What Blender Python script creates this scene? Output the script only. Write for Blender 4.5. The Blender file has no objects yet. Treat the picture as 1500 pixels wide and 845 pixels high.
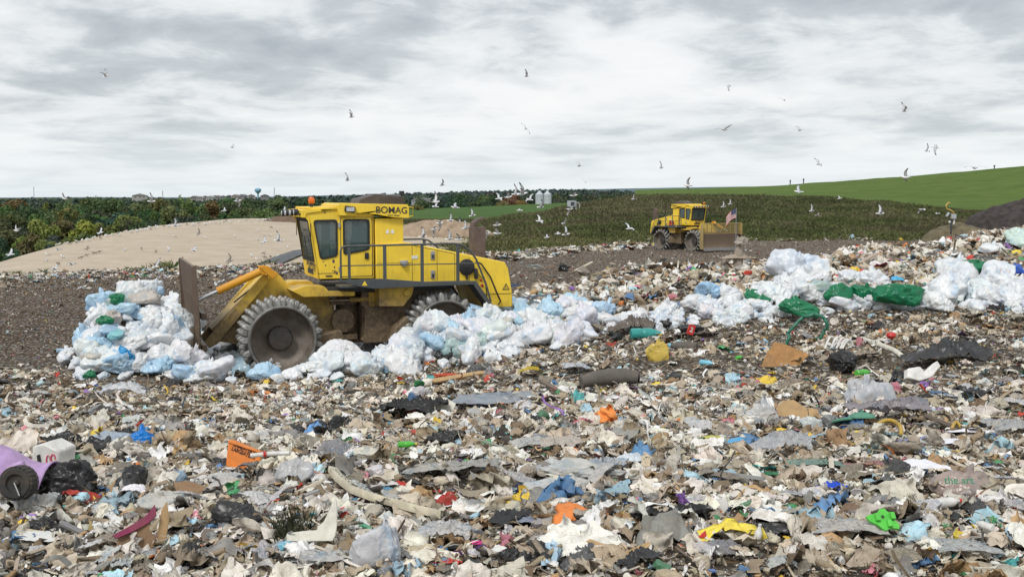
import bpy, bmesh, math, random
import numpy as np
from mathutils import Vector, Matrix, geometry

random.seed(7); RNG = np.random.default_rng(7)
C = bpy.context.scene.collection
R = math.radians
F = 1608.0; H = 4.4; PITCH = math.atan(139.5 / F)

# ---------------------------------------------------------------- layout helpers
def ray(px, py):
    x = (px - 750) / F; y = (422.5 - py) / F
    return Vector((x, math.cos(PITCH) + y * math.sin(PITCH), y * math.cos(PITCH) - math.sin(PITCH)))
def at(px, py, Y):
    r = ray(px, py); t = Y / r.y
    return Vector((r.x * t, Y, H + r.z * t))

# ---------------------------------------------------------------- numpy noise
def _h(ix, iy, iz, s):
    n = (ix.astype(np.int64) * 374761393 + iy.astype(np.int64) * 668265263 + iz.astype(np.int64) * 2147483647 + s * 974634777) & 0xffffffff
    n = ((n ^ (n >> 13)) * 1274126177) & 0xffffffff
    n = ((n ^ (n >> 16)) * 2246822519) & 0xffffffff
    return ((n ^ (n >> 15)) & 0xffffff) / float(0xffffff)
def vn(x, y, z=None, s=0):
    x = np.asarray(x, float); y = np.asarray(y, float)
    z = np.zeros_like(x) if z is None else np.asarray(z, float)
    ix = np.floor(x); iy = np.floor(y); iz = np.floor(z)
    fx = x - ix; fy = y - iy; fz = z - iz
    fx = fx * fx * (3 - 2 * fx); fy = fy * fy * (3 - 2 * fy); fz = fz * fz * (3 - 2 * fz)
    o = 0
    for a in (0, 1):
        for b in (0, 1):
            for c in (0, 1):
                w = (fx if a else 1 - fx) * (fy if b else 1 - fy) * (fz if c else 1 - fz)
                o = o + w * _h(ix + a, iy + b, iz + c, s)
    return o * 2 - 1
def fbm(x, y, z=None, s=0, o=4):
    r = 0; a = 1.0; t = 0; f = 1.0
    for i in range(o):
        r = r + a * vn(np.asarray(x) * f, np.asarray(y) * f, None if z is None else np.asarray(z) * f, s + i); t += a; a *= .5; f *= 2.03
    return r / t
def sstep(a, b, x):
    t = np.clip((x - a) / (b - a), 0, 1); return t * t * (3 - 2 * t)

# ---------------------------------------------------------------- the landfill surface
TD = np.array([3, 8, 10, 14, 18, 22, 25, 28, 31, 34, 38, 44, 52, 65, 90, 130, 260.])
TU = np.array([-600, 0, 200, 410, 650, 800, 950, 1100, 1300, 1500, 2100.])
TZ = np.array([
 [1.95, 1.9, 1.8, 1.35, .95, .55, .20, 0, 0, 0, 0, 0, -.1, -.5, -.8, -.8, -.8],
 [1.95, 1.9, 1.8, 1.35, .95, .55, .20, 0, 0, 0, 0, 0, -.1, -.5, -.8, -.8, -.8],
 [1.95, 1.9, 1.8, 1.35, .90, .50, .12, 0, 0, 0, 0, 0, -.1, -.5, -.8, -.8, -.8],
 [1.95, 1.9, 1.8, 1.30, .85, .45, .05, 0, 0, 0, 0, 0, -.1, -.5, -.8, -.8, -.8],
 [1.95, 1.9, 1.8, 1.35, .95, .60, .35, .05, 0, 0, 0, 0, -.1, -.5, -.75, -.75, -.75],
 [1.95, 1.9, 1.8, 1.45, 1.15, 1.0, 1.05, 1.0, 1.2, 1.5, .9, .2, -.1, -.5, -.7, -.7, -.7],
 [1.95, 1.9, 1.8, 1.50, 1.25, 1.2, 1.35, 1.5, 1.8, 2.05, 1.4, .6, 0, -.5, -.7, -.7, -.7],
 [1.95, 1.9, 1.8, 1.50, 1.30, 1.4, 1.6, 1.8, 2.0, 2.1, 1.6, .8, 0, -.5, -.7, -.7, -.7],
 [1.95, 1.9, 1.8, 1.50, 1.35, 1.55, 1.8, 2.0, 2.1, 2.3, 2.45, 1.8, .6, -.4, -.7, -.7, -.7],
 [1.95, 1.9, 1.8, 1.50, 1.40, 1.65, 1.9, 2.1, 2.4, 2.9, 3.1, 2.6, 1.2, -.2, -.7, -.7, -.7],
 [1.95, 1.9, 1.8, 1.50, 1.40, 1.65, 1.9, 2.1, 2.5, 3.0, 3.3, 3.0, 1.8, 0, -.7, -.7, -.7]])
BR_U = np.array([200, 300, 450, 560, 640, 700, 800, 900, 1000, 1100, 1180, 1260, 1340, 1420, 1500, 1700.])
BR_D = np.array([24, 24, 23.8, 24.2, 24.8, 25, 25, 25.2, 25.6, 26, 26.4, 26.3, 26.3, 27, 27, 27.])
BR_H = np.array([0, .2, .32, .46, .9, .95, .5, .12, .08, .22, .42, .12, .08, .12, .12, .1])
CF = Vector((-.932, -.362)); CN = Vector((.362, -.932)); CA = Vector((-6.12, 27.8))
HEAP = Vector((-8.85, 25.5))
def edge_d(u):
    return np.interp(u, [-600, 0, 440, 716, 850, 1100, 1500, 2100], [60, 65, 80, 90, 104, 131, 131, 131])
def zt(x, y, bumps=True):
    x = np.asarray(x, float); y = np.maximum(np.asarray(y, float), 1.0)
    u = np.clip(750 + F * x / y, -600, 2099.9); d = np.clip(y, 3, 259.9)
    iu = np.clip(np.searchsorted(TU, u, 'right') - 1, 0, len(TU) - 2); idd = np.clip(np.searchsorted(TD, d, 'right') - 1, 0, len(TD) - 2)
    a = (u - TU[iu]) / (TU[iu + 1] - TU[iu]); b = (d - TD[idd]) / (TD[idd + 1] - TD[idd])
    a = a * a * (3 - 2 * a)
    z = (TZ[iu, idd] * (1 - a) + TZ[iu + 1, idd] * a) * (1 - b) + (TZ[iu, idd + 1] * (1 - a) + TZ[iu + 1, idd + 1] * a) * b
    bd = np.interp(u, BR_U, BR_D); bh = np.interp(u, BR_U, BR_H, left=0)
    z = z + bh * np.exp(-((y - bd) / .95) ** 2)
    dx = x - HEAP.x; dy = y - HEAP.y
    lf = dx * CF.x + dy * CF.y; ln = dx * CN.x + dy * CN.y
    hb = 2.0 * np.exp(-((np.abs(lf) / 1.15) ** 3.2 + (np.abs(ln) / 1.75) ** 3.2))
    z = z + hb
    if bumps:
        rough = np.where(y < 60, 1.0, .45)
        # keep the machines' ground even
        mx = (x + 4.2); my = (y - 29)
        quiet = 1 - .8 * np.exp(-((mx / 5) ** 4 + (my / 3.2) ** 4))
        z = z + quiet * rough * (.13 * fbm(x / 1.7, y / 1.7, s=3) + .05 * fbm(x / .45, y / .45, s=9, o=3)) + .12 * fbm(x / 6, y / 6, s=21, o=2) * quiet
        # compactor tracks dragged through the waste
        z = z - .10 * np.exp(-((y - 19.6 + .03 * x) / .55) ** 2) * sstep(500, 760, u)
    z = z - 1.6 * sstep(0, 5, y - edge_d(u)) - .13 * np.maximum(y - edge_d(u) - 4, 0)
    return z
_G = np.concatenate([np.geomspace(4.5, 60, 700), np.geomspace(60.3, 200, 260)])
def hit(px, py):
    r = ray(px, py); t = _G / r.y
    X = r.x * t; Y = _G; Z = H + r.z * t
    below = np.nonzero(Z < zt(X, Y))[0]
    if len(below) == 0: return None
    i = below[0]
    return Vector((X[i], Y[i], float(zt(X[i], Y[i]))))

# ---------------------------------------------------------------- tagging
def tag(o, label=None, cat=None, group=None, kind=None):
    if label: o['label'] = label
    if cat: o['category'] = cat
    if group: o['group'] = group
    if kind: o['kind'] = kind
    return o
def empty(name, loc=(0, 0, 0), rz=0.0, rot=None):
    o = bpy.data.objects.new(name, None); C.objects.link(o); o.location = loc
    o.rotation_euler = rot if rot else (0, 0, rz); o.empty_display_size = .2
    return o
def link(name, me, mat=None, parent=None, color=None):
    o = bpy.data.objects.new(name, me); C.objects.link(o)
    if mat and not me.materials: me.materials.append(mat)
    if parent: o.parent = parent
    if color: o.color = (*color, 1)
    return o
def copy_tree(o, parent=None):
    c = o.copy(); C.objects.link(c); c.parent = parent
    for ch in o.children: copy_tree(ch, c)
    return c

# ---------------------------------------------------------------- node helpers
class NT:
    def __init__(s, name):
        s.m = bpy.data.materials.new(name); s.m.use_nodes = True; s.t = s.m.node_tree; s.t.nodes.clear()
        s.out = s.n('ShaderNodeOutputMaterial'); s.b = s.n('ShaderNodeBsdfPrincipled'); s.l(s.b.outputs[0], s.out.inputs[0])
    def n(s, t, **k):
        x = s.t.nodes.new(t)
        for a, b in k.items(): setattr(x, a, b)
        return x
    def l(s, a, b): s.t.links.new(a, b)
    def set(s, node, key, v):
        if hasattr(v, 'is_output') or isinstance(v, bpy.types.NodeSocket): s.l(v, node.inputs[key])
        else: node.inputs[key].default_value = v
    def coord(s, kind='Object', scale=None):
        tc = s.n('ShaderNodeTexCoord'); o = tc.outputs[kind]
        if scale:
            mp = s.n('ShaderNodeMapping'); s.l(o, mp.inputs[0]); mp.inputs['Scale'].default_value = scale; o = mp.outputs[0]
        return o
    def noise(s, vec, scale, detail=4, rough=.55, dist=0, kind='FBM'):
        x = s.n('ShaderNodeTexNoise'); s.l(vec, x.inputs['Vector']); x.noise_type = kind
        x.inputs['Scale'].default_value = scale; x.inputs['Detail'].default_value = detail; x.inputs['Roughness'].default_value = rough; x.inputs['Distortion'].default_value = dist
        return x.outputs[0]
    def vor(s, vec, scale, out='Color', feature='F1'):
        x = s.n('ShaderNodeTexVoronoi'); s.l(vec, x.inputs['Vector']); x.inputs['Scale'].default_value = scale; x.feature = feature
        return x.outputs[out]
    def ramp(s, fac, stops, interp='LINEAR'):
        x = s.n('ShaderNodeValToRGB'); s.l(fac, x.inputs[0]); x.color_ramp.interpolation = interp
        e = x.color_ramp.elements
        while len(e) < len(stops): e.new(.5)
        for i, (p, c) in enumerate(stops):
            e[i].position = p; e[i].color = (*c, 1) if isinstance(c, (tuple, list)) and len(c) == 3 else ((c, c, c, 1) if not isinstance(c, (tuple, list)) else c)
        return x.outputs[0]
    def mix(s, fac, a, b, mode='MIX'):
        x = s.n('ShaderNodeMix'); x.data_type = 'RGBA'; x.blend_type = mode
        s.set(x, 0, fac)
        for k, v in ((6, a), (7, b)):
            if isinstance(v, (tuple, list)): x.inputs[k].default_value = (*v[:3], 1)
            else: s.l(v, x.inputs[k])
        return x.outputs[2]
    def math(s, op, a, b=0.0, clamp=False):
        x = s.n('ShaderNodeMath'); x.operation = op; x.use_clamp = clamp
        s.set(x, 0, a); s.set(x, 1, b); return x.outputs[0]
    def bump(s, h, strength=.3, dist=.02):
        x = s.n('ShaderNodeBump'); s.l(h, x.inputs['Height']); x.inputs['Strength'].default_value = strength; x.inputs['Distance'].default_value = dist
        s.l(x.outputs[0], s.b.inputs['Normal']); return x
    def base(s, v, rough=.6, metal=0, spec=None):
        if isinstance(v, (tuple, list)): s.b.inputs['Base Color'].default_value = (*v[:3], 1)
        else: s.l(v, s.b.inputs['Base Color'])
        s.set(s.b, 'Roughness', rough); s.set(s.b, 'Metallic', metal)
        if spec is not None: s.b.inputs['Specular IOR Level'].default_value = spec
        return s
    def attr(s, name='Col'):
        x = s.n('ShaderNodeAttribute'); x.attribute_name = name; return x.outputs['Color']
    def ocol(s): return s.n('ShaderNodeObjectInfo').outputs['Color']
    def orand(s): return s.n('ShaderNodeObjectInfo').outputs['Random']
    def sep(s, vec, i):
        x = s.n('ShaderNodeSeparateXYZ'); s.l(vec, x.inputs[0]); return x.outputs[i]

M = {}
def simple(name, col, rough=.6, metal=0, var=.25, scale=6, bump=0, dirt=0, spec=None):
    t = NT(name); v = t.coord('Object'); n = t.noise(v, scale, 5, .6)
    lo = tuple(c * (1 - var) for c in col); hi = tuple(min(1, c * (1 + var)) for c in col)
    c = t.ramp(n, [(.3, lo), (.7, hi)])
    if dirt:
        n2 = t.noise(v, scale * .35, 6, .65, .6)
        c = t.mix(t.ramp(n2, [(.45, 0.0), (.7, dirt)]), c, (.16, .115, .075))
    t.base(c, rough, metal, spec)
    if bump: t.bump(t.noise(v, scale * 3, 5, .6), bump, .02)
    M[name] = t.m; return t.m

# object-coloured waste materials
def waste_mat(name, rough, dirt, wr_scale, wr_str, contents_shade=False, trans=0.0, spec=.5, wr_dist=.03):
    t = NT(name); v = t.coord('Object'); base = t.ocol()
    r = t.orand(); off = t.n('ShaderNodeVectorMath'); off.operation = 'ADD'; cb = t.n('ShaderNodeCombineXYZ')
    rr = t.math('MULTIPLY', r, 37.0); t.l(rr, cb.inputs[0]); t.l(rr, cb.inputs[1]); t.l(v, off.inputs[0]); t.l(cb.outputs[0], off.inputs[1]); v = off.outputs[0]
    c = base
    if contents_shade:   # what shows through thin plastic: pale blue, cream, grey and the odd coloured item, plus painted shade
        cell = t.vor(v, 5.5)
        tint = t.ramp(t.sep(cell, 0), [(0, (.62, .76, .90)), (.3, (.95, .95, .95)), (.55, (.82, .88, .94)), (.70, (.86, .84, .78)), (.80, (.97, .97, .97)), (.94, (.45, .66, .86)), (.985, (.75, .5, .45)), (1, (.4, .6, .45))], 'CONSTANT')
        soft = t.noise(v, 3.2, 3, .5, .8)
        c = t.mix(t.ramp(soft, [(.44, 0.0), (.62, .65)]), c, t.mix(1.0, c, tint, 'MULTIPLY'))
        c = t.mix(t.ramp(t.noise(v, 9, 3, .6, 1.2), [(.55, 0.0), (.75, .45)]), c, t.mix(1.0, c, (.55, .58, .64), 'MULTIPLY'))  # grey-blue darkening, partly shadow painted into the plastic
    n2 = t.noise(v, 4.5, 6, .7, .4)
    c = t.mix(t.ramp(n2, [(.50, 0.0), (.72, dirt)]), c, (.17, .13, .09))
    if contents_shade: c = t.mix(t.ramp(t.noise(v, 2.1, 2, .5, .5), [(.5, 0.0), (.7, .38)]), c, t.mix(1.0, c, (.62, .72, .84), 'MULTIPLY'))  # broad blue-grey patches paint the soft shadows of translucent plastic
    t.base(c, rough, 0, spec)
    w = t.noise(v, wr_scale, 4, .6, 1.6, 'RIDGED_MULTIFRACTAL') if wr_str else None
    if w: t.bump(w, wr_str, wr_dist)
    if trans:
        tr = t.n('ShaderNodeBsdfTranslucent'); t.l(c, tr.inputs[0]); mx = t.n('ShaderNodeMixShader'); mx.inputs[0].default_value = trans
        t.l(t.b.outputs[0], mx.inputs[1]); t.l(tr.outputs[0], mx.inputs[2]); t.l(mx.outputs[0], t.out.inputs[0])
    M[name] = t.m
waste_mat('bag_plastic', .30, .14, 4.5, .32, True, .18, .5, .03)
waste_mat('dark_plastic', .36, .12, 3, .07, False, 0, .45, .02)
waste_mat('film_plastic', .34, .42, 8, .6, True, .25)
waste_mat('soft_waste', .9, .45, 14, .25)
waste_mat('hard_plastic', .42, .35, 0, 0)
waste_mat('card', .85, .35, 0, 0)
# litter mesh material, coloured per piece
t = NT('litter'); v = t.coord('Object'); c = t.attr('Col'); c = t.mix(t.ramp(t.noise(v, 5.5, 5, .7, .6), [(.40, .6), (.58, 0.0)]), c, t.mix(1.0, c, (.62, .60, .57), 'MULTIPLY')); c = t.mix(t.ramp(t.noise(v, 26, 3, .6, 1.5), [(.60, 0.0), (.66, .5)]), c, t.mix(1.0, c, (.45, .42, .38), 'MULTIPLY'))
c = t.mix(t.ramp(t.noise(v, 9, 5, .7), [(.46, 0.0), (.80, .5)]), c, (.22, .165, .11))
t.base(c, .7, 0, .3); t.bump(t.noise(v, 22, 4, .6, 1.0), .35, .02); M['litter'] = t.m
# foliage: object colour times per-leaf variation
t = NT('foliage'); c = t.mix(1.0, t.ocol(), t.attr('Col'), 'MULTIPLY'); t.base(c, .75, 0, .15)
tr = t.n('ShaderNodeBsdfTranslucent'); t.l(c, tr.inputs[0]); mx = t.n('ShaderNodeMixShader'); mx.inputs[0].default_value = .25
t.l(t.b.outputs[0], mx.inputs[1]); t.l(tr.outputs[0], mx.inputs[2]); t.l(mx.outputs[0], t.out.inputs[0]); M['foliage'] = t.m
t = NT('weeds'); c = t.attr('Col'); t.base(c, .8, 0, .1); M['weeds'] = t.m
t = NT('object_paint'); c = t.ocol(); v = t.coord('Object'); c = t.mix(t.ramp(t.noise(v, 2, 5, .6), [(.35, 0.0), (.8, .35)]), c, t.mix(1.0, c, (.5, .48, .45), 'MULTIPLY')); t.base(c, .6); M['object_paint'] = t.m
simple('bark', (.09, .07, .055), .9, 0, .4, 9, .5)
simple('wood_old', (.25, .19, .13), .85, 0, .4, 12, .4, .5)

# ---------------------------------------------------------------- mesh builder
class MB:
    def __init__(s): s.bm = bmesh.new()
    def box(s, c, size, rot=None, taper=None):
        m = Matrix.Translation(c) @ (rot.to_4x4() if rot else Matrix()) @ Matrix.Diagonal((*size, 1))
        r = bmesh.ops.create_cube(s.bm, size=1, matrix=m)
        return r['verts']
    def tube(s, pts, r, seg=8, closed=False, caps=True):
        pts = [Vector(p) for p in pts]; n = len(pts); rings = []
        rad = r if isinstance(r, (list, tuple)) else [r] * n
        up = Vector((0, 0, 1))
        for i, p in enumerate(pts):
            if closed: d = (pts[(i + 1) % n] - pts[i - 1])
            else: d = (pts[min(i + 1, n - 1)] - pts[max(i - 1, 0)])
            d.normalize(); a = d.cross(up)
            if a.length < .05: a = d.cross(Vector((1, 0, 0)))
            a.normalize(); b = a.cross(d)
            rings.append([s.bm.verts.new(p + (a * math.cos(k * 2 * math.pi / seg) + b * math.sin(k * 2 * math.pi / seg)) * rad[i]) for k in range(seg)])
        for i in range(n if closed else n - 1):
            A = rings[i]; B = rings[(i + 1) % n]
            for k in range(seg): s.bm.faces.new((A[k], A[(k + 1) % seg], B[(k + 1) % seg], B[k]))
        if caps and not closed:
            s.bm.faces.new(rings[0][::-1]); s.bm.faces.new(rings[-1])
        return rings
    def lathe(s, prof, mat=None, seg=24, caps=(False, False)):
        """prof: (r, h) list; axis +Z, transformed by mat"""
        mat = mat or Matrix(); rings = []
        for r, h in prof:
            rings.append([s.bm.verts.new(mat @ Vector((r * math.cos(k * 2 * math.pi / seg), r * math.sin(k * 2 * math.pi / seg), h))) for k in range(seg)])
        for A, B in zip(rings, rings[1:]):
            for k in range(seg): s.bm.faces.new((A[k], A[(k + 1) % seg], B[(k + 1) % seg], B[k]))
        if caps[0]: s.bm.faces.new(rings[0][::-1])
        if caps[1]: s.bm.faces.new(rings[-1])
        return rings
    def plate(s, outer, holes, y0, y1, fn=None):
        """polygon in (x,z) extruded along y from y0 to y1, holes cut; fn maps each point"""
        fn = fn or (lambda p: p)
        loops = [outer] + list(holes); flat = [p for l in loops for p in l]
        tris = geometry.tessellate_polygon([[Vector((p[0], p[1], 0)) for p in l] for l in loops])
        va = [s.bm.verts.new(fn(Vector((p[0], y0, p[1])))) for p in flat]; vb = [s.bm.verts.new(fn(Vector((p[0], y1, p[1])))) for p in flat]
        for a, b, c in tris:
            for vv in ((va[a], va[b], va[c]), (vb[c], vb[b], vb[a])):
                try: s.bm.faces.new(vv)
                except ValueError: pass
        i = 0
        for l in loops:
            n = len(l)
            for k in range(n):
                a, b = i + k, i + (k + 1) % n
                s.bm.faces.new((va[a], va[b], vb[b], vb[a]))
            i += n
    def build(s, name, mat, parent=None, bevel=0, smooth=35, color=None):
        bmesh.ops.recalc_face_normals(s.bm, faces=s.bm.faces)
        me = bpy.data.meshes.new(name); s.bm.to_mesh(me); s.bm.free()
        if smooth:
            me.polygons.foreach_set('use_smooth', [True] * len(me.polygons)); me.set_sharp_from_angle(angle=R(smooth))
        o = link(name, me, M[mat] if isinstance(mat, str) else mat, parent, color)
        if bevel:
            b = o.modifiers.new('bevel', 'BEVEL'); b.width = bevel; b.segments = 2; b.limit_method = 'ANGLE'; b.angle_limit = R(40)
        return o
def rpoly(pts, r, n=4):
    """polygon with rounded corners"""
    out = []; N = len(pts)
    for i in range(N):
        p = Vector(pts[i]); a = (Vector(pts[i - 1]) - p); b = (Vector(pts[(i + 1) % N]) - p)
        ra = min(r, a.length * .45, b.length * .45); A = p + a.normalized() * ra; B = p + b.normalized() * ra
        for k in range(n + 1):
            t = k / n; q = A * (1 - t) ** 2 + p * 2 * t * (1 - t) + B * t * t; out.append((q.x, q.y))
    return out
def np_mesh(name, V, T, cols=None, smooth=False, quads=False):
    k = 4 if quads else 3
    me = bpy.data.meshes.new(name); me.vertices.add(len(V)); me.vertices.foreach_set('co', np.asarray(V, np.float32).ravel())
    me.loops.add(len(T) * k); me.loops.foreach_set('vertex_index', np.asarray(T, np.int32).ravel())
    me.polygons.add(len(T)); me.polygons.foreach_set('loop_start', np.arange(0, len(T) * k, k, dtype=np.int32))
    if smooth: me.polygons.foreach_set('use_smooth', np.ones(len(T), bool))
    if cols is not None:
        a = me.attributes.new('Col', 'FLOAT_COLOR', 'POINT'); cc = np.ones((len(V), 4), np.float32); cc[:, :3] = cols; a.data.foreach_set('color', cc.ravel())
    me.update(calc_edges=True); return me
def grid_tris(nr, nc):
    i = np.arange((nr - 1))[:, None] * nc + np.arange(nc - 1)[None, :]; i = i.ravel()
    return np.stack([i, i + 1, i + nc + 1, i + nc], 1)
def text_mesh(s, size, mat, parent, mat4, name='lettering', extrude=.004, bold=0):
    cu = bpy.data.curves.new(name, 'FONT'); cu.body = s; cu.size = size; cu.extrude = extrude; cu.align_x = 'CENTER'; cu.align_y = 'CENTER'; cu.offset = bold
    o = bpy.data.objects.new(name, cu); C.objects.link(o)
    dg = bpy.context.evaluated_depsgraph_get(); me = bpy.data.meshes.new_from_object(o.evaluated_get(dg))
    C.objects.unlink(o); bpy.data.objects.remove(o)
    me.transform(mat4); return link(name, me, M[mat], parent)
SKYX = -9.0; SKYY = -7.0
# ================================================================ camera, light, sky
cam = bpy.data.cameras.new('camera'); co = bpy.data.objects.new('camera', cam); C.objects.link(co)
co.location = (0, 0, H); co.rotation_euler = (R(90) - PITCH, 0, 0); cam.lens = 36 * F / 1500; cam.sensor_width = 36; cam.clip_end = 30000; cam.clip_start = .1
bpy.context.scene.camera = co
sc = bpy.context.scene; sc.view_settings.view_transform = 'Standard'; sc.view_settings.look = 'None'; sc.view_settings.exposure = 0
sd = bpy.data.lights.new('sun', 'SUN'); sd.energy = 2.2; sd.angle = R(14); sd.color = (1, .97, .92)
so = bpy.data.objects.new('sun', sd); C.objects.link(so); SUN_EL = 48; SUN_AZ = -25   # azimuth measured from behind the camera
so.rotation_euler = (R(90 - SUN_EL), 0, R(SUN_AZ))
w = bpy.data.worlds.new('World'); bpy.context.scene.world = w; w.use_nodes = True; nt = w.node_tree; nt.nodes.clear()
def wn(t, **k):
    x = nt.nodes.new(t)
    for a, b in k.items(): setattr(x, a, b)
    return x
sky = wn('ShaderNodeTexSky'); sky.sky_type = 'NISHITA'; sky.sun_disc = False; sky.sun_elevation = R(SUN_EL); sky.sun_rotation = R(180 - SUN_AZ)
bg1 = wn('ShaderNodeBackground'); nt.links.new(sky.outputs[0], bg1.inputs[0]); bg1.inputs[1].default_value = .1
tc = wn('ShaderNodeTexCoord'); sp = wn('ShaderNodeSeparateXYZ'); nt.links.new(tc.outputs['Generated'], sp.inputs[0])
def wm(op, a, b=0.0, clamp=False):
    x = wn('ShaderNodeMath', operation=op, use_clamp=clamp)
    for i, v in ((0, a), (1, b)):
        if isinstance(v, (int, float)): x.inputs[i].default_value = v
        else: nt.links.new(v, x.inputs[i])
    return x.outputs[0]
zz = wm('MAXIMUM', sp.outputs[2], 0.0); zd = wm('ADD', zz, .11)
cx = wm('DIVIDE', sp.outputs[0], zd); cy = wm('DIVIDE', sp.outputs[1], zd)
cb = wn('ShaderNodeCombineXYZ'); nt.links.new(wm('MULTIPLY', sp.outputs[0], 4.6), cb.inputs[0]); nt.links.new(wm('MULTIPLY', sp.outputs[1], 4.6), cb.inputs[1]); nt.links.new(wm('MULTIPLY', wm('LOGARITHM', wm('ADD', zz, .05), 2.718), 2.6), cb.inputs[2])
def wnoise(scale, detail, rough, dist, off):
    mp = wn('ShaderNodeMapping'); mp.inputs['Location'].default_value = off; nt.links.new(cb.outputs[0], mp.inputs[0]); pass
    x = wn('ShaderNodeTexNoise'); nt.links.new(mp.outputs[0], x.inputs[0]); x.inputs['Scale'].default_value = scale; x.inputs['Detail'].default_value = detail; x.inputs['Roughness'].default_value = rough; x.inputs['Distortion'].default_value = dist
    return x.outputs[0]
big = wnoise(.62, 3, .5, .25, (SKYX, SKYY, 0)); fine = wnoise(2.4, 9, .58, .25, (1.3, 7.1, 2))
s_ = wm('ADD', wm('MULTIPLY', big, .56), wm('MULTIPLY', fine, .44))
s_ = wm('SUBTRACT', s_, wm('MULTIPLY', wm('MULTIPLY', wm('SUBTRACT', zz, .10), 14.0, True), .018))
rp = wn('ShaderNodeValToRGB'); nt.links.new(s_, rp.inputs[0]); e = rp.color_ramp.elements
st = [(.325, (.44, .485, .52)), (.415, (.58, .62, .65)), (.475, (.79, .82, .84)), (.54, (.90, .915, .92)), (.68, (.97, .975, .975))]
while len(e) < len(st): e.new(.5)
for i, (p, c) in enumerate(st): e[i].position = p; e[i].color = (*c, 1)
# paler and bluish towards the horizon
hz = wm('SUBTRACT', 1.0, wm('MULTIPLY', zz, 14.0), True); hz = wm('MULTIPLY', hz, .75)
mxh = wn('ShaderNodeMix', data_type='RGBA'); nt.links.new(hz, mxh.inputs[0]); nt.links.new(rp.outputs[0], mxh.inputs[6]); mxh.inputs[7].default_value = (.84, .90, .93, 1)
bg2 = wn('ShaderNodeBackground'); nt.links.new(mxh.outputs[2], bg2.inputs[0]); bg2.inputs[1].default_value = 1.03
ms = wn('ShaderNodeMixShader'); ms.inputs[0].default_value = .95; nt.links.new(bg1.outputs[0], ms.inputs[1]); nt.links.new(bg2.outputs[0], ms.inputs[2])
wo = wn('ShaderNodeOutputWorld'); nt.links.new(ms.outputs[0], wo.inputs[0])

# ================================================================ ground
def polar_sheet(u0, u1, du, ds, zf):
    U = np.arange(u0, u1 + .1, du); D = np.asarray(ds)
    UU, DD = np.meshgrid(U, D); X = (UU - 750) / F * DD; Z = zf(X, DD)
    return np.stack([X.ravel(), DD.ravel(), Z.ravel()], 1), grid_tris(len(D), len(U))
ds = np.concatenate([np.geomspace(2.5, 60, 330), np.geomspace(61, 150, 90)])
V, T = polar_sheet(-1900, 3400, 6, ds, zt)
me = np_mesh('ground', V, T, None, True, True)
t = NT('waste_soil'); v = t.coord('Object'); y = t.sep(v, 1)
near = t.ramp(t.noise(v, 3.5, 8, .72), [(.28, (.040, .032, .025)), (.45, (.10, .080, .060)), (.58, (.19, .16, .125)), (.74, (.33, .30, .25))])
far = t.ramp(t.noise(v, 1.6, 8, .75), [(.30, (.034, .024, .017)), (.5, (.088, .061, .041)), (.66, (.15, .11, .078)), (.8, (.23, .185, .14))])
fac = t.math('ADD', y, t.math('MULTIPLY', t.noise(v, .5, 3, .5), 8.0)); fac = t.ramp(t.math('DIVIDE', fac, 60.0), [(.5, 0.0), (.62, 1.0)])
c = t.mix(fac, near, far)
# pale and coloured specks pressed into the surface
cell = t.vor(v, 17.0); sel = t.sep(cell, 1)
spk = t.ramp(t.sep(cell, 0), [(0, (.45, .42, .37)), (.35, (.28, .22, .16)), (.6, (.6, .58, .55)), (.8, (.05, .045, .04)), (.9, (.35, .24, .14)), (.95, (.1, .22, .4)), (.98, (.45, .1, .06))], 'CONSTANT')
c = t.mix(t.ramp(sel, [(.72, 0.0), (.76, .8)]), c, spk)
t.base(c, .92, 0, .2); t.bump(t.noise(v, 6, 9, .8), 1.0, .15)
tag(link('ground', me, t.m), 'brown compacted landfill surface of soil and crushed waste', None, None, 'structure')

# generic sheet from picture columns: cols = [(px, [(py, D), ...]), ...]
def sheet(name, cols, nu, nv, mat, amp=0.0, sc_=1.0, seed=0, label=None, kind='structure', cat=None):
    P = np.array([[list(at(px, py, D)) for py, D in rows] for px, rows in cols])     # (ncol, nrow, 3)
    cu = np.array([c[0] for c in cols], float); nr = P.shape[1]
    uu = np.linspace(cu[0], cu[-1], nu); vv = np.linspace(0, nr - 1, nv)
    k = np.clip(np.searchsorted(cu, uu, 'right') - 1, 0, len(cu) - 2); a = ((uu - cu[k]) / (cu[k + 1] - cu[k])); a = a * .5 + .5 * a * a * (3 - 2 * a)
    Q = P[k] * (1 - a)[:, None, None] + P[k + 1] * a[:, None, None]                  # (nu, nr, 3)
    j = np.clip(vv.astype(int), 0, nr - 2); b = vv - j
    S = Q[:, j] * (1 - b)[None, :, None] + Q[:, j + 1] * b[None, :, None]
    S = S.transpose(1, 0, 2).reshape(-1, 3)
    if amp: S[:, 2] += amp * fbm(S[:, 0] / sc_, S[:, 1] / sc_, s=seed)
    me = np_mesh(name, S, grid_tris(nv, nu), None, True, True)
    o = link(name, me, mat); tag(o, label, cat, None, kind)
    return o, S.reshape(nv, nu, 3)

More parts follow.
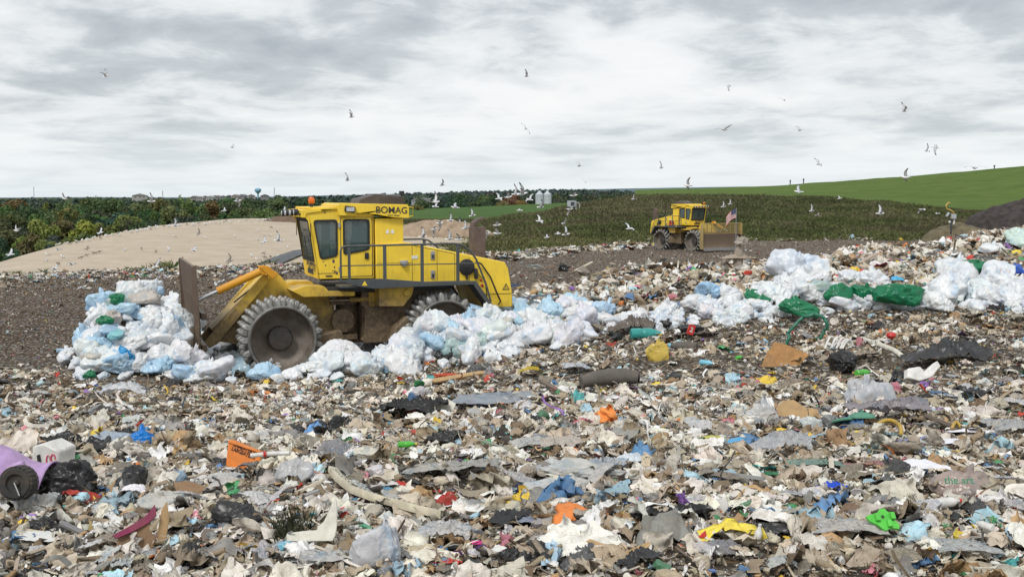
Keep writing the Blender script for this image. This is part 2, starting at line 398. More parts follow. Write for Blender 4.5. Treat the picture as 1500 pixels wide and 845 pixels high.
t = NT('sand_cover'); v = t.coord('Object')
c = t.ramp(t.noise(v, .5, 8, .7), [(.3, (.40, .335, .255)), (.55, (.475, .405, .32)), (.75, (.53, .462, .372))])
c = t.mix(t.ramp(t.noise(t.coord('Object', (.05, .8, 1)), 1.0, 4, .6), [(.5, 0.0), (.75, .35)]), c, (.36, .30, .225))
t.base(c, .95, 0, .1); t.bump(t.noise(v, 5, 6, .7), .5, .1); M['sand_cover'] = t.m
SAND, SG = sheet('sand_hill', [
 (-420, [(430, 60), (425, 66), (415, 76), (432, 88), (520, 130)]),
 (-150, [(424, 62), (414, 69), (398, 80), (404, 92), (470, 140)]),
 (0, [(419, 63), (408, 70), (383, 85), (384, 95), (430, 150)]),
 (100, [(416, 64), (400, 72), (357, 98), (356, 112), (400, 170)]),
 (230, [(409, 69), (385, 80), (333, 116), (330, 135), (365, 200)]),
 (330, [(402, 72), (375, 86), (325, 130), (321, 150), (345, 220)]),
 (440, [(396, 76), (365, 95), (321.5, 145), (318, 170), (340, 240)]),
 (520, [(392, 79), (365, 98), (327, 145), (325, 170), (340, 240)]),
 (620, [(388, 82), (368, 100), (335, 135), (335, 160), (345, 240)]),
 (690, [(384, 84), (374, 100), (341, 128), (342, 150), (350, 240)])], 150, 90, M['sand_cover'], .10, 4, 5, 'smooth tan sand covered slope behind the dark landfill')
simple('dirt_brown', (.13, .085, .058), .95, 0, .35, 1.2, .6)
# dark liner strip running down the sand
Sx = [at(444, 374, 92), at(425, 380, 87), at(405, 388, 81.5), at(385, 398, 76), at(360, 411, 70.5)]
t = NT('liner'); v = t.coord('Object'); t.base(t.ramp(t.noise(v, 2, 6, .7), [(.35, (.045, .048, .052)), (.7, (.11, .115, .12))]), .6); M['liner'] = t.m
mb = MB(); rows = []
def sand_z(x, y):
    g = SG.reshape(-1, 3); d = (g[:, 0] - x) ** 2 + (g[:, 1] - y) ** 2; i = np.argsort(d)[:4]; wg = 1 / (d[i] + .01); return float((g[i, 2] * wg).sum() / wg.sum())
for i in range(17):
    q = i / 16 * 4; k = min(int(q), 3); p = Sx[k].lerp(Sx[k + 1], q - k)
    rows.append([mb.bm.verts.new((p.x + o_, p.y, sand_z(p.x + o_, p.y) + .12 + (.08 if abs(o_) < .6 else 0) + random.uniform(0, .05))) for o_ in (-.8, -.4, 0, .4, .8)])
for A_, B_ in zip(rows, rows[1:]):
    for k in range(4): mb.bm.faces.new((A_[k], A_[k + 1], B_[k + 1], B_[k]))
tag(mb.build('liner_strip', 'liner'), 'dark grey plastic liner strip running down the tan sand slope', 'liner')
# brown spoil on the crest beside the cab
def mound(name, px, py, D, rx, ry, h, mat, label, seed, cat, kind=None, n=60, rough=.25):
    c0 = at(px, py, D); g = np.linspace(-1.25, 1.25, n); X, Y = np.meshgrid(g, g); r = np.sqrt(X * X + Y * Y)
    Z = h * np.exp(-(r * 1.35) ** 2.4) * (1 + rough * 2 * fbm(X * 3, Y * 3, s=seed)) + h * rough * .5 * fbm(X * 9, Y * 9, s=seed + 3) * np.clip(1.2 - r, 0, 1) - 1.1 * h * sstep(.72, 1.25, r)
    V = np.stack([(X * rx + c0.x).ravel(), (Y * ry + c0.y).ravel(), (Z + c0.z).ravel()], 1)
    o = link(name, np_mesh(name, V, grid_tris(n, n), None, True, True), M[mat]); tag(o, label, cat, None, kind); return o
mound('dirt_pile', 424, 330, 138, 5.5, 3, 1.2, 'dirt_brown', 'low brown dirt pile on the crest of the tan sand slope beside the cab', 3, 'dirt pile')
simple('soil_dark', (.042, .034, .032), .95, 0, .55, 1.6, .9)
simple('soil_tan', (.30, .225, .16), .95, 0, .3, 1.2, .6); simple('soil_red', (.125, .105, .062), .95, 0, .35, 1.4, .6)

# grassed ground
def grass_mat(name, a, b, stripe, str_amt=.4, sc_=.25):
    t = NT(name); v = t.coord('Object')
    c = t.ramp(t.noise(v, sc_, 8, .7), [(.3, a), (.72, b)])
    c = t.mix(t.ramp(t.noise(t.coord('Object', stripe), 1.0, 5, .6), [(.42, 0.0), (.68, str_amt)]), c, tuple(x * .6 for x in a))
    c = t.mix(t.ramp(t.noise(v, 3.0, 5, .8), [(.5, 0.0), (.8, .5)]), c, tuple(x * 1.25 for x in b))
    t.base(c, .95, 0, .1); t.bump(t.noise(v, 3, 6, .8), .8, .3); M[name] = t.m
grass_mat('hill_grass', (.080, .132, .030), (.130, .185, .048), (.02, .25, 1))
grass_mat('field_grass', (.055, .105, .028), (.085, .15, .042), (.004, .05, 1))
grass_mat('bank_soil', (.060, .060, .028), (.105, .088, .050), (.05, .2, 1), .5, .12)
grass_mat('valley_grass', (.035, .055, .02), (.07, .085, .035), (.01, .03, 1))
sheet('grass_hill', [
 (930, [(330, 150), (300, 200), (285, 250), (278.5, 300), (290, 420)]),
 (1100, [(330, 145), (298, 190), (283, 240), (273.5, 300), (285, 420)]),
 (1200, [(330, 140), (300, 180), (284, 230), (267.5, 290), (280, 420)]),
 (1300, [(335, 138), (308, 170), (288, 220), (260, 280), (275, 420)]),
 (1400, [(335, 138), (315, 165), (290, 215), (252, 270), (268, 420)]),
 (1500, [(335, 138), (315, 160), (290, 210), (243.5, 260), (260, 420)]),
 (1700, [(335, 135), (310, 160), (285, 200), (232, 250), (250, 420)]),
 (2100, [(335, 135), (310, 160), (280, 200), (222, 240), (240, 420)])], 160, 110, M['hill_grass'], .25, 9, 8, 'smooth mown green grass hill rising to the right')
BANK, BG = sheet('weedy_bank', [
 (430, [(400, 74), (378, 100), (355, 125), (338, 150), (330, 170), (345, 220)]),
 (600, [(390, 82), (372, 100), (352, 122), (334, 150), (322, 172), (345, 230)]),
 (700, [(381, 87), (368, 102), (350, 120), (333, 145), (322.5, 165), (345, 230)]),
 (780, [(380, 89), (362, 106), (343, 122), (326, 145), (313, 165), (340, 230)]),
 (850, [(375, 94), (356, 110), (334, 126), (312, 148), (298, 165), (325, 230)]),
 (930, [(366, 103), (345, 118), (322, 132), (301, 150), (288, 165), (315, 230)]),
 (1050, [(358, 117), (340, 128), (318, 140), (298, 152), (286, 165), (310, 230)]),
 (1200, [(358, 117), (338, 128), (320, 138), (302, 150), (290, 160), (315, 230)]),
 (1300, [(358, 117), (338, 126), (322, 134), (308, 143), (298, 152), (320, 220)]),
 (1400, [(358, 117), (340, 125), (328, 131), (317, 138), (309, 145), (330, 200)]),
 (1560, [(358, 117), (340, 125), (332, 131), (325, 138), (320, 145), (340, 200)]),
 (2000, [(358, 117), (340, 125), (330, 131), (320, 138), (312, 145), (340, 200)])], 220, 110, M['bank_soil'], .35, 5, 11, 'long weedy embankment behind the landfill')
mound('soil_mound', 1522, 338, 124, 10.5, 5.5, 4.1, 'soil_dark', 'dark brown freshly dug soil mound in front of the green hill at the right', 12, 'soil mound', None, 90, .16)
mound('dirt_pile', 1403, 341, 119, 3.6, 2.5, 1.0, 'soil_red', 'reddish brown dirt hump under the gas well pipe', 15, 'dirt pile')
mound('dirt_pile', 640, 345, 122, 7.5, 3.0, 1.5, 'soil_tan', 'reddish brown soil pile seen over the engine hood of the near compactor', 22, 'dirt pile')
# valley floor out to the horizon
def zv(X, Y):
    r = -15 + 11 * sstep(350, 1200, Y) - 40 * np.clip((Y - 1700) / 7300, 0, 1) - 3 * sstep(100, 200, Y) * (1 - sstep(300, 500, Y)); return r + 1.2 * fbm(X / 120, Y / 120, s=31)
V, T = polar_sheet(-2500, 4000, 25, np.geomspace(110, 9000, 140), zv)
tag(link('valley_ground', np_mesh('valley_ground', V, T, None, True, True), M['valley_grass']), 'green and brown valley floor reaching to the horizon', None, None, 'structure')
sheet('green_field', [
 (430, [(322, 250), (318, 300), (309, 480), (306, 640), (318, 700)]),
 (600, [(326, 230), (322, 270), (312, 450), (306.5, 640), (316, 700)]),
 (700, [(326, 230), (320, 270), (309, 450), (302.5, 640), (312, 700)]),
 (800, [(326, 230), (319, 270), (305, 450), (298, 640), (308, 700)]),
 (900, [(322, 230), (314, 270), (301, 450), (295, 640), (305, 700)]),
 (1000, [(320, 230), (310, 270), (298, 450), (294, 640), (304, 700)])], 60, 40, M['field_grass'], .2, 20, 33, 'flat bright green crop field beyond the weedy bank')
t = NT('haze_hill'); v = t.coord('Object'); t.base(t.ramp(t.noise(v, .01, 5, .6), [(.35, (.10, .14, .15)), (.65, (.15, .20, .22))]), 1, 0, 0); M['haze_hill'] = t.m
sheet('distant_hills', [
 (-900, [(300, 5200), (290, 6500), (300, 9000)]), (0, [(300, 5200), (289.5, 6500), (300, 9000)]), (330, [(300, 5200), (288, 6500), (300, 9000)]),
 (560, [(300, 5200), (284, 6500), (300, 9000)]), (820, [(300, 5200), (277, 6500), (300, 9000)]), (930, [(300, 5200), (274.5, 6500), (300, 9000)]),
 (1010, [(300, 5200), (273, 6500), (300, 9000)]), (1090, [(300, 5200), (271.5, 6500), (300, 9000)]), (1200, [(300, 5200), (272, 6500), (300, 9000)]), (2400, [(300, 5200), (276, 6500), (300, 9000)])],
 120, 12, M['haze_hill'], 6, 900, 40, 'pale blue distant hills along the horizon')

# ================================================================ weeds on the bank (uncountable) and along the edge
def blades(name, P, hgt, wid, cols, label, bend=.35):
    n = len(P); a = RNG.uniform(0, 2 * np.pi, n); dx = np.cos(a) * wid; dy = np.sin(a) * wid
    bx = RNG.normal(0, bend, n) * hgt; by = RNG.normal(0, bend, n) * hgt
    V = np.empty((n, 4, 3)); V[:, 0] = P - np.stack([dx, dy, np.full(n, .05)], 1); V[:, 1] = P + np.stack([dx, dy, np.full(n, -.05)], 1)
    V[:, 2] = P + np.stack([bx * .4 + dx * .7, by * .4 + dy * .7, hgt * .6], 1); V[:, 3] = P + np.stack([bx, by, hgt], 1)
    i = np.arange(n)[:, None] * 4; T = np.concatenate([i + [0, 1, 2], i + [0, 2, 3]], 0)
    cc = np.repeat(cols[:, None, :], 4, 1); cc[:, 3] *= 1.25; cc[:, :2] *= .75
    o = link(name, np_mesh(name, V.reshape(-1, 3), T, cc.reshape(-1, 3)), M['weeds']); tag(o, label, 'weeds', None, 'stuff'); return o
def grid_pick(G, n, i0, i1):
    nv_, nu_, _ = G.shape
    a = RNG.uniform(i0, i1, n); b = RNG.uniform(0, nu_ - 1.01, n); i = a.astype(int); j = b.astype(int); fa = (a - i)[:, None]; fb = (b - j)[:, None]
    return (G[i, j] * (1 - fb) + G[i, j + 1] * fb) * (1 - fa) + (G[i + 1, j] * (1 - fb) + G[i + 1, j + 1] * fb) * fa, b / (nu_ - 1)
P, _ = grid_pick(BG, 300000, 3, 96)
u = 750 + F * P[:, 0] / P[:, 1]
py_ = 283 + (H - P[:, 2]) * F / P[:, 1]
nz = 1.25 * fbm(P[:, 0] / 11, P[:, 1] / 6, s=50); n2 = fbm(P[:, 0] / 1.6, P[:, 1] / 1.6, s=51)
green = np.array([.082, .112, .036]); olive = np.array([.145, .160, .060]); purple = np.array([.140, .115, .080]); straw = np.array([.20, .175, .085]); dk = np.array([.048, .068, .026])
cols = np.empty((len(P), 3)); rsel = nz + RNG.normal(0, .22, len(P))
low = sstep(340, 356, py_)           # brighter yellow-green strip at the foot
cols[:] = olive; cols[rsel > .0] = green; cols[rsel > .22] = dk; cols[rsel < -.15] = purple; cols[(rsel < -.32)] = purple * .75
up = (py_ < 318) & (u < 1330) & (RNG.random(len(P)) < (.6 - .5 * sstep(900, 1250, u))); cols[up] = purple
m_ = RNG.random(len(P)) < .06 + .55 * low; cols[m_] = np.where(RNG.random((m_.sum(), 1)) < .5, straw[None], (olive * 1.25)[None])
cols = cols * .6 + np.array([.088, .098, .042]) * .4; cols *= RNG.uniform(.85, 1.15, (len(P), 1)) * (1 + .18 * n2 + .3 * fbm(P[:, 0] / 3.5, P[:, 1] / 2.5, s=57))[:, None]
hgt = RNG.uniform(.12, .44, len(P)) * (1 + .35 * np.clip(n2 + .1, 0, 1)) * (1 - .35 * low)
keep = ~((u > 1360) & (py_ > 322) & (RNG.random(len(P)) < .55))
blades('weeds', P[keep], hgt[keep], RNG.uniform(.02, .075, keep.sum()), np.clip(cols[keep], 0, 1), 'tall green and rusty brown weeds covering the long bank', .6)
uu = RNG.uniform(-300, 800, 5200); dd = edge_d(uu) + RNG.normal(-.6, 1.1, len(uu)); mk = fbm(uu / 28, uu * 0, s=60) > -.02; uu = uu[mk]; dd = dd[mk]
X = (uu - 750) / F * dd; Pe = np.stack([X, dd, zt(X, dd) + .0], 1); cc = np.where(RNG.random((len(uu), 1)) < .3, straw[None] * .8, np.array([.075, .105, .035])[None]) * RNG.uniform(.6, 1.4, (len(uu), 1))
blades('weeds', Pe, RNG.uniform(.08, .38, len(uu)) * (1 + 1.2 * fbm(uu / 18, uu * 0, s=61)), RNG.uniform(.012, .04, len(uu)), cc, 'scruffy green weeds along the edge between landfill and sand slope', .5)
# ================================================================ trees
def crown_mesh(seed, n=2600, tall=1.0, lobes=9, leaf=.075, conifer=False):
    r = np.random.default_rng(seed); L = []
    for i in range(lobes):
        if conifer: h = i / lobes; c = [r.normal(0, .08), r.normal(0, .08), h * 2.0 - .8]; rad = .55 * (1 - h) + .12
        else:
            a = r.uniform(0, 6.28); q = r.uniform(.1, .62); c = [q * math.cos(a), q * math.sin(a), r.uniform(-.5, .62) * tall]; rad = r.uniform(.3, .52)
        L.append((c, rad))
    per = n // len(L); Pn = []; Nn = []
    for c, rad in L:
        d = r.normal(size=(per, 3)); d /= np.linalg.norm(d, axis=1)[:, None]
        rr = rad * (1 - .45 * r.random(per) ** 2.2); rr *= 1 + .28 * fbm(d[:, 0] * 3 + seed, d[:, 1] * 3, d[:, 2] * 3, s=seed)
        Pn.append(np.array(c) + d * rr[:, None] * [1, 1, .85 * (1.5 if conifer else 1)]); Nn.append(d)
    P = np.concatenate(Pn); N = np.concatenate(Nn); m = len(P)
    N = N + r.normal(0, .55, (m, 3)); N /= np.linalg.norm(N, axis=1)[:, None]
    t1 = np.cross(N, r.normal(size=(m, 3))); t1 /= np.linalg.norm(t1, axis=1)[:, None]; t2 = np.cross(N, t1)
    s1 = (leaf * r.uniform(.5, 1.5, m))[:, None]; s2 = s1 * r.uniform(.4, .9, m)[:, None]
    V = np.stack([P - t1 * s1, P - t2 * s2 * .8, P + t1 * s1, P + t2 * s2], 1).reshape(-1, 3)
    T = np.arange(m * 4).reshape(-1, 4)
    cl = .95 + .35 * fbm(P[:, 0] * 2.5, P[:, 1] * 2.5, P[:, 2] * 2.5, s=seed + 5); cl = cl * r.uniform(.85, 1.15, m)
    col = np.stack([cl * r.uniform(.9, 1.12, m), cl, cl * r.uniform(.8, 1.1, m)], 1)
    me = np_mesh('crown', V, T, np.clip(np.repeat(col, 4, 0), 0, 2), False, True); me.materials.append(M['foliage']); return me
def trunk_mesh(seed):
    rr = random.Random(seed); mb = MB()
    mb.tube([(0, 0, -3.2), (rr.uniform(-.03, .03), 0, -1.4), (rr.uniform(-.05, .05), rr.uniform(-.05, .05), -.3), (0, 0, .5)], [.11, .08, .06, .02], 7)
    for i in range(5):
        a = rr.uniform(0, 6.28); z0 = rr.uniform(-1.0, .1); mb.tube([(0, 0, z0), (math.cos(a) * .3, math.sin(a) * .3, z0 + .25), (math.cos(a) * .6, math.sin(a) * .6, z0 + .6)], [.04, .025, .01], 5)
    bmesh.ops.recalc_face_normals(mb.bm, faces=mb.bm.faces); me = bpy.data.meshes.new('trunk'); mb.bm.to_mesh(me); mb.bm.free(); me.materials.append(M['bark']); return me
CR = [crown_mesh(10 + i, 2300, random.choice([.9, 1.1, 1.3]), 9 + i % 4, .095) for i in range(7)]; CON = [crown_mesh(40 + i, 2200, 1, 8, .06, True) for i in range(2)]
TR = [trunk_mesh(i) for i in range(4)]
def tree(px, top_y, D, r, col, label, group=None, con=False, tall=None, name=None):
    col = tuple(min(.5, c * 2.0) for c in col)
    tall = tall or random.uniform(.95, 1.35)
    top = at(px, top_y, D); zc = top.z - r * tall * (1.0 if not con else 1.35)
    hz_ = min(.55, D / 2600.0); col = tuple(c * (1 - hz_) + h * hz_ for c, h in zip(col, (.085, .115, .125)))  # blue-grey aerial haze baked into the crown colour, stronger with distance
    e_ = empty(name or ('conifer_tree' if con else 'broadleaf_tree'), (top.x, D, float(zv(np.array([top.x]), np.array([D]))[0])), random.uniform(0, 6.28))
    e_['label'] = label; e_['category'] = 'tree'
    if group: e_['group'] = group
    cr = link('crown', random.choice(CON if con else CR), None, e_, col); s_ = (r, r, r * tall); cr.scale = s_; cr.location = (0, 0, zc - e_.location.z)
    tk = link('trunk', random.choice(TR), None, e_); hh = max(.5, (zc - e_.location.z)); tk.scale = (r * .8, r * .8, hh / 3.1); tk.location = (0, 0, hh)
    return e_
DKG = (.034, .054, .022); MDG = (.052, .080, .026); OLV = (.095, .115, .035); YEL = (.15, .17, .035); ORG = (.105, .072, .028); RST = (.11, .050, .026); BLG = (.030, .052, .030)
# the trees one can tell apart (px, top, D, radius, colour, label)
for a in [(117, 318, 205, 3.9, YEL, 'bright yellow green rounded tree above the left half of the tan slope'),
          (66, 322, 200, 3.2, (.11, .13, .035), 'yellowish green tree just left of the brightest tree beyond the tan slope'),
          (40, 338, 185, 2.9, (.075, .068, .030), 'small rusty brown green tree low at the left edge of the wood'),
          (80, 344, 182, 2.9, OLV, 'low olive tree rising right behind the foot of the tan slope'),
          (8, 322, 215, 3.8, (.062, .066, .030), 'brownish green tree at the far left edge of the photo'),
          (184, 312, 225, 3.8, OLV, 'pale olive tree in the middle of the left wood'),
          (157, 336, 195, 2.6, MDG, 'small mid green tree low in front of the pale olive one'),
          (205, 325, 215, 3.0, DKG, 'dark narrow green tree right of the pale olive one'),
          (262, 302, 255, 5.0, (.085, .10, .04), 'broad dull olive tree left of the orange crowned tree'),
          (312, 291, 420, 6.5, ORG, 'orange brown autumn tree below the town houses'),
          (18, 287, 520, 8.5, ORG, 'orange autumn tree on the skyline at the far left'),
          (96, 318, 215, 2.8, (.085, .075, .032), 'orange tinted tree behind the bright yellow green one'),
          (345, 304, 300, 4.0, MDG, 'round mid green tree above the crest of the tan slope'),
          (380, 304, 300, 4.2, (.075, .11, .035), 'light green tree on the crest left of the cab'),
          (400, 306, 290, 3.4, (.06, .085, .03), 'smaller green tree half hidden beside the cab roof lights'),
          (228, 330, 205, 2.4, DKG, 'small dark green tree touching the crest of the tan slope'),
          (746, 285, 690, 7.5, RST, 'rust red autumn tree between the field and the far wood'),
          (764, 292, 640, 5.0, (.16, .10, .025), 'golden orange tree left of the two grey silos'),
          (733, 292, 660, 5.5, (.13, .11, .04), 'pale yellowish tree left of the golden orange one'),
          (770, 290, 700, 5.0, OLV, 'olive tree just left of the two grey silos'),
          (613, 299, 560, 3.0, (.13, .12, .035), 'small yellow tinted bush tree right behind the cab rear edge')]:
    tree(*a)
GL = 'trees massed in the wood beyond the tan slope'
for D, top, sp in [(172, 352, 5.5), (195, 338, 5.5), (225, 325, 6), (262, 314, 6.5), (310, 306, 7.5), (370, 299, 8.5), (450, 293, 11), (560, 289.5, 13)]:
    x0, x1 = (-110, 250) if D < 180 else ((-110, 330) if D < 210 else ((-110, 395) if D < 280 else (-110, 470)))
    px = x0
    while px < x1:
        r = sp * random.uniform(.5, .72); slope = -.045 * (px - 150) if D < 230 else -.012 * (px - 200)
        c_ = random.choices([DKG, MDG, BLG, OLV, (.062, .072, .028), (.07, .066, .03)], [30, 38, 16, 12, 3, 1])[0]; con = random.random() < .16
        k = {DKG: 'dark green', MDG: 'mid green', BLG: 'dark green', OLV: 'olive green'}.get(c_, 'brownish green')
        tree(px + random.uniform(-4, 4), top + slope + random.uniform(-3, 4), D * random.uniform(.95, 1.05), r if not con else r * .8, tuple(q * random.uniform(.8, 1.2) for q in c_),
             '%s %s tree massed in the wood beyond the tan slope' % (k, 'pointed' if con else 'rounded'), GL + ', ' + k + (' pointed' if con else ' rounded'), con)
        px += sp / D * F * random.uniform(.7, 1.05)
GR = 'trees lining the far side of the green field'
for D, top, sp, x0, x1 in [(690, 291, 11, 590, 740), (700, 288, 12, 640, 725), (720, 291, 12, 800, 935), (820, 286, 13, 590, 930), (900, 283, 14, 640, 1010)]:
    px = x0
    while px < x1:
        c_ = random.choice([DKG, DKG, MDG, BLG])
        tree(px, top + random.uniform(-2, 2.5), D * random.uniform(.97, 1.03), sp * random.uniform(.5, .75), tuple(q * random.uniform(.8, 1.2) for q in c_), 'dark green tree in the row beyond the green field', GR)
        px += sp / D * F * random.uniform(.75, 1.1)
# far wood reads as one mass
def far_wood(bands):
    Vs = []; Ts = []; Cs = []; off = 0; r = np.random.default_rng(5)
    base = [crown_mesh(80 + i, 230, 1.0, 6, .19) for i in range(4)]; arr = []
    for me in base:
        v = np.empty(len(me.vertices) * 3, np.float32); me.vertices.foreach_get('co', v); c = np.empty(len(me.vertices) * 4, np.float32); me.attributes['Col'].data.foreach_get('color', c); arr.append((v.reshape(-1, 3), c.reshape(-1, 4)[:, :3])); bpy.data.meshes.remove(me)
    for D0, D1, x0, x1, n, topf in bands:
        for i in range(n):
            D = r.uniform(D0, D1); px = r.uniform(x0, x1); v, c = arr[r.integers(4)]; rad = r.uniform(6, 10)
            top = at(px, topf(px, D) + r.uniform(-1.6, 2.2), D); a = r.uniform(0, 6.28); rot = np.array([[math.cos(a), -math.sin(a), 0], [math.sin(a), math.cos(a), 0], [0, 0, 1]])
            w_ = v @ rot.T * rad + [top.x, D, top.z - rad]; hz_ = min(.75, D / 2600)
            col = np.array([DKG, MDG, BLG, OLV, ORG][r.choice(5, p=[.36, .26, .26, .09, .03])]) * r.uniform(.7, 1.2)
            Vs.append(w_); Cs.append((c * col) * (1 - hz_) + np.array([.10, .135, .15]) * hz_); Ts.append(np.arange(len(v)).reshape(-1, 4) + off); off += len(v)  # distance haze blended into the vertex colours of the far crowns
    return np_mesh('far_wood', np.concatenate(Vs), np.concatenate(Ts), np.concatenate(Cs), False, True)
tpy = lambda px: np.interp(px, [-600, 0, 200, 300, 440, 600, 700, 800, 900, 960, 1010, 1110, 2000], [291, 290, 288.5, 291, 287, 282.5, 279.5, 277, 278, 280, 281, 281, 281])
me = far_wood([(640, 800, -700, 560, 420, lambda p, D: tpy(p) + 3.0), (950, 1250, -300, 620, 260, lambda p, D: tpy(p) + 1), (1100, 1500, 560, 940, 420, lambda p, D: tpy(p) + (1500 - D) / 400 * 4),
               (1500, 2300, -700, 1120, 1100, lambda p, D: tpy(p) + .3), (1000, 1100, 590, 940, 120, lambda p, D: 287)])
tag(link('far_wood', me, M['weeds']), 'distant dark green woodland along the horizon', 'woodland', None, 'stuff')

# ================================================================ town, silos, towers
simple('roof_grey', (.16, .165, .18), .8, 0, .2, .5); simple('silo_steel', (.50, .53, .57), .45, .3, .12, .3); simple('tank_blue', (.20, .40, .52), .5, 0, .15, .3); simple('mast_steel', (.25, .28, .32), .6)
def house(px, py, D, w_, d_, h_, wall, roofc, label, group=None, rz=0.0):
    p = at(px, py, D); e_ = empty('house', (p.x, D, p.z), rz); tag(e_, label, 'house', group)
    mb = MB(); mb.box((0, 0, h_ / 2 - 2), (w_, d_, h_ + 4)); mb.build('wall', 'object_paint', e_, 0, 0, wall)
    mb = MB(); o = .4; hr = h_ * .55
    pts = [(-w_ / 2 - o, h_ - .05), (w_ / 2 + o, h_ - .05), (0, h_ + hr)]
    mb.plate(pts, [], -d_ / 2 - o, d_ / 2 + o); rf = mb.build('roof', 'object_paint', e_, 0, 0, roofc)
    if w_ > 0:
        rf.rotation_euler = (0, 0, 0)
    for i, x in enumerate((-w_ * .28, w_ * .05, w_ * .3)):
        mb = MB(); mb.box((x, -d_ / 2 - .03, h_ * .55), (w_ * .13, .1, h_ * .26)); mb.build('window', 'liner', e_, 0, 0)
hs = [(205, 289.5, 900, 16, (.45, .44, .42), 'long pale house roof on the skyline above the left wood'), (286, 291, 1150, 11, (.28, .27, .27), 'grey house at the left end of the hillside town'),
      (294, 292, 1100, 10, (.42, .40, .38), 'pale walled house second from the left end of the hillside town'), (301, 290.5, 1200, 11, (.25, .25, .27), 'slate grey house behind the pale walled one in town'),
      (309, 291, 1150, 10, (.5, .5, .48), 'whitest house in the middle of the hillside town'), (318, 290, 1200, 12, (.3, .28, .26), 'brownish grey house right of the whitest one in town'),
      (327, 290.5, 1120, 10, (.35, .35, .36), 'mid grey house left of the water tower in town'), (336, 289.5, 1200, 12, (.22, .22, .24), 'dark grey house nearest above the orange autumn tree'),
      (346, 289, 1150, 11, (.40, .37, .35), 'beige house left of the blue water tower'), (356, 288.5, 1200, 11, (.30, .31, .33), 'grey house just left of the blue water tower stem'),
      (368, 289, 1100, 10, (.45, .44, .42), 'pale house under the blue water tower'), (388, 288.5, 1200, 12, (.25, .25, .26), 'dark house right of the blue water tower'),
      (612, 296, 950, 12, (.40, .41, .43), 'pale grey house left among the trees behind the cab rear'), (621, 295, 980, 12, (.28, .29, .31), 'darker grey house in the group behind the cab rear'),
      (630, 296, 940, 11, (.42, .42, .44), 'light house right in the group behind the cab rear'), (641, 293, 1000, 12, (.33, .33, .35), 'grey roofed house highest in the group behind the cab rear'),
      (939, 291.5, 700, 8, (.40, .20, .13), 'low red brown shed at the top of the weedy bank')]
for px, py, D, w_, cl, lb in hs: house(px, py + 2.2, D, w_ * .72, 7, 2.9, tuple(c * .8 for c in cl), tuple(c * .55 for c in cl), lb, None, random.uniform(-.5, .5))
for i, (px, lb) in enumerate([(790.2, 'left one of the two grey corrugated grain silos'), (801.8, 'right one of the two grey corrugated grain silos')]):
    D = 620; p = at(px, 299.5, D); k = D / F; e_ = empty('grain_silo', p); tag(e_, lb, 'silo'); r = 5.9 * k; h_ = 14.5 * k; mb = MB()
    prof = [(r, -2)] + [(r * (1 + .006 * (j % 2)), j * h_ / 24) for j in range(25)]; mb.lathe(prof, None, 32); mb.build('silo_wall', 'silo_steel', e_)
    mb = MB(); mb.lathe([(r * 1.03, h_), (r * .5, h_ + 1.1), (.5, h_ + 1.9), (.5, h_ + 2.2), (.01, h_ + 2.3)], None, 32); mb.build('roof', 'silo_steel', e_)
    mb = MB(); [mb.box((r + .1, x, h_ / 2), (.06, .06, h_)) for x in (-.25, .25)]; [mb.box((r + .1, 0, z * .5 + .3), (.05, .5, .05)) for z in range(int(h_ * 2) - 1)]; mb.build('ladder', 'mast_steel', e_)
D = 1500; p = at(378, 288, D); e_ = empty('water_tower', p); tag(e_, 'pale blue bulb shaped water tower on the horizon left of the cab', 'water tower')
mb = MB(); mb.lathe([(.01, 4.6), (1.2, 5.0), (2.9, 6.3), (4.2, 8.0), (4.6, 9.4), (4.3, 10.8), (3.0, 11.9), (1.2, 12.4), (.01, 12.5)], Matrix.Translation((0, 0, -.8)), 24); mb.build('tank', 'tank_blue', e_)
mb = MB(); mb.lathe([(2.4, -14), (1.5, -8), (1.2, 0), (1.3, 4)], None, 16); mb.build('stem', 'tank_blue', e_)
for px, t_, b_, D, lb in [(50, 274, 292, 1300, 'thin radio mast on the skyline at the far left'), (238.5, 280, 293, 1100, 'short thin mast on the skyline right of the far left one'), (402, 275, 288, 1300, 'faint thin mast right of the water tower')]:
    p0 = at(px, b_, D); p1 = at(px, t_, D); e_ = empty('radio_mast', p0); tag(e_, lb, 'mast'); hh = p1.z - p0.z; mb = MB()
    for sx, sy in ((-1, -.6), (1, -.6), (0, 1)): mb.tube([(sx * .9, sy * .9, -4), (sx * .25, sy * .25, hh)], .12, 5)
    for k in range(12):
        z = hh * k / 12; q = .9 - .65 * k / 12; mb.tube([(-q, -.6 * q, z), (q, -.6 * q, z), (0, q, z)], .07, 4, True)
    mb.build('lattice', 'mast_steel', e_); mb = MB(); mb.tube([(0, 0, hh), (0, 0, hh + 2)], .06, 5); mb.box((.3, 0, hh - 1), (.5, .3, 1.2)); mb.build('antenna', 'mast_steel', e_)
# gas wells on the bank
simple('well_grey', (.42, .45, .48), .5, .2, .15, 4); simple('well_yellow', (.55, .36, .10), .6, 0, .25, 4); simple('well_dark', (.05, .055, .065), .6); simple('well_white', (.7, .7, .68), .6)
p = at(1393, 336, 117); e_ = empty('gas_well_head', p); tag(e_, 'gas well head with orange curved hose and grey box beside the dark soil mound', 'gas well'); s_ = 117 / F
mb = MB(); mb.tube([(0, 0, -.4), (0, 0, 16 * s_)], .09, 10); mb.build('riser_pipe', 'well_dark', e_)
mb = MB(); mb.tube([(-.05, 0, 16 * s_), (.05, 0, 20 * s_), (.25, -.1, 24 * s_), (-.15, -.15, 28 * s_), (-.55, -.1, 30 * s_), (-.62, 0, 35 * s_), (-.35, 0, 39 * s_), (-.2, 0, 38 * s_)], .075, 10); mb.build('curved_hose', 'well_yellow', e_, 0, 60)
mb = MB(); mb.box((.18, -.15, 19 * s_), (.5, .3, .5)); mb.build('grey_box', 'well_grey', e_, .02)
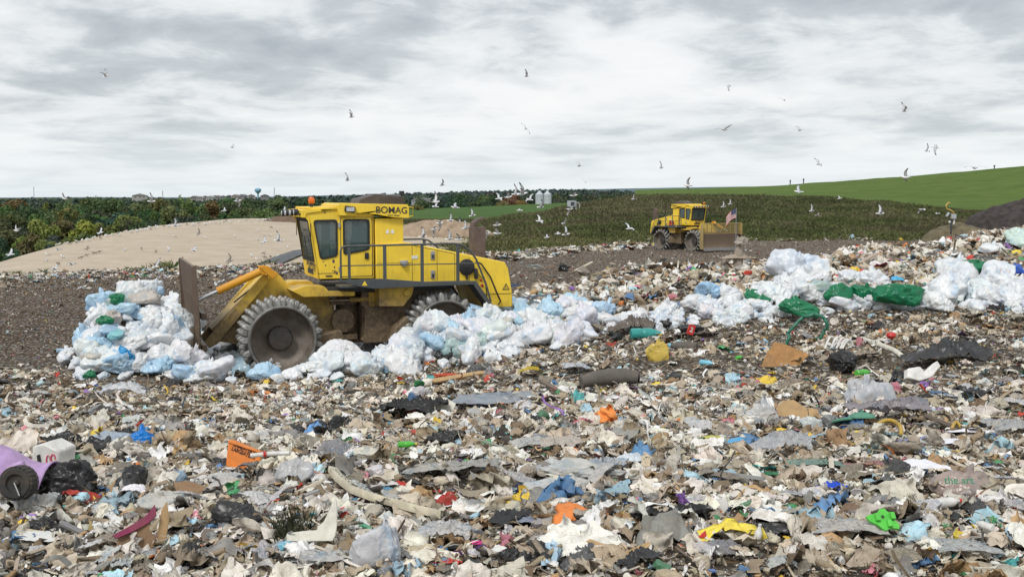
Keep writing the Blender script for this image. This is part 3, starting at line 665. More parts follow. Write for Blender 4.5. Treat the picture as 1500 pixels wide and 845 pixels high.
mb = MB(); mb.box((-.4, 0, 21.5 * s_), (.22, .2, .5), Matrix.Rotation(R(35), 3, 'Y')); mb.build('valve', 'well_grey', e_, .03)
mb = MB(); mb.box((.28, -.05, 11.5 * s_), (.14, .1, .6), Matrix.Rotation(R(8), 3, 'Y')); mb.box((-.18, 0, 11 * s_), (.2, .1, .2)); mb.build('tag_plate', 'well_white', e_, .01)
def well(px, py, D, h, lb):
    p = at(px, py, D); e_ = empty('gas_well_head', p); tag(e_, lb, 'gas well'); k = D / F
    mb = MB(); mb.tube([(0, 0, -1), (0, 0, h * k)], .1, 10); mb.build('riser_pipe', 'well_grey', e_)
    mb = MB(); mb.tube([(0, 0, h * k * .7), (.3, 0, h * k * .8), (.5, 0, h * k * .5), (.5, 0, -.5)], .06, 8); mb.build('side_pipe', 'well_grey', e_)
    mb = MB(); mb.lathe([(.14, 0), (.14, .12), (.05, .16), (.05, .3)], Matrix.Translation((0, 0, h * k - .02)), 12, (True, True)); mb.build('cap', 'well_dark', e_)
well(673.5, 342, 128, 21, 'pale thin gas well pipe standing behind the engine hood handrail')
well(843.5, 306, 150, 12, 'stubby grey gas well pipe at the top of the weedy bank right of the silos')
p = at(837, 304, 150); e_ = empty('control_box', p); tag(e_, 'small dark grey control box at the top of the weedy bank', 'control box'); mb = MB(); mb.box((0, 0, .5), (1.1, .5, .8)); mb.build('cabinet', 'well_grey', e_, .03); mb = MB(); [mb.box((x, 0, -.2), (.08, .08, .8)) for x in (-.4, .4)]; mb.build('leg', 'well_dark', e_); mb = MB(); mb.box((.15, -.27, .5), (.5, .03, .5)); mb.build('door', 'well_dark', e_)
for i, (px, py, h, lb) in enumerate([(1157.5, 269.5, 4.5, 'leftmost of the three thin marker posts on the green hill crest'), (1177, 268.5, 5.5, 'right hand of the close pair of marker posts on the green hill crest'), (1456.5, 246.5, 3.2, 'lone short marker post on the green hill crest at the far right')]):
    D = 290; p = at(px, py, D); k = D / F; mb = MB(); mb.tube([(0, 0, -1.5), (0, 0, h * k)], .14, 8); mb.box((0, 0, h * k), (.34, .3, .4)); o = mb.build('marker_post', 'well_dark', None); o.location = p; tag(o, lb, 'post')
# ================================================================ landfill compactors
def paint(name, col, dirt_lo, dirt_hi, amt, dust=0.0):
    t = NT(name); v = t.coord('Object'); z = t.sep(v, 2)
    n = t.noise(v, 2.2, 7, .68, .5); n3 = t.noise(v, 11, 5, .7)
    c = t.ramp(t.noise(v, 1.1, 4, .6), [(.3, tuple(q * .88 for q in col)), (.7, tuple(min(1, q * 1.06) for q in col))])
    # grime climbs from the running gear
    f = t.math('MULTIPLY', t.math('SUBTRACT', dirt_hi, z), 1 / (dirt_hi - dirt_lo)); f = t.math('ADD', f, t.math('MULTIPLY', t.math('SUBTRACT', n, .5), 1.6)); f = t.math('MULTIPLY', t.ramp(f, [(.25, 0.0), (.85, 1.0)]), amt)
    c = t.mix(f, c, t.ramp(n3, [(.35, (.085, .062, .042)), (.65, (.24, .175, .105))]))
    st = t.noise(t.coord('Object', (5, 5, .5)), 2.5, 5, .7); c = t.mix(t.ramp(st, [(.54, 0.0), (.74, .42)]), c, t.mix(1.0, c, (.42, .34, .35), 'MULTIPLY'))
    c = t.mix(t.ramp(t.noise(v, 4.2, 4, .5), [(.735, 0.0), (.76, .85)]), c, (.09, .035, .015))
    nz_ = t.sep(t.n('ShaderNodeNewGeometry').outputs['Normal'], 2); c = t.mix(t.math('MULTIPLY', t.ramp(nz_, [(.3, 0.0), (.9, .3 + dust)]), t.ramp(n3, [(.35, .3), (.65, 1.0)])), c, (.36, .29, .18)); c = t.mix(t.ramp(n, [(.40, dust), (.62, 0.0)]), c, (.46, .36, .14))
    ro = t.ramp(n, [(.3, .42), (.7, .68)]); t.base(c, ro, 0, .4); t.bump(t.noise(v, 14, 4, .6), .08, .01); M[name] = t.m
paint('yellow_upper', (.92, .645, .050), .6, 2.0, .5, .10)
paint('yellow_front', (.74, .48, .045), 1.0, 2.6, .92, .12); paint('orange_paint', (.70, .32, .02), .8, 1.8, .8)
paint('mud_steel', (.20, .15, .10), 1.0, 4.0, .9); paint('grey_paint', (.075, .085, .09), .8, 2.6, .35); paint('blade_rust', (.13, .09, .07), 0, 3.5, .7)
paint('rack_paint', (.42, .32, .12), 0, 3.5, .55)
simple('drum_steel', (.20, .175, .15), .6, .25, .45, 3, .3, .55); simple('hub_steel', (.055, .05, .048), .5, .3, .35, 6, .2, .3); simple('rim_steel', (.24, .235, .225), .45, .6, .35, 8, .2, .2); simple('cleat_steel', (.30, .30, .29), .55, .4, .4, 9, .3, .3)
simple('rubber', (.018, .018, .018), .7, 0, .3, 12); simple('chrome', (.6, .6, .6), .2, .95, .1, 3); simple('black_plastic', (.022, .022, .024), .45, 0, .3, 8); simple('dark_metal', (.05, .052, .055), .5, .4, .3, 6)
simple('intake_panel', (.085, .07, .065), .6, .1, .25, 5); simple('exhaust_rust', (.12, .088, .08), .8, .1, .35, 5, .3); simple('latch_metal', (.4, .4, .4), .4, .5, .2, 9); simple('text_dark', (.05, .045, .04), .6); simple('sticker_white', (.75, .75, .72), .5); simple('red_panel', (.45, .02, .03), .5); simple('beacon', (.75, .16, .01), .3); simple('seat_fabric', (.03, .033, .036), .8); simple('lens', (.55, .56, .58), .15, .2)
t = NT('cab_glass'); t.base((.075, .13, .13), .03, 0, 1.0); t.b.inputs['Alpha'].default_value = .5; M['cab_glass'] = t.m

def drum(root, s, L0, side, r=.815, w_=1.1):
    """steel wheel; outer face at L0 (signed), side = +1/-1"""
    e_ = MB(); m = Matrix.Translation((s, 0, .87)) @ Matrix.Rotation(R(-90 * side), 4, 'X')   # local z -> outward along +-Y
    z1 = abs(L0); z0 = z1 - w_
    e_.lathe([(r * .9, z0), (r * .98, z0), (r * .98, z1 - .01), (r * .96, z1)], m, 56, (True, False)); wheel = e_.build('wheel', 'drum_steel', root)
    q = MB(); q.lathe([(r * .98, z1 - .08), (r * 1.015, z1 - .08), (r * 1.015, z1 + .02), (r * .985, z1 + .03), (r * .94, z1 + .02), (r * .94, z1 - .05)], m, 56); q.build('rim', 'rim_steel', wheel)
    q = MB(); q.lathe([(r * .945, z1 - .03), (r * .93, z1 - .10), (r * .88, z1 - .36), (r * .6, z1 - .48), (r * .36, z1 - .50), (r * .34, z1 - .42), (r * .33, z1 - .40), (.06, z1 - .39), (.001, z1 - .38)], m, 48); q.build('dish', 'drum_steel', wheel)
    q = MB(); q.lathe([(.30, z1 - .46), (.30, z1 - .30), (.27, z1 - .27), (.001, z1 - .26)], m, 32); q.build('hub', 'hub_steel', wheel)
    # tapered crown-shaped cleats in five staggered rows
    q = MB()
    for row in range(5):
        zc = z0 + .12 + row * (w_ - .24) / 4
        for k in range(17):
            a = (k + .5 * (row % 2)) * 2 * math.pi / 17; c, s_ = math.cos(a), math.sin(a)
            lm = m @ Matrix(((c, -s_, 0, 0), (s_, c, 0, 0), (0, 0, 1, zc), (0, 0, 0, 1)))     # x radial, y tangential, z axial
            def ring(x, hy, hz):
                P_ = []
                for (yy, zz_) in ((-1, -.45), (-.55, -1), (.55, -1), (1, -.45), (1, .45), (.55, 1), (-.55, 1), (-1, .45)): P_.append(q.bm.verts.new(lm @ Vector((x, yy * hy, zz_ * hz))))
                return P_
            rr = [ring(r * .965, .088, .085), ring(r + .04, .078, .075), ring(r + .10, .082, .074), ring(r + .15, .062, .056), ring(r + .195, .024, .022)]
            for A, B in zip(rr, rr[1:]):
                for j in range(8): q.bm.faces.new((A[j], A[(j + 1) % 8], B[(j + 1) % 8], B[j]))
            q.bm.faces.new(rr[-1])
    q.build('cleat_tread', 'cleat_steel', wheel, 0, 40)
    return wheel

def compactor(far=False):
    root = empty('landfill_compactor')
    for s in (0, -4.14):
        for sd_ in (1, -1): drum(root, s, 1.6 * sd_, sd_)
    # ---- front frame
    fr = [(.10, 2.46), (-.05, 2.46), (-.42, 2.05), (-1.15, 1.95), (-1.5, 1.62), (-1.55, .75), (-1.0, .55), (.2, .5), (1.35, .75), (1.55, 1.05)]
    mb = MB(); mb.plate(fr, [], -.44, .44); mb.build('front_frame', 'yellow_front', root, .02)
    for sg in (1, -1):
        q = MB(); q.plate([(-.3, 2.02), (-.62, 2.12), (-1.12, 2.10), (-1.25, 1.96), (-1.9, 1.94), (-1.9, 1.83), (-.6, 1.84)], [], .445 * sg, 1.15 * sg); q.build('front_deck', 'yellow_front', root, .02)
        # axle housing and push arm
        q = MB(); q.lathe([(.30, 0), (.30, .32), (.24, .36), (.24, .7)], Matrix.Translation((0, 0, .9)) @ Matrix.Rotation(R(-90 * sg), 4, 'X'), 20); q.build('axle', 'mud_steel', root)
        y0, y1 = .50 * sg, .62 * sg
        q = MB(); q.plate([(.26, 2.44), (.34, 2.34), (1.72, .78), (1.62, .62), (1.42, .72), (.12, 2.26)], [], y0, y1); q.build('push_arm', 'yellow_front', root, .015)
        if sg < 0: continue
        q = MB(); q.tube([(.34, .78 * sg, 2.50), (1.42, .80 * sg, 2.03)], .095, 16); q.lathe([(.115, -.09), (.115, .09)], Matrix.Translation((.30, .78 * sg, 2.52)) @ Matrix.Rotation(R(90), 4, 'X'), 16, (True, True)); c_ = q.build('lift_cylinder', 'orange_paint', root, 0, 50)
        q = MB(); q.tube([(1.40, .80 * sg, 2.038), (1.98, .815 * sg, 1.79)], .045, 12); q.build('piston_rod', 'chrome', c_)
        q = MB(); q.plate([(.1, 2.3), (.45, 2.62), (.2, 2.62), (-.05, 2.4)], [], .66 * sg, .70 * sg); q.plate([(.1, 2.3), (.45, 2.62), (.2, 2.62), (-.05, 2.4)], [], .87 * sg, .90 * sg); q.build('cylinder_bracket', 'orange_paint', root, .01)
        q = MB(); q.tube([(-.02, .5 * sg, 2.50), (1.0, .55 * sg, 1.72)], .02, 6); q.build('grease_line', 'dark_metal', root)
    # ---- articulation, rear frame, tank
    q = MB(); q.lathe([(.42, .55), (.42, .62), (.30, .66), (.30, 1.75), (.40, 1.8), (.40, 1.9)], Matrix.Translation((-1.95, 0, 0)), 24, (True, True)); q.box((-1.75, 0, .72), (.7, 1.0, .14)); q.box((-1.75, 0, 1.62), (.7, 1.0, .12)); q.build('pivot_joint', 'mud_steel', root, .01)
    q = MB(); q.lathe([(.2, 0), (.30, .0), (.30, .30), (.2, .32)], Matrix.Translation((-1.72, .25, 1.15)) @ Matrix.Rotation(R(-90), 4, 'X'), 24, (True, True)); q.build('pivot_drum', 'mud_steel', root)
    for sg in (1, -1):
        q = MB(); q.tube([(-1.35, .72 * sg, 1.70), (-1.9, .75 * sg, 1.70)], .028, 10); q.build('steering_rod', 'chrome', root)
        q = MB(); q.tube([(-1.85, .75 * sg, 1.70), (-2.35, .78 * sg, 1.70)], .06, 12); q.box((-2.4, .78 * sg, 1.7), (.16, .14, .36)); q.build('steering_cylinder', 'yellow_front', root, .01)
        q = MB(); q.plate([(-2.15, 1.95), (-2.12, 1.55), (-2.22, 1.5), (-2.22, .78), (-2.12, .68), (-2.2, .58), (-3.35, .58), (-3.5, .9), (-3.45, 1.95)], [], .70 * sg, .80 * sg); q.build('rear_frame_plate', 'mud_steel', root, .012)
        q = MB(); q.plate([(-2.48, 2.04), (-2.48, 1.56), (-3.12, 1.54), (-3.34, 1.82), (-3.40, 2.04)], [], .81 * sg, 1.28 * sg); q.lathe([(.09, 0), (.09, .05)], Matrix.Translation((-3.2, 1.27 * sg, 1.88)) @ Matrix.Rotation(R(-90 * sg), 4, 'X'), 16, (True, True)); q.build('side_tank', 'yellow_front', root, .015)
        q = MB(); q.plate([(-1.0, .85), (-1.6, .95), (-1.7, .6), (-1.3, .42), (-.9, .5)], [], .2 * sg, .9 * sg); q.build('scraper_beam', 'mud_steel', root, .03)
        q = MB(); q.plate([(-2.9, 1.0), (-3.2, 1.28), (-3.45, .7), (-2.8, .62)], [], .55 * sg, 1.3 * sg); q.build('rear_scraper', 'mud_steel', root, .03)
    q = MB(); q.box((-3.4, 0, 1.28), (2.4, 1.2, 1.3)); q.box((-4.14, 0, .9), (.6, 1.2, .6)); q.build('rear_frame', 'mud_steel', root, .03)
    q = MB(); q.box((-2.9, 0, 1.98), (3.3, 1.7, .14)); q.build('deck_underside', 'dark_metal', root, .01)
    # ---- cab: side walls with real openings
    out = [(-1.03, 2.27), (-.97, 2.75), (-.80, 3.72), (-.72, 3.80), (-.72, 3.98), (-1.55, 4.06), (-2.46, 4.06), (-2.46, 2.25)]
    w1 = rpoly([(-.93, 3.72), (-1.52, 3.73), (-1.52, 2.83), (-1.15, 2.76), (-1.08, 2.80)], .09); w2 = rpoly([(-1.68, 3.74), (-2.34, 3.74), (-2.34, 2.98), (-1.68, 2.86)], .09)
    cab = MB(); LW = .88
    for sg in (1, -1): cab.plate(out, [w1, w2], (LW - .05) * sg, LW * sg)
    # front wall around the windscreen, following the slanted nose
    def nose(p): z = p.z; s = -1.03 + (z - 2.27) * .145; return Vector((s - p.y, p.x, z))
    wf = rpoly([(-.74, 2.72), (.74, 2.72), (.76, 3.74), (-.76, 3.74)], .07); cab.plate([(-LW, 2.27), (LW, 2.27), (LW, 3.82), (-LW, 3.82)], [wf], .0, .045, nose)
    cab.plate([(-LW, 2.25), (LW, 2.25), (LW, 4.0), (-LW, 4.0)], [rpoly([(-.6, 3.1), (.6, 3.1), (.6, 3.75), (-.6, 3.75)], .07)], 0, .05, lambda p: Vector((-2.46 + p.y, p.x, p.z)))
    cab.box((-1.74, 0, 2.29), (1.40, 1.74, .06)); cabo = cab.build('cab', 'yellow_upper', root, .006)
    rf = MB(); rf.plate([(-.62, 3.80), (-.62, 3.98), (-1.52, 4.07), (-2.5, 4.10), (-2.5, 4.03), (-1.55, 4.0), (-.75, 3.90), (-.72, 3.79)], [], -.92, .92); rf.box((-1.6, 0, 4.03), (1.6, 1.7, .05)); rf.build('cab_roof', 'yellow_upper', root, .01)
    rf = MB(); rf.plate([(-1.50, 4.10), (-1.60, 4.15), (-3.32, 4.11), (-3.36, 4.05), (-3.36, 3.76), (-2.95, 3.78), (-2.52, 3.86), (-2.1, 3.90), (-1.95, 3.84), (-1.55, 3.84)], [], -1.0, 1.0); rc = rf.build('roof_canopy', 'yellow_upper', root, .012)
    rf = MB(); rf.tube([(-3.35, .98, 4.05), (-3.47, .98, 4.03), (-3.47, .98, 3.82), (-3.35, .98, 3.80)], .016, 6); rf.build('grab_handle', 'yellow_upper', root)
    for sg in (1, -1):
        for nm, ww in (('side_window', w1), ('door_window', w2)):
            q = MB(); sh = 1.0
            cx_ = sum(p[0] for p in ww) / len(ww); cz_ = sum(p[1] for p in ww) / len(ww)
            big_ = [(cx_ + (p[0] - cx_) * 1.035, cz_ + (p[1] - cz_) * 1.03) for p in ww]; sm_ = [(cx_ + (p[0] - cx_) * .90, cz_ + (p[1] - cz_) * .92) for p in ww]
            q.plate(big_, [sm_], (LW + .002) * sg, (LW + .022) * sg); fo = q.build('window_seal', 'rubber', cabo)
            q = MB(); q.plate([(cx_ + (p[0] - cx_) * .95, cz_ + (p[1] - cz_) * .95) for p in ww], [], (LW - .03) * sg, (LW - .02) * sg); q.build('pane', 'cab_glass', fo)
        q = MB(); q.plate([(-1.60, 3.80), (-2.42, 3.80), (-2.42, 2.30), (-1.60, 2.30)], [[(-1.612, 3.788), (-2.408, 3.788), (-2.408, 2.312), (-1.612, 2.312)]], (LW + .001) * sg, (LW + .010) * sg); q.build('door_gap', 'text_dark', cabo)
        q = MB(); q.box((-2.27, (LW + .02) * sg, 2.82), (.10, .04, .16)); q.build('door_handle', 'black_plastic', cabo, .01)
        for z in (2.5, 3.6):
            q = MB(); q.box((-1.57, (LW + .02) * sg, z), (.05, .04, .12)); q.build('door_hinge', 'latch_metal', cabo)
        q = MB(); q.box((-1.25, (LW + .004) * sg, 2.40), (.46, .006, .012)); q.box((-1.30, (LW + .01) * sg, 2.335), (.16, .02, .03)); q.build('trim_line', 'text_dark', cabo)
        # small rust scars
        for (x, z, r_) in ((-1.42, 2.70, .035), (-1.22, 2.60, .018), (-1.44, 2.55, .02), (-1.45, 2.44, .024), (-1.50, 2.40, .03), (-1.40, 2.46, .016), (-1.22, 3.92, .02), (-1.16, 2.69, .014)):
            q = MB(); q.lathe([(r_, 0), (r_ * .8, .003), (.001, .004)], Matrix.Translation((x, (LW + .002) * sg, z)) @ Matrix.Rotation(R(-90 * sg), 4, 'X') @ Matrix.Diagonal((1, 1.5, 1, 1)), 7); q.build('rust_spot', 'exhaust_rust', cabo)
    q = MB(); q.plate([(-.70, 2.76), (.70, 2.76), (.72, 3.70), (-.72, 3.70)], [], .015, .022, nose); ws = q.build('windscreen', 'cab_glass', cabo)
    q = MB(); q.plate(rpoly([(-.78, 2.68), (.78, 2.68), (.80, 3.78), (-.80, 3.78)], .07), [rpoly([(-.70, 2.77), (.70, 2.77), (.72, 3.69), (-.72, 3.69)], .06)], -.018, -.002, nose); q.build('windscreen_seal', 'rubber', cabo)
    q = MB(); q.tube([(-.90, .2, 2.74), (-.86, .05, 3.3)], .012, 6); q.build('wiper', 'black_plastic', cabo)
    # interior
    q = MB(); q.box((-1.95, 0, 2.72), (.5, .5, .16)); q.box((-2.18, 0, 3.12), (.14, .5, .75), Matrix.Rotation(R(-8), 3, 'Y')); q.box((-2.22, 0, 3.6), (.1, .3, .2)); q.box((-1.95, 0, 2.48), (.3, .3, .34)); q.build('seat', 'seat_fabric', cabo, .03)
    q = MB(); q.tube([(-1.15, 0, 2.3), (-1.32, 0, 2.95)], .04, 8); q.tube([(-1.34 + .06 * math.sin(a) * 0, .19 * math.cos(a), 2.97 + .17 * math.sin(a) * .5) for a in np.linspace(0, 2 * math.pi, 16, endpoint=False)], .018, 6, True); q.box((-1.1, 0, 2.55), (.2, .7, .4)); q.build('steering_wheel', 'black_plastic', cabo, 0)
    q = MB(); q.box((-1.85, .5, 2.7), (.5, .16, .4)); q.box((-1.85, -.5, 2.7), (.5, .16, .4)); q.box((-2.44, 0, 2.9), (.02, 1.6, 1.2)); q.build('console', 'black_plastic', cabo, .02)
    # ---- air unit behind the cab, hood, tail
    q = MB(); q.box((-2.87, 0, 2.92), (.74, 1.74, 1.68)); q.build('air_cleaner_box', 'yellow_upper', root, .015)
    q = MB(); [q.box((x, .875, 3.42), (.075, .008, .09)) for x in (-2.82, -2.95)]; q.build('sticker', 'sticker_white', root)
    hood = [(-2.50, 3.10), (-3.22, 3.15), (-3.4, 3.13), (-6.0, 2.58), (-6.10, 2.40), (-6.22, 1.72), (-6.22, 1.38), (-5.42, 1.38), (-5.12, 2.08), (-2.50, 2.08)]
    q = MB(); q.plate(hood, [], -.93, .93); hd = q.build('engine_hood', 'yellow_upper', root, .03)
    for sg in (1, -1):
        L_ = .932 * sg
        def line(pts_, wd=.010):
            for a, b in zip(pts_, pts_[1:]):
                a = Vector((a[0], L_, a[1])); b = Vector((b[0], L_, b[1])); d = (b - a); q.box((a + b) / 2, (d.length, .008, wd), Vector((1, 0, 0)).rotation_difference(d.normalized()).to_matrix())
        q = MB(); line([(-3.45, 3.08), (-3.45, 2.12)]); line([(-4.12, 2.93), (-4.12, 2.12)]); line([(-3.50, 3.06), (-4.60, 2.83), (-4.60, 2.12)]); line([(-5.0, 2.72), (-5.0, 2.1)]); line([(-5.45, 1.74), (-6.2, 1.74)], .02); line([(-2.52, 2.62), (-3.45, 2.62)], .006); q.build('panel_gap', 'text_dark', hd)
        for z_ in (2.80, 2.30):
            q = MB(); q.box((-4.0, .945 * sg, z_), (.11, .03, .22)); q.build('hood_latch', 'latch_metal', hd, .01)
            q = MB(); q.box((-4.0, .964 * sg, z_ - .03), (.06, .01, .10)); q.build('latch_slot', 'text_dark', hd)
        q = MB(); q.box((-3.22, .96 * sg, 2.64), (.2, .10, .10)); q.box((-3.22, 1.0 * sg, 2.60), (.12, .08, .14)); q.build('lock_bracket', 'latch_metal', hd, .02)
        q = MB(); q.box((-3.52, .937 * sg, 2.76), (.16, .008, .08)); q.build('sticker', 'sticker_white', hd)
        q = MB(); q.lathe([(.215, 0), (.215, .05), (.19, .065), (.04, .07), (.035, .1), (.001, .1)], Matrix.Translation((-5.28 + .36, .93 * sg, 2.47)) @ Matrix.Rotation(R(-90 * sg), 4, 'X'), 28); q.box((-4.92, .97 * sg, 2.22), (.05, .04, .14)); q.build('filter_cover', 'black_plastic', hd, .004)
        q = MB(); q.lathe([(.045, 0), (.05, .04), (.05, .24), (.03, .28)], Matrix.Translation((-5.17, .985 * sg, 2.16)), 12, (True, True)); q.build('extinguisher', 'black_plastic', hd)
        q = MB(); q.tube([(-5.15, 1.02 * sg, 2.62), (-5.3, 1.04 * sg, 2.55), (-5.55, 1.05 * sg, 2.2), (-5.72, 1.04 * sg, 1.8), (-5.85, 1.0 * sg, 1.55), (-5.80, .98 * sg, 1.45)], .022, 8); q.tube([(-5.2, 1.0 * sg, 2.3), (-5.42, .99 * sg, 2.1), (-5.48, .98 * sg, 1.6)], .012, 6); q.build('hose', 'rubber', hd, 0, 60)
        q = MB(); q.lathe([(.035, 0), (.04, .03), (.001, .05)], Matrix.Translation((-5.35, .93 * sg, 1.98)) @ Matrix.Rotation(R(-90 * sg), 4, 'X'), 12); q.lathe([(.03, 0), (.03, .03), (.001, .04)], Matrix.Translation((-5.32, .93 * sg, 2.12)) @ Matrix.Rotation(R(-90 * sg), 4, 'X'), 12); q.build('valve_knob', 'red_panel', hd)
        # warning triangle on the tail
        q = MB(); q.plate([(-5.93, 1.84), (-6.13, 1.84), (-6.03, 2.02)], [[(-5.965, 1.862), (-6.095, 1.862), (-6.03, 1.98)]], .933 * sg, .939 * sg); q.box((-6.03, .936 * sg, 1.905), (.016, .006, .06)); q.build('warning_sign', 'text_dark', hd)
        # ---- walkway and sill
        q = MB(); q.plate([(-1.36, 2.27), (-2.46, 2.28), (-3.6, 2.17), (-4.98, 2.15), (-5.55, 1.36), (-5.40, 1.36), (-4.90, 2.06), (-3.4, 2.05), (-2.3, 2.03), (-1.9, 2.10)], [], 1.50 * sg, 1.54 * sg); q.build('walkway_sill', 'grey_paint', root, .006)
        q = MB(); q.box((-3.2, 1.21 * sg, 2.10), (3.5, .58, .05)); q.build('walkway_floor', 'grey_paint', root, .005)
        q = MB(); q.plate([(-4.95, 2.10), (-5.50, 1.36), (-5.44, 1.34), (-4.90, 2.06)], [], .95 * sg, 1.50 * sg); q.build('mudguard', 'grey_paint', root, .004)
        q = MB(); q.plate([(-1.98, 2.12), (-2.12, 2.12), (-2.05, 2.24)], [], 1.541 * sg, 1.546 * sg); q.build('warning_sign', 'yellow_upper', root)
        # ---- handrail
        Lr = 1.49 * sg
        q = MB(); pts = [(-1.47, Lr, 2.25), (-1.47, Lr, 2.98), (-1.50, Lr, 3.07), (-1.6, Lr, 3.10), (-4.40, Lr, 3.12), (-4.62, Lr, 3.08), (-4.85, Lr, 2.92), (-5.0, Lr, 2.7), (-5.25, Lr, 2.1), (-5.4, Lr, 1.6)]
        q.tube(pts, .026, 10); rl = q.build('handrail', 'grey_paint', root, 0, 60)
        q = MB(); q.tube([(-1.47, Lr, 2.62), (-5.02, Lr, 2.60)], .014, 8); q.build('mid_rail', 'grey_paint', rl)
        for x in (-1.68, -2.58, -3.55, -4.50):
            q = MB(); q.box((x, Lr, 2.63), (.085 if x != -1.68 else .07, .03, .94)); q.build('post', 'grey_paint', rl, .006)
    # ---- lettering
    for sg in (1, -1):
        rot = Matrix.Rotation(R(90), 4, 'X') if sg < 0 else Matrix.Rotation(R(180), 4, 'Z') @ Matrix.Rotation(R(90), 4, 'X')
        tilt = Matrix.Rotation(R(-1.5 * sg), 4, 'Y')
        text_mesh('BOMAG', .235, 'text_dark', rc, Matrix.Translation((-2.90, 1.008 * sg, 3.965)) @ tilt @ rot @ Matrix.Diagonal((1.0, 1, 1, 1)), 'lettering', .003, .002)
        text_mesh('FAYAT  GROUP', .045, 'text_dark', rc, Matrix.Translation((-2.95, 1.007 * sg, 3.835)) @ tilt @ rot, 'small_lettering', .002, .001)
    fm = Matrix.Translation((-.985 + .015, .30, 2.60)) @ Matrix.Rotation(R(90), 4, 'Z') @ Matrix.Rotation(R(90 - 8), 4, 'X')
    for i, (tx, z, sz) in enumerate((('BOMAG', 2.62, .17), ('BC 772', 2.49, .15), ('RB', 2.38, .07))):
        s0 = -1.03 + (z - 2.27) * .145 + .012
        text_mesh(tx, sz, 'text_dark', cabo, Matrix.Translation((s0, .28, z)) @ Matrix.Rotation(R(90), 4, 'Z') @ Matrix.Rotation(R(82), 4, 'X') @ Matrix.Diagonal((1.9, 1, 1, 1)), 'front_lettering', .002, .003)
    # ---- roof equipment
    q = MB(); q.plate([(-2.15, 4.11), (-2.22, 4.25), (-2.62, 4.36), (-3.32, 4.31), (-3.40, 4.27), (-3.40, 4.11)], [], -.5, .5); ib = q.build('air_intake_box', 'intake_panel', root, .01)
    q = MB(); [q.box((x, .506, 4.21), (.012, .01, .16)) for x in np.linspace(-2.75, -3.38, 12)]; q.build('grille', 'text_dark', ib)
    q = MB(); q.plate([(-2.60, 4.37), (-3.30, 4.325), (-3.30, 4.345), (-2.61, 4.39)], [], -.46, .46); q.build('top_panel', 'latch_metal', ib)
    q = MB(); q.box((-3.36, .3, 4.40), (.12, .12, .11)); q.tube([(-3.36, .3, 4.28), (-3.36, .3, 4.38)], .02, 6); q.build('rear_camera', 'black_plastic', root, .02)
    q = MB(); q.lathe([(.07, 0), (.07, .02), (.045, .04), (.035, .14)], Matrix.Translation((-.92, .72, 4.0)), 14, (True, True)); bc = q.build('beacon_base', 'black_plastic', root)
    q = MB(); q.lathe([(.06, .0), (.082, .03), (.085, .10), (.06, .155), (.001, .17)], Matrix.Translation((-.92, .72, 4.14)), 18, (True, False)); q.build('beacon_lamp', 'beacon', bc)
    q = MB(); q.box((-1.82, 1.03, 4.0), (.26, .10, .15), Matrix.Rotation(R(-8), 3, 'Y')); wl = q.build('work_light', 'black_plastic', root, .015); q = MB(); q.box((-1.82, 1.085, 4.0), (.20, .01, .10)); q.build('lens', 'lens', wl)
    for i, y in enumerate((.80, .5, .2, -.2, -.5, -.8)):
        q = MB(); q.lathe([(.03, -.09), (.075, -.06), (.085, .03), (.08, .04)], Matrix.Translation((-.50 + .03 * (i % 2), y, 3.93 - .01 * i)) @ Matrix.Rotation(R(90), 4, 'Y'), 14, (True, True)); wl = q.build('headlight', 'black_plastic', root)
        q = MB(); q.lathe([(.068, .042), (.05, .05), (.001, .052)], Matrix.Translation((-.50 + .03 * (i % 2), y, 3.93 - .01 * i)) @ Matrix.Rotation(R(90), 4, 'Y'), 14); q.build('lens', 'lens', wl)
    q = MB(); q.tube([(-.66, -.88, 3.88), (-.50, -.85, 3.88), (-.50, .85, 3.88), (-.66, .88, 3.88)], .02, 8); q.build('light_bar', 'black_plastic', root)
    for sg in (1, -1):
        q = MB(); q.tube([(-.86, .9 * sg, 3.6), (-.84, .98 * sg, 3.66), (-.84, .98 * sg, 3.3)], .013, 6); q.box((-.95, .80 * sg, 3.42), (.04, .12, .34)); q.build('mirror', 'black_plastic', root, .01)
    # exhaust on the far side with a curled flap
    q = MB(); q.box((-5.80, -.70, 2.95), (.40, .34, 1.05)); q.build('exhaust_stack', 'exhaust_rust', root, .03)
    q = MB(); q.plate([(-5.62, 3.44), (-5.66, 3.60), (-5.80, 3.70), (-5.98, 3.74), (-5.97, 3.70), (-5.82, 3.64), (-5.72, 3.55), (-5.70, 3.44)], [], -.86, -.54); q.build('exhaust_flap', 'exhaust_rust', root, .01)
    # ---- dozer blade: curved mouldboard with cutting edge and end plates
    W = 1.75 if not far else 2.3
    prof = [(2.18, .30), (2.06, .42), (2.00, .75), (1.98, 1.15), (2.00, 1.6), (2.04, 2.0)]; back = [(x - .07, z) for x, z in prof[::-1]]
    if far: prof = prof[:5]; back = [(x - .07, z) for x, z in prof[::-1]]
    q = MB(); q.plate(prof + back, [], -W, W); q.box((1.82, 0, .75), (.12, 2 * W - .4, .16)); q.box((1.82, 0, 1.5), (.12, 2 * W - .4, .16)); bl = q.build('blade', 'blade_rust', root, .01)
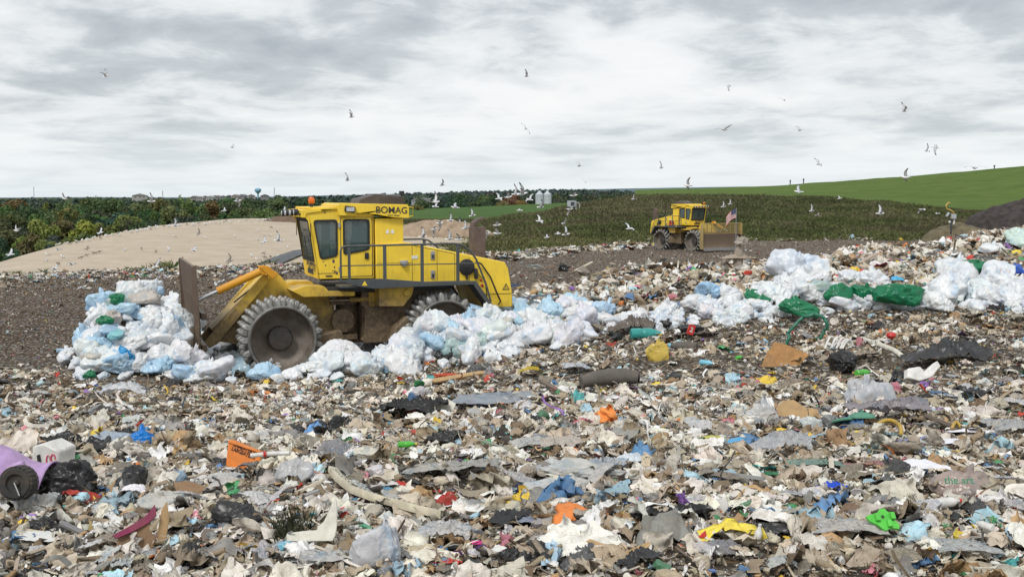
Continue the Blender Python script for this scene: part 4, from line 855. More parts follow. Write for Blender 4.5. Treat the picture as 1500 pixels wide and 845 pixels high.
    if not far:
        for sg in (1, -1):
            q = MB(); q.plate([(2.20, .28), (2.10, .6), (2.07, 1.4), (2.11, 2.70), (1.99, 2.74), (1.95, 1.9), (1.94, .9), (2.0, .3)], [], W * sg, (W + .05) * sg); q.build('end_plate', 'blade_rust', bl, .008)
        q = MB(); q.plate([(2.04, 2.0), (2.09, 2.72), (2.03, 2.73), (1.97, 2.0)], [], -W, W); q.build('spill_plate', 'blade_rust', bl, .006)
    else:
        for sg in (1, -1):
            q = MB(); q.plate([(2.26, .28), (2.2, .9), (2.2, 2.5), (1.9, 2.5), (1.8, 1.4), (1.76, .9), (1.82, .3)], [], W * sg, (W + .05) * sg); q.build('end_plate', 'rack_paint', bl, .008)
        q = MB()
        q.box((1.98, 0, 2.48), (.08, 2 * W, .08)); q.box((1.92, 0, 1.66), (.08, 2 * W, .12))
        for y in np.linspace(-W + .1, W - .1, 9): q.box((1.96, y, 2.07), (.06, .06, .8))
        q.build('trash_rack', 'rack_paint', bl, .005)
        q = MB()
        for y in np.linspace(-W, W, 64): q.box((1.965, y, 2.07), (.015, .018, .8))
        for z in np.linspace(1.72, 2.45, 12): q.box((1.98, 0, z), (.015, 2 * W, .016))
        q.build('mesh_screen', 'rack_paint', bl, 0, 0)
        for sg in (1, -1):
            for d in (.0, .36): q = MB(); q.plate([(-3.0 - d, 2.15), (-3.3 - d, 2.15), (-3.3 - d, 2.5), (-3.15 - d, 2.68), (-3.0 - d, 2.5)], [], .934 * sg, .945 * sg); q.build('red_marking', 'red_panel', hd)
    q = MB(); q.plate([(2.24, .16), (2.28, .16), (2.22, .42), (2.16, .42)], [], -W, W); q.build('cutting_edge', 'rim_steel', bl)
    return root
near = compactor()
near.location = (CA.x, CA.y, 0.0); near.rotation_euler = (0, 0, math.atan2(CF.y, CF.x))
tag(near, 'large yellow landfill compactor with steel cleated wheels working beside the white bags', 'compactor')
farc = compactor(True)
fang = math.atan2(-.83, .56)
fa = at(1013, 353, 96); fx = Vector((math.cos(fang), math.sin(fang))); fn = Vector((-fx.y, fx.x))
farc.location = (fa.x + 1.6 * fn.x, fa.y + 1.6 * fn.y, -.70); farc.rotation_euler = (0, 0, fang)
tag(farc, 'small distant yellow compactor with mesh topped blade in front of the weedy bank', 'compactor')
# ================================================================ gulls: one continuous mesh each, colour per vertex
t = NT('gull_feathers'); t.base(t.attr('Col'), .8, 0, .15); M['gull_feathers'] = t.m
def gull_mesh(pose, mottled=False):
    V = []; Q = []; Cc = []
    white = (.82, .82, .82); grey = (.46, .48, .51); black = (.02, .02, .022); bill = (.55, .32, .05); leg = (.45, .25, .12)
    if mottled: white = (.42, .38, .34); grey = (.20, .17, .14)
    stand = pose == 'stand'
    # body rings: (x, z, half width, half height, colour)
    st = [(-.24, .010, .045, .006, white), (-.19, .010, .040, .012, white), (-.12, .004, .046, .034, white), (-.03, -.006, .066, .056, white), (.05, -.006, .068, .060, white), (.12, .006, .052, .050, white), (.165, .022, .036, .037, white), (.20, .032, .034, .035, white), (.228, .030, .020, .021, white), (.236, .027, .009, .010, bill), (.272, .021, .006, .009, bill), (.282, .014, .002, .003, bill)]
    if stand:
        th = .42; st = [(x * math.cos(th) * 1.0 - z * math.sin(th) * .3, z * math.cos(th) + x * math.sin(th) * .55, a, b, c) for x, z, a, b, c in st]
    n = 8
    for x, z, a, b, c in st:
        for k in range(n):
            q = 2 * math.pi * k / n; V.append((x, a * math.cos(q), z + b * math.sin(q)))
            top = math.sin(q) > .3 and -.17 < x < .1
            Cc.append(grey if top and c is white else c)
    for i in range(len(st) - 1):
        for k in range(n): Q.append((i * n + k, i * n + (k + 1) % n, (i + 1) * n + (k + 1) % n, (i + 1) * n + k))
    P = {'up': (58, 38, .95), 'high': (78, 62, .9), 'mid': (22, 4, 1.0), 'glide': (12, -14, 1.0), 'down': (-12, -48, .95), 'back': (50, 70, .75)}
    for sg in (1, -1):
        if stand: wing = [(-.02, .060 * sg, .02 + .01, .10), (-.08, .064 * sg, .0, .085), (-.18, .035 * sg, -.045, .05), (-.27, .012 * sg, -.08, .015)]; secs = [(x, y, z, ch, 0) for x, y, z, ch in wing]
        else:
            d1, d2, k = P[pose]; secs = []; y = .03; z = .025; x = .085
            for j, (dl, ch, sw) in enumerate([(0, .155, 0), (.09, .165, .012), (.10, .150, .018), (.10, .130, -.012), (.12, .100, -.050), (.10, .066, -.062), (.07, .022, -.055)]):
                an = R(d1 if j <= 3 else d2); y += dl * math.cos(an) * k; z += dl * math.sin(an) * k; x += sw; secs.append((x, y * sg, z, ch, j))
        b0 = len(V)
        for x, y, z, ch, j in secs:
            thk = .010 if j < 3 else .005
            if stand: pts = [(x + ch, y, z + .02), (x, y + .012 * sg, z + .035), (x - ch * .8, y, z + .0), (x, y + .004 * sg, z - .03)]
            else: pts = [(x, y, z), (x - ch * .35, y, z + thk), (x - ch, y, z - .004), (x - ch * .35, y, z - thk * .6)]
            V.extend(pts); tip = (j >= 5); Cc.extend([black if tip else grey, black if tip else grey, black if tip else white, black if tip else (white if j < 4 else (.5, .5, .5))])
        for i in range(len(secs) - 1):
            for k in range(4): Q.append((b0 + i * 4 + k, b0 + i * 4 + (k + 1) % 4, b0 + (i + 1) * 4 + (k + 1) % 4, b0 + (i + 1) * 4 + k))
        Q.append((b0, b0 + 1, b0 + 2, b0 + 3)); e_ = len(V) - 4; Q.append((e_, e_ + 1, e_ + 2, e_ + 3))
        # eye
        if True:
            b0 = len(V); ex, ez = (st[7][0] + .008, st[7][1] + .010)
            for dx, dz in ((0, .006), (.006, 0), (0, -.006), (-.006, 0)): V.append((ex + dx, .0335 * sg, ez + dz)); Cc.append(black)
            Q.append((b0, b0 + 1, b0 + 2, b0 + 3))
        if stand:
            for (dx) in (0,):
                b0 = len(V); a_ = .007
                for z in (-.05, -.165):
                    for ddx, ddy in ((-a_, -a_), (a_, -a_), (a_, a_), (-a_, a_)): V.append((-.0 + ddx, .022 * sg + ddy, z)); Cc.append(leg)
                for k in range(4): Q.append((b0 + k, b0 + (k + 1) % 4, b0 + 4 + (k + 1) % 4, b0 + 4 + k))
                b0 = len(V); V += [(-.01, .022 * sg, -.165), (.05, .022 * sg + .02, -.17), (.055, .022 * sg, -.17), (.05, .022 * sg - .02, -.17)]; Cc += [leg] * 4; Q.append((b0, b0 + 1, b0 + 2, b0 + 3))
    me = np_mesh('gull', np.array(V), np.array(Q), np.array(Cc), True, True); bm = bmesh.new(); bm.from_mesh(me); bmesh.ops.recalc_face_normals(bm, faces=bm.faces); bm.to_mesh(me); bm.free(); me.materials.append(M['gull_feathers']); return me
GM = {(p, m): gull_mesh(p, m) for p in ('up', 'high', 'mid', 'glide', 'down', 'back', 'stand') for m in ((False, True) if p in ('up', 'mid', 'stand') else (False,))}
def gull(px, py, D, head, roll, pose, label, pitch=0, scale=1.0, mott=False, group=None, pos=None):
    p = pos if pos is not None else at(px, py, D)
    o = bpy.data.objects.new('gull', GM[(pose, mott)]); C.objects.link(o); o.location = p
    o.rotation_mode = 'XYZ'; o.rotation_euler = (R(roll), R(-pitch), R(head)); o.scale = (scale,) * 3
    o['label'] = label; o['category'] = 'gull'; o['group'] = group or 'gulls flying over the landfill'; return o
GULLS = [  # px, py, D, heading (0 = to the right), roll, pose, label
 (155, 112, 70, -10, 25, 'up', 'gull with raised wings high in the sky at the upper left'),
 (514.5, 171.5, 68, 5, 20, 'up', 'gull with one tall raised wing high above the cab'),
 (340, 216, 85, 0, 15, 'mid', 'small gull gliding right in the sky between the upper left gull and the cab'),
 (508.5, 264, 72, 15, 30, 'up', 'gull just above the skyline over the cab roof canopy'),
 (771, 112, 75, 0, 40, 'high', 'gull with upright wing highest in the middle of the sky'),
 (770, 189, 78, 60, 50, 'glide', 'pale gull banking steeply below the highest one in mid sky'),
 (1068, 126, 78, 170, -30, 'down', 'gull with drooping wings highest in the right half of the sky'),
 (1149, 147, 82, 85, 0, 'mid', 'faint gull seen head on with both wings in a shallow V'),
 (1061, 190, 52, 40, -8, 'mid', 'gull with the widest spread wings in the right sky'),
 (1171, 191, 75, 0, 18, 'mid', 'small gull flying right beside the widest winged one'),
 (1324, 163, 58, 0, 22, 'up', 'large gull with raised wing highest at the right side of the sky'),
 (1199, 240.5, 64, 5, 28, 'mid', 'gull flying right just above the left end of the green hill crest'),
 (968, 246, 82, 20, 45, 'up', 'small gull low in the sky left of the distant compactor'),
 (848, 243, 72, 0, 14, 'mid', 'gull low in the sky above the two silos, gliding right'),
 (858, 267, 100, 80, 0, 'up', 'faint small gull just above the far wood right of the silos'),
 (1008, 272, 54, 170, 35, 'mid', 'white gull on the skyline directly above the distant compactor'),
 (1170, 281, 52, 170, -25, 'mid', 'white gull with folded down wing below the close pair of hill marker posts'),
 (1357, 221, 75, 10, 60, 'up', 'smaller one of the two gulls flying close together above the green hill'),
 (1371, 216, 60, 160, -40, 'down', 'larger one of the two gulls close together above the green hill, wings bent down'),
 (1327, 260, 50, 160, 35, 'mid', 'white gull crossing the crest line of the green hill'),
 (1428, 246, 48, 95, 0, 'glide', 'gull seen head on with wide black tipped wings over the green hill crest at right'),
 (647, 271, 66, 30, 65, 'high', 'greyish gull above the skyline right of the cab'),
 (1289, 313, 46, 10, 25, 'up', 'large gull with raised wings over the weeds left of the orange hosed gas well'),
 (829, 343.5, 50, -15, 30, 'up', 'large white gull with raised wing over the foot of the weedy bank'),
 (222, 295, 52, 0, 35, 'high', 'large white gull with upright wing in front of the left wood'),
 (348, 294.5, 52, 0, -30, 'down', 'large white gull above the orange autumn tree'),
 (95, 291, 62, 170, 30, 'mid', 'white gull on the skyline over the left wood'),
 (15, 373, 50, 10, 25, 'mid', 'white gull with spread wings over the dark trees at the far left'),
 (24, 338, 66, 170, 30, 'up', 'small white gull in front of the rusty tree at the far left'),
 (85, 365.5, 60, 175, 8, 'glide', 'gull gliding along the crest at the left end of the tan slope'),
 (147, 341, 62, 0, 30, 'mid', 'white gull before the dark trees right of the yellow green tree'),
 (257, 330.5, 56, 30, 50, 'up', 'gull with dark upright wing just above the tan slope crest'),
 (228, 391, 44, -30, 35, 'mid', 'white gull flying low over the tan slope left of the blade'),
 (105, 387, 52, 175, 5, 'glide', 'gull gliding low over the tan slope at the left'),
 (80, 394, 52, 0, 12, 'mid', 'pale gull low over the near edge of the tan slope at the left'),
 (291, 342, 70, 10, 30, 'mid', 'dark looking gull over the upper middle of the tan slope'),
 (284, 367, 60, 0, 18, 'mid', 'pale gull over the middle of the tan slope right of the blade top'),
 (336, 382, 52, 10, 30, 'mid', 'mottled gull low over the tan slope above the lift cylinder'),
 (407, 352, 52, 20, 40, 'up', 'gull with raised wings over the tan slope left of the windscreen'),
 (387, 354, 60, 0, 25, 'mid', 'faint gull over the tan slope left of the one beside the windscreen'),
 (328, 309, 76, 0, 20, 'mid', 'small white dot of a gull in front of the left wood right of centre'),
 (416, 309, 76, 0, 30, 'mid', 'tiny white gull before the wood just left of the cab'),
 (638, 296, 46, 20, -35, 'up', 'big white gull above the field just right of the cab'),
 (638, 303, 58, 160, -20, 'mid', 'smaller white gull directly under the big one right of the cab'),
 (667, 304, 48, 180, -14, 'mid', 'white gull flying level above the left end of the green field'),
 (692, 316, 60, 10, 35, 'up', 'small white gull over the brown weeds below the green field'),
 (643.5, 327, 50, 0, -35, 'down', 'white gull right of the tan soil pile with wings swept down'),
 (660, 323, 60, 20, 50, 'up', 'white gull left of the thin gas well pipe'),
 (635.5, 336, 50, 20, -45, 'down', 'white gull over the tan soil pile seen above the hood'),
 (619.5, 347, 48, 10, 30, 'up', 'white gull low over the soil pile just above the engine hood'),
 (658.5, 350, 50, 20, 45, 'up', 'white gull just above the hood handrail, left one of two'),
 (671, 351, 46, 0, -20, 'mid', 'white gull just above the hood handrail, right one of two'),
 (682, 334, 54, 30, 40, 'up', 'white gull directly left of the exhaust stack top'),
 (727.5, 330, 48, 0, -15, 'mid', 'white gull with grey back high right of the exhaust stack'),
 (712, 342, 44, 20, -35, 'down', 'white gull with bent wings close right of the exhaust stack'),
 (729, 342, 44, 175, 20, 'mid', 'bright white gull flying left in the pair right of the exhaust stack'),
 (731, 291, 56, 20, 30, 'mid', 'leftmost white gull of the cluster before the autumn trees'),
 (744, 289, 50, 0, -20, 'mid', 'second white gull of the cluster, with drooped wing before the autumn trees'),
 (755, 284.5, 54, 30, 45, 'up', 'white gull before the rust red autumn tree'),
 (765, 284, 44, 0, 40, 'high', 'white gull with tall upright wing above the golden tree'),
 (776, 292.5, 54, 150, -30, 'mid', 'rightmost white gull of the cluster, close to the left silo'),
 (761, 308.5, 62, 10, 5, 'glide', 'faint gull gliding over the green field below the golden tree'),
 (791.5, 303.5, 54, 30, 50, 'high', 'white gull over the green field right under the silos'),
 (839.5, 286.5, 46, 10, -10, 'glide', 'white gull above the grey control box'),
 (834, 306.5, 52, 20, -35, 'down', 'white gull just below the grey control box'),
 (790.5, 324, 52, 20, 30, 'mid', 'white gull over the brown weeds below the silos'),
 (825, 327.5, 54, 60, 50, 'high', 'white gull with upright wing above the large one at the foot of the bank'),
 (817, 342.5, 66, 0, 10, 'glide', 'small pale gull left of the large one at the foot of the bank'),
 (801, 348, 76, 0, 15, 'mid', 'tiny white gull low over the foot of the bank'),
 (922, 335, 52, 30, 25, 'mid', 'white gull over the weeds left of the distant compactor'),
 (927, 292, 80, 50, 50, 'up', 'tiny white gull over the top of the weedy bank left of the distant compactor'),
 (1059.5, 303, 76, 20, 40, 'up', 'left small gull of the two between the distant cab and the flag'),
 (1069.5, 299, 84, 20, 40, 'up', 'right small gull of the two above the flag'),
 (1189, 309, 62, 30, 35, 'up', 'small white gull over the weeds right of the flag'),
 (1198, 316, 66, 150, -10, 'mid', 'dull gull just below the small white one right of the flag'),
 (1350, 307, 56, 10, -15, 'down', 'white gull arched over the weeds just left of the gas well'),
 (1373, 313, 84, 10, 5, 'glide', 'tiny white gull at the left side of the gas well box'),
 (1230, 291, 90, 0, 15, 'mid', 'small faint gull in front of the lower green hill')]
for g in GULLS:
    mott = 'mottled' in g[6] or 'dull' in g[6] or 'dark looking' in g[6]
    sc_ = .80 if g[1] > 285 else .9
    ps = g[5]
    if mott and (ps, True) not in GM: mott = False
    gull(g[0], g[1], g[2], g[3], g[4], ps, g[6], scale=sc_, mott=mott, pitch=random.uniform(-3, 10))
# gulls standing along the crest of the tan slope and scattered on it
def sand_surface(px, frac):
    nv_, nu_, _ = SG.shape; cu = 750 + F * SG[int(frac * (nv_ - 1)), :, 0] / SG[int(frac * (nv_ - 1)), :, 1]; j = int(np.argmin(abs(cu - px))); return SG[int(frac * (nv_ - 1)), j]
px = 84.0
while px < 424:
    p = sand_surface(px, random.uniform(.485, .515)); gull(0, 0, 0, random.uniform(0, 360), 0, 'stand', 'tiny gull standing on the crest of the tan slope', 0, 1.05, random.random() < .15, 'gulls standing on the crest of the tan slope', Vector(p) + Vector((0, 0, .165)))
    px += random.expovariate(1 / 3.4) + 1.2
for i in range(46):
    px = random.uniform(60, 430); p = sand_surface(px, random.uniform(.12, .44)); gull(0, 0, 0, random.uniform(0, 360), 0, 'stand', 'tiny gull resting on the bare face of the tan slope', 0, 1.0, random.random() < .35, 'gulls resting on the face of the tan slope', Vector(p) + Vector((0, 0, .16)))
for i in range(26):
    px = random.uniform(20, 430); D = random.uniform(48, 62); x = (px - 750) / F * D; gull(0, 0, 0, random.uniform(0, 360), 0, 'stand', 'small gull standing on the dark crushed waste left of the blade', 0, .9, random.random() < .3, 'gulls standing on the dark crushed waste', Vector((x, D, float(zt(x, D)) + .15)))
# ================================================================ loose litter: too much to count
def tmpl_film(seed, n=6):
    r = np.random.default_rng(seed); g = np.linspace(-.5, .5, n); X, Y = np.meshgrid(g, g)
    X = X + .16 * r.normal(size=X.shape) * .6; Y = Y * r.uniform(.5, 1) + .1 * r.normal(size=X.shape) * .6
    Z = .16 * fbm(X * 5 + seed, Y * 5, s=seed) + .07 * r.normal(size=X.shape); return np.stack([X, Y, Z + .05], -1).reshape(-1, 3), np.concatenate([grid_tris(n, n)[:, [0, 1, 2]], grid_tris(n, n)[:, [0, 2, 3]]])
def tmpl_flake(seed):
    r = np.random.default_rng(seed); k = r.integers(5, 8); a = np.sort(r.uniform(0, 6.28, k)); rad = r.uniform(.3, .55, k); V = [(0, 0, r.uniform(-.08, .12))] + [(math.cos(q) * w_, math.sin(q) * w_ * .7, r.normal(0, .07)) for q, w_ in zip(a, rad)]
    return np.array(V), np.array([(0, i + 1, (i + 1) % k + 1) for i in range(k)])
def tmpl_card(seed):
    V, T = tmpl_flake(seed); V[:, 2] *= .5; W_ = V.copy(); W_[:, 2] -= .03; k = len(V) - 1; side = []
    for i in range(k): a, b = i + 1, (i + 1) % k + 1; side += [(a, b, b + k + 1), (a, b + k + 1, a + k + 1)]
    return np.concatenate([V, W_]), np.concatenate([T, T[:, ::-1] + k + 1, np.array(side)])
def tmpl_stick(seed):
    r = np.random.default_rng(seed); w_ = r.uniform(.025, .07); h_ = w_ * r.uniform(.4, 1); V = []; b = r.normal(0, .05, 2)
    for i, x in enumerate((-.5, 0, .5)):
        q = 1 - .35 * abs(x) * r.random() * 2
        for y, z in ((-w_, -h_), (w_, -h_), (w_, h_), (-w_, h_)): V.append((x + r.normal(0, .02), y * q + b[0] * (i == 1), z * q + b[1] * (i == 1)))
    T = []
    for i in (0, 1):
        for k in range(4): a, c_ = i * 4 + k, i * 4 + (k + 1) % 4; T += [(a, c_, c_ + 4), (a, c_ + 4, a + 4)]
    T += [(0, 1, 2), (0, 2, 3), (8, 10, 9), (8, 11, 10)]; return np.array(V), np.array(T)
_ic = bmesh.new(); bmesh.ops.create_icosphere(_ic, subdivisions=2, radius=1); ICV = np.array([v.co[:] for v in _ic.verts]); ICT = np.array([[v.index for v in f.verts] for f in _ic.faces]); _ic.free()
_ic = bmesh.new(); bmesh.ops.create_icosphere(_ic, subdivisions=1, radius=1); IC1V = np.array([v.co[:] for v in _ic.verts]); IC1T = np.array([[v.index for v in f.verts] for f in _ic.faces]); _ic.free()
_ic = bmesh.new(); bmesh.ops.create_icosphere(_ic, subdivisions=5, radius=1); IC5V = np.array([v.co[:] for v in _ic.verts]); IC5T = np.array([[v.index for v in f.verts] for f in _ic.faces]); _ic.free()
_ic = bmesh.new(); bmesh.ops.create_icosphere(_ic, subdivisions=4, radius=1); IC3V = np.array([v.co[:] for v in _ic.verts]); IC3T = np.array([[v.index for v in f.verts] for f in _ic.faces]); _ic.free()
def tmpl_wad(seed, hi=True):
    r = np.random.default_rng(seed); B, T = (ICV, ICT) if hi else (IC1V, IC1T)
    rad = 1 + .55 * fbm(B[:, 0] * 1.7 + seed, B[:, 1] * 1.7, B[:, 2] * 1.7, s=seed) + r.normal(0, .13, len(B)); return B * rad[:, None] * [.42, .32, .2], T
def tmpl_ribbon(seed):
    r = np.random.default_rng(seed); n = 9; x = np.linspace(-.5, .5, n); y = .18 * np.sin(x * r.uniform(3, 9) + r.uniform(0, 6)); z = .08 * np.sin(x * r.uniform(4, 12)) + .05; w_ = r.uniform(.02, .05)
    V = np.concatenate([np.stack([x, y - w_, z], 1), np.stack([x, y + w_, z + r.normal(0, .02, n)], 1)]); i = np.arange(n - 1); return V, np.concatenate([np.stack([i, i + 1, i + n + 1], 1), np.stack([i, i + n + 1, i + n], 1)])
TM = {'film': [tmpl_film(i) for i in range(14)], 'flake': [tmpl_flake(i) for i in range(16)], 'card': [tmpl_card(i) for i in range(12)], 'stick': [tmpl_stick(i) for i in range(12)],
      'wad': [tmpl_wad(i) for i in range(12)], 'lump': [tmpl_wad(i, False) for i in range(12)], 'ribbon': [tmpl_ribbon(i) for i in range(10)]}
def tmpl_crumple(seed, n=13):
    r = np.random.default_rng(seed); g = np.linspace(-.5, .5, n); X, Y = np.meshgrid(g, g); x = X + .12 * vn(X * 5 + seed, Y * 5, s=seed) + .03 * r.normal(size=X.shape) * .6; y = Y * r.uniform(.5, .9) + .12 * vn(X * 5, Y * 5 + seed, s=seed + 1)
    a = vn(X * 3.2 + seed, Y * 3.2, s=seed + 2); b = vn(X * 7, Y * 7 + seed, s=seed + 3); z = .24 * (1 - abs(a)) ** 2 + .11 * (1 - abs(b)) ** 2 + .025 * r.normal(size=X.shape) + .12 * vn(X * 2, Y * 2, s=seed + 9) - .30 * (X ** 2 + Y ** 2) - .12
    q = grid_tris(n, n); return np.stack([x, y, z], -1).reshape(-1, 3), np.concatenate([q[:, [0, 1, 2]], q[:, [0, 2, 3]]])
def tmpl_bundle(seed):
    r = np.random.default_rng(seed); B = IC2V; n1 = vn(B[:, 0] * 2.6 + seed, B[:, 1] * 2.6, B[:, 2] * 2.6, s=seed); n2 = vn(B[:, 0] * 6, B[:, 1] * 6 + seed, B[:, 2] * 6, s=seed + 1)
    rad = .8 + .35 * fbm(B[:, 0] * 1.5 + seed, B[:, 1] * 1.5, B[:, 2] * 1.5, s=seed + 3) + .28 * (1 - abs(n1)) ** 3 + .14 * (1 - abs(n2)) ** 3; return B * rad[:, None] * [.46, r.uniform(.26, .4), .22], IC2T
_ic = bmesh.new(); bmesh.ops.create_icosphere(_ic, subdivisions=3, radius=1); IC2V = np.array([v.co[:] for v in _ic.verts]); IC2T = np.array([[v.index for v in f.verts] for f in _ic.faces]); _ic.free()
TM['crumple'] = [tmpl_crumple(i) for i in range(16)]; TM['bundle'] = [tmpl_bundle(i) for i in range(14)]
def euler_R(ax, ay, az):
    ca, sa, cb, sb, cc, sc_ = np.cos(ax), np.sin(ax), np.cos(ay), np.sin(ay), np.cos(az), np.sin(az)
    return np.stack([np.stack([cc * cb, cc * sb * sa - sc_ * ca, cc * sb * ca + sc_ * sa], -1), np.stack([sc_ * cb, sc_ * sb * sa + cc * ca, sc_ * sb * ca - cc * sa], -1), np.stack([-sb, cb * sa, cb * ca], -1)], -2)
def litter(name, kind, X, Y, size, cols, label, cat, tilt=.45, lift=.02, smooth=False):
    n = len(X); Z = zt(X, Y) + lift * size; k = RNG.integers(0, len(TM[kind]), n); Rm = euler_R(RNG.normal(0, tilt, n), RNG.normal(0, tilt, n), RNG.uniform(0, 6.283, n))
    asp = RNG.uniform(.6, 1.4, (n, 3)); Vs = []; Ts = []; Cs = []; off = 0
    for j, (tv, tt) in enumerate(TM[kind]):
        m = np.nonzero(k == j)[0]
        if len(m) == 0: continue
        W_ = np.einsum('nij,nvj->nvi', Rm[m], tv[None] * asp[m][:, None, :]) * size[m][:, None, None] + np.stack([X[m], Y[m], Z[m]], 1)[:, None, :]
        Vs.append(W_.reshape(-1, 3)); Ts.append((tt[None] + (off + np.arange(len(m)) * len(tv))[:, None, None]).reshape(-1, 3)); Cs.append(np.repeat(cols[m], len(tv), 0)); off += len(m) * len(tv)
    o = link(name, np_mesh(name, np.concatenate(Vs), np.concatenate(Ts), np.concatenate(Cs), smooth), M['litter']); tag(o, label, cat, None, 'stuff'); return o
PAL = np.array([1.30, 1.26, 1.19]) * np.array([(.30, .25, .19), (.22, .18, .13), (.38, .34, .28), (.52, .50, .46), (.66, .65, .63), (.13, .095, .065), (.035, .034, .034), (.21, .21, .21), (.34, .23, .13), (.10, .22, .42), (.32, .48, .60), (.42, .05, .04), (.06, .24, .11), (.60, .42, .06), (.58, .19, .05), (.50, .20, .26), (.08, .35, .36), (.22, .12, .38)])
def pal(n, w_):
    w_ = np.array(w_, float); w_ /= w_.sum(); c = PAL[RNG.choice(len(PAL), n, p=w_)]; return np.clip(c * RNG.uniform(.7, 1.3, (n, 1)) * RNG.uniform(.97, 1.03, (n, 3)), 0, .85)
W_MIX = [19, 15, 19, 16, 14, 7, 3, 6, 7, 1.0, 1.5, .9, .7, .7, .8, .5, .5, .4]
W_DRAB = [19, 20, 15, 6, 3, 17, 4, 6, 8, .5, .5, .5, .3, .3, .3, .3, .2, .1]
W_LIGHT = [7, 4, 16, 24, 28, 2, 2, 6, 3, 1.6, 3.6, .8, .6, .8, .5, .8, .4, .5]
W_WOOD = [20, 20, 16, 6, 3, 16, 3, 5, 12, 0, 0, 0, 0, 0, 0, 0, 0, 0]
def spread(n, d0, d1, p=1.0, u0=-90, u1=1590):
    if d0 == 6.5: u0, u1 = -280, 1780
    d = (RNG.random(n) * (d1 ** (1 + p) - d0 ** (1 + p)) + d0 ** (1 + p)) ** (1 / (1 + p)); u = RNG.uniform(u0, u1, n); return (u - 750) / F * d, d, u
def thin(X, Y, u, soilfac=True):
    """fewer pieces in the bare soil patches, none inside the machine's working strip"""
    m = np.ones(len(X), bool)
    bare = fbm(X / 2.3, Y / 1.3, s=70, o=3)
    pr = 1 - .52 * sstep(.06, .32, bare) * ((Y > 8.5) & (Y < 60))
    band = np.exp(-((Y - 19.4 + .03 * X) / 1.0) ** 2) * sstep(560, 800, u); pr = pr * (1 - .62 * band)
    m &= RNG.random(len(X)) < pr
    dx = X - CA.x; dy = Y - CA.y; lf = dx * CF.x + dy * CF.y; ln = dx * CN.x + dy * CN.y
    m &= ~((abs(ln) < 1.75) & (lf < 1.2) & (lf > -6.3) & (zt(X, Y) > -1) & (RNG.random(len(X)) < .75)); return m
def zone(n, d0, d1, kind, s0, s1, wts, label, cat, name, p=1.0, tilt=.45, lift=.12, smooth=False, u0=-90, u1=1590, dark=None):
    X, Y, u = spread(n, d0, d1, p, u0, u1); m = thin(X, Y, u); X, Y, u = X[m], Y[m], u[m]
    if wts is W_LIGHT and d1 < 30: cm = RNG.random(len(X)) < .35 + .65 * sstep(-.22, .18, fbm(X / 1.6, Y / 1.3, s=91)); X, Y, u = X[cm], Y[cm], u[cm]
    size = s0 * (s1 / s0) ** (RNG.random(len(X)) ** 1.7); c = pal(len(X), wts)
    if dark is not None:  c = c * dark(X, Y, u)[:, None]
    return litter(name, kind, X, Y, size, c, label, cat, tilt, lift, smooth)
zone(36600, 6.5, 26, 'flake', .02, .11, W_MIX, 'small scraps of paper, plastic and foil strewn over the foreground', 'litter', 'paper_scraps', .55)
zone(16470, 6.5, 27, 'film', .04, .22, W_LIGHT, 'crumpled shreds of plastic film strewn over the foreground', 'litter', 'film_scraps', .5, smooth=True)
zone(17080, 6.5, 26, 'wad', .02, .16, W_MIX, 'crushed lumps of mixed waste strewn over the foreground', 'litter', 'crushed_lumps', .55)
zone(6710, 6.5, 25, 'card', .04, .18, W_DRAB, 'torn brown scraps of card strewn over the foreground', 'litter', 'card_scraps', .5)
zone(10980, 6.5, 25, 'stick', .05, .30, W_WOOD, 'splinters and twigs strewn over the foreground', 'litter', 'wood_splinters', .5, .35)
zone(5612, 6.5, 24, 'crumple', .08, .36, W_LIGHT, 'crumpled pale plastic film caught in the foreground waste', 'litter', 'crumpled_film', .35, smooth=True)
zone(2440, 6.5, 24, 'crumple', .07, .28, W_MIX, 'crumpled wrappers and sheets in the foreground waste', 'litter', 'crumpled_wrappers', .4, smooth=True)
zone(1830, 6.5, 24, 'bundle', .05, .26, W_LIGHT, 'squashed pale plastic bundles in the foreground waste', 'litter', 'plastic_bundles', .4, smooth=True)
zone(1586, 6.5, 24, 'bundle', .05, .22, W_MIX, 'squashed cloth and plastic bundles in the foreground waste', 'litter', 'cloth_bundles', .4, smooth=True)
zone(2600, 26, 42, 'bundle', .12, .45, W_MIX, 'squashed bundles on the ridge behind the white bags', 'litter', 'cloth_bundles', .3, u0=735, u1=1600, smooth=True)
zone(1800, 26, 42, 'bundle', .12, .5, W_LIGHT, 'pale squashed bags on the ridge behind the white bags', 'litter', 'plastic_bundles', .3, u0=735, u1=1600, smooth=True)
zone(3172, 6.5, 25, 'ribbon', .12, .5, W_MIX, 'loose strips and straps tangled through the foreground waste', 'litter', 'plastic_strips', .5, .5)
zone(31720, 6.5, 20, 'lump', .012, .055, W_DRAB, 'crumbs of soil and crushed waste in the foreground', 'litter', 'waste_crumbs', .45)
zone(2600, 6.5, 14, 'crumple', .12, .38, W_LIGHT, 'larger pale crumpled sheets in the nearest waste', 'litter', 'crumpled_film', .3, smooth=True)
zone(9000, 6.5, 15, 'film', .04, .16, W_LIGHT, 'small pale film shreds in the nearest waste', 'litter', 'film_scraps', .5, smooth=True)
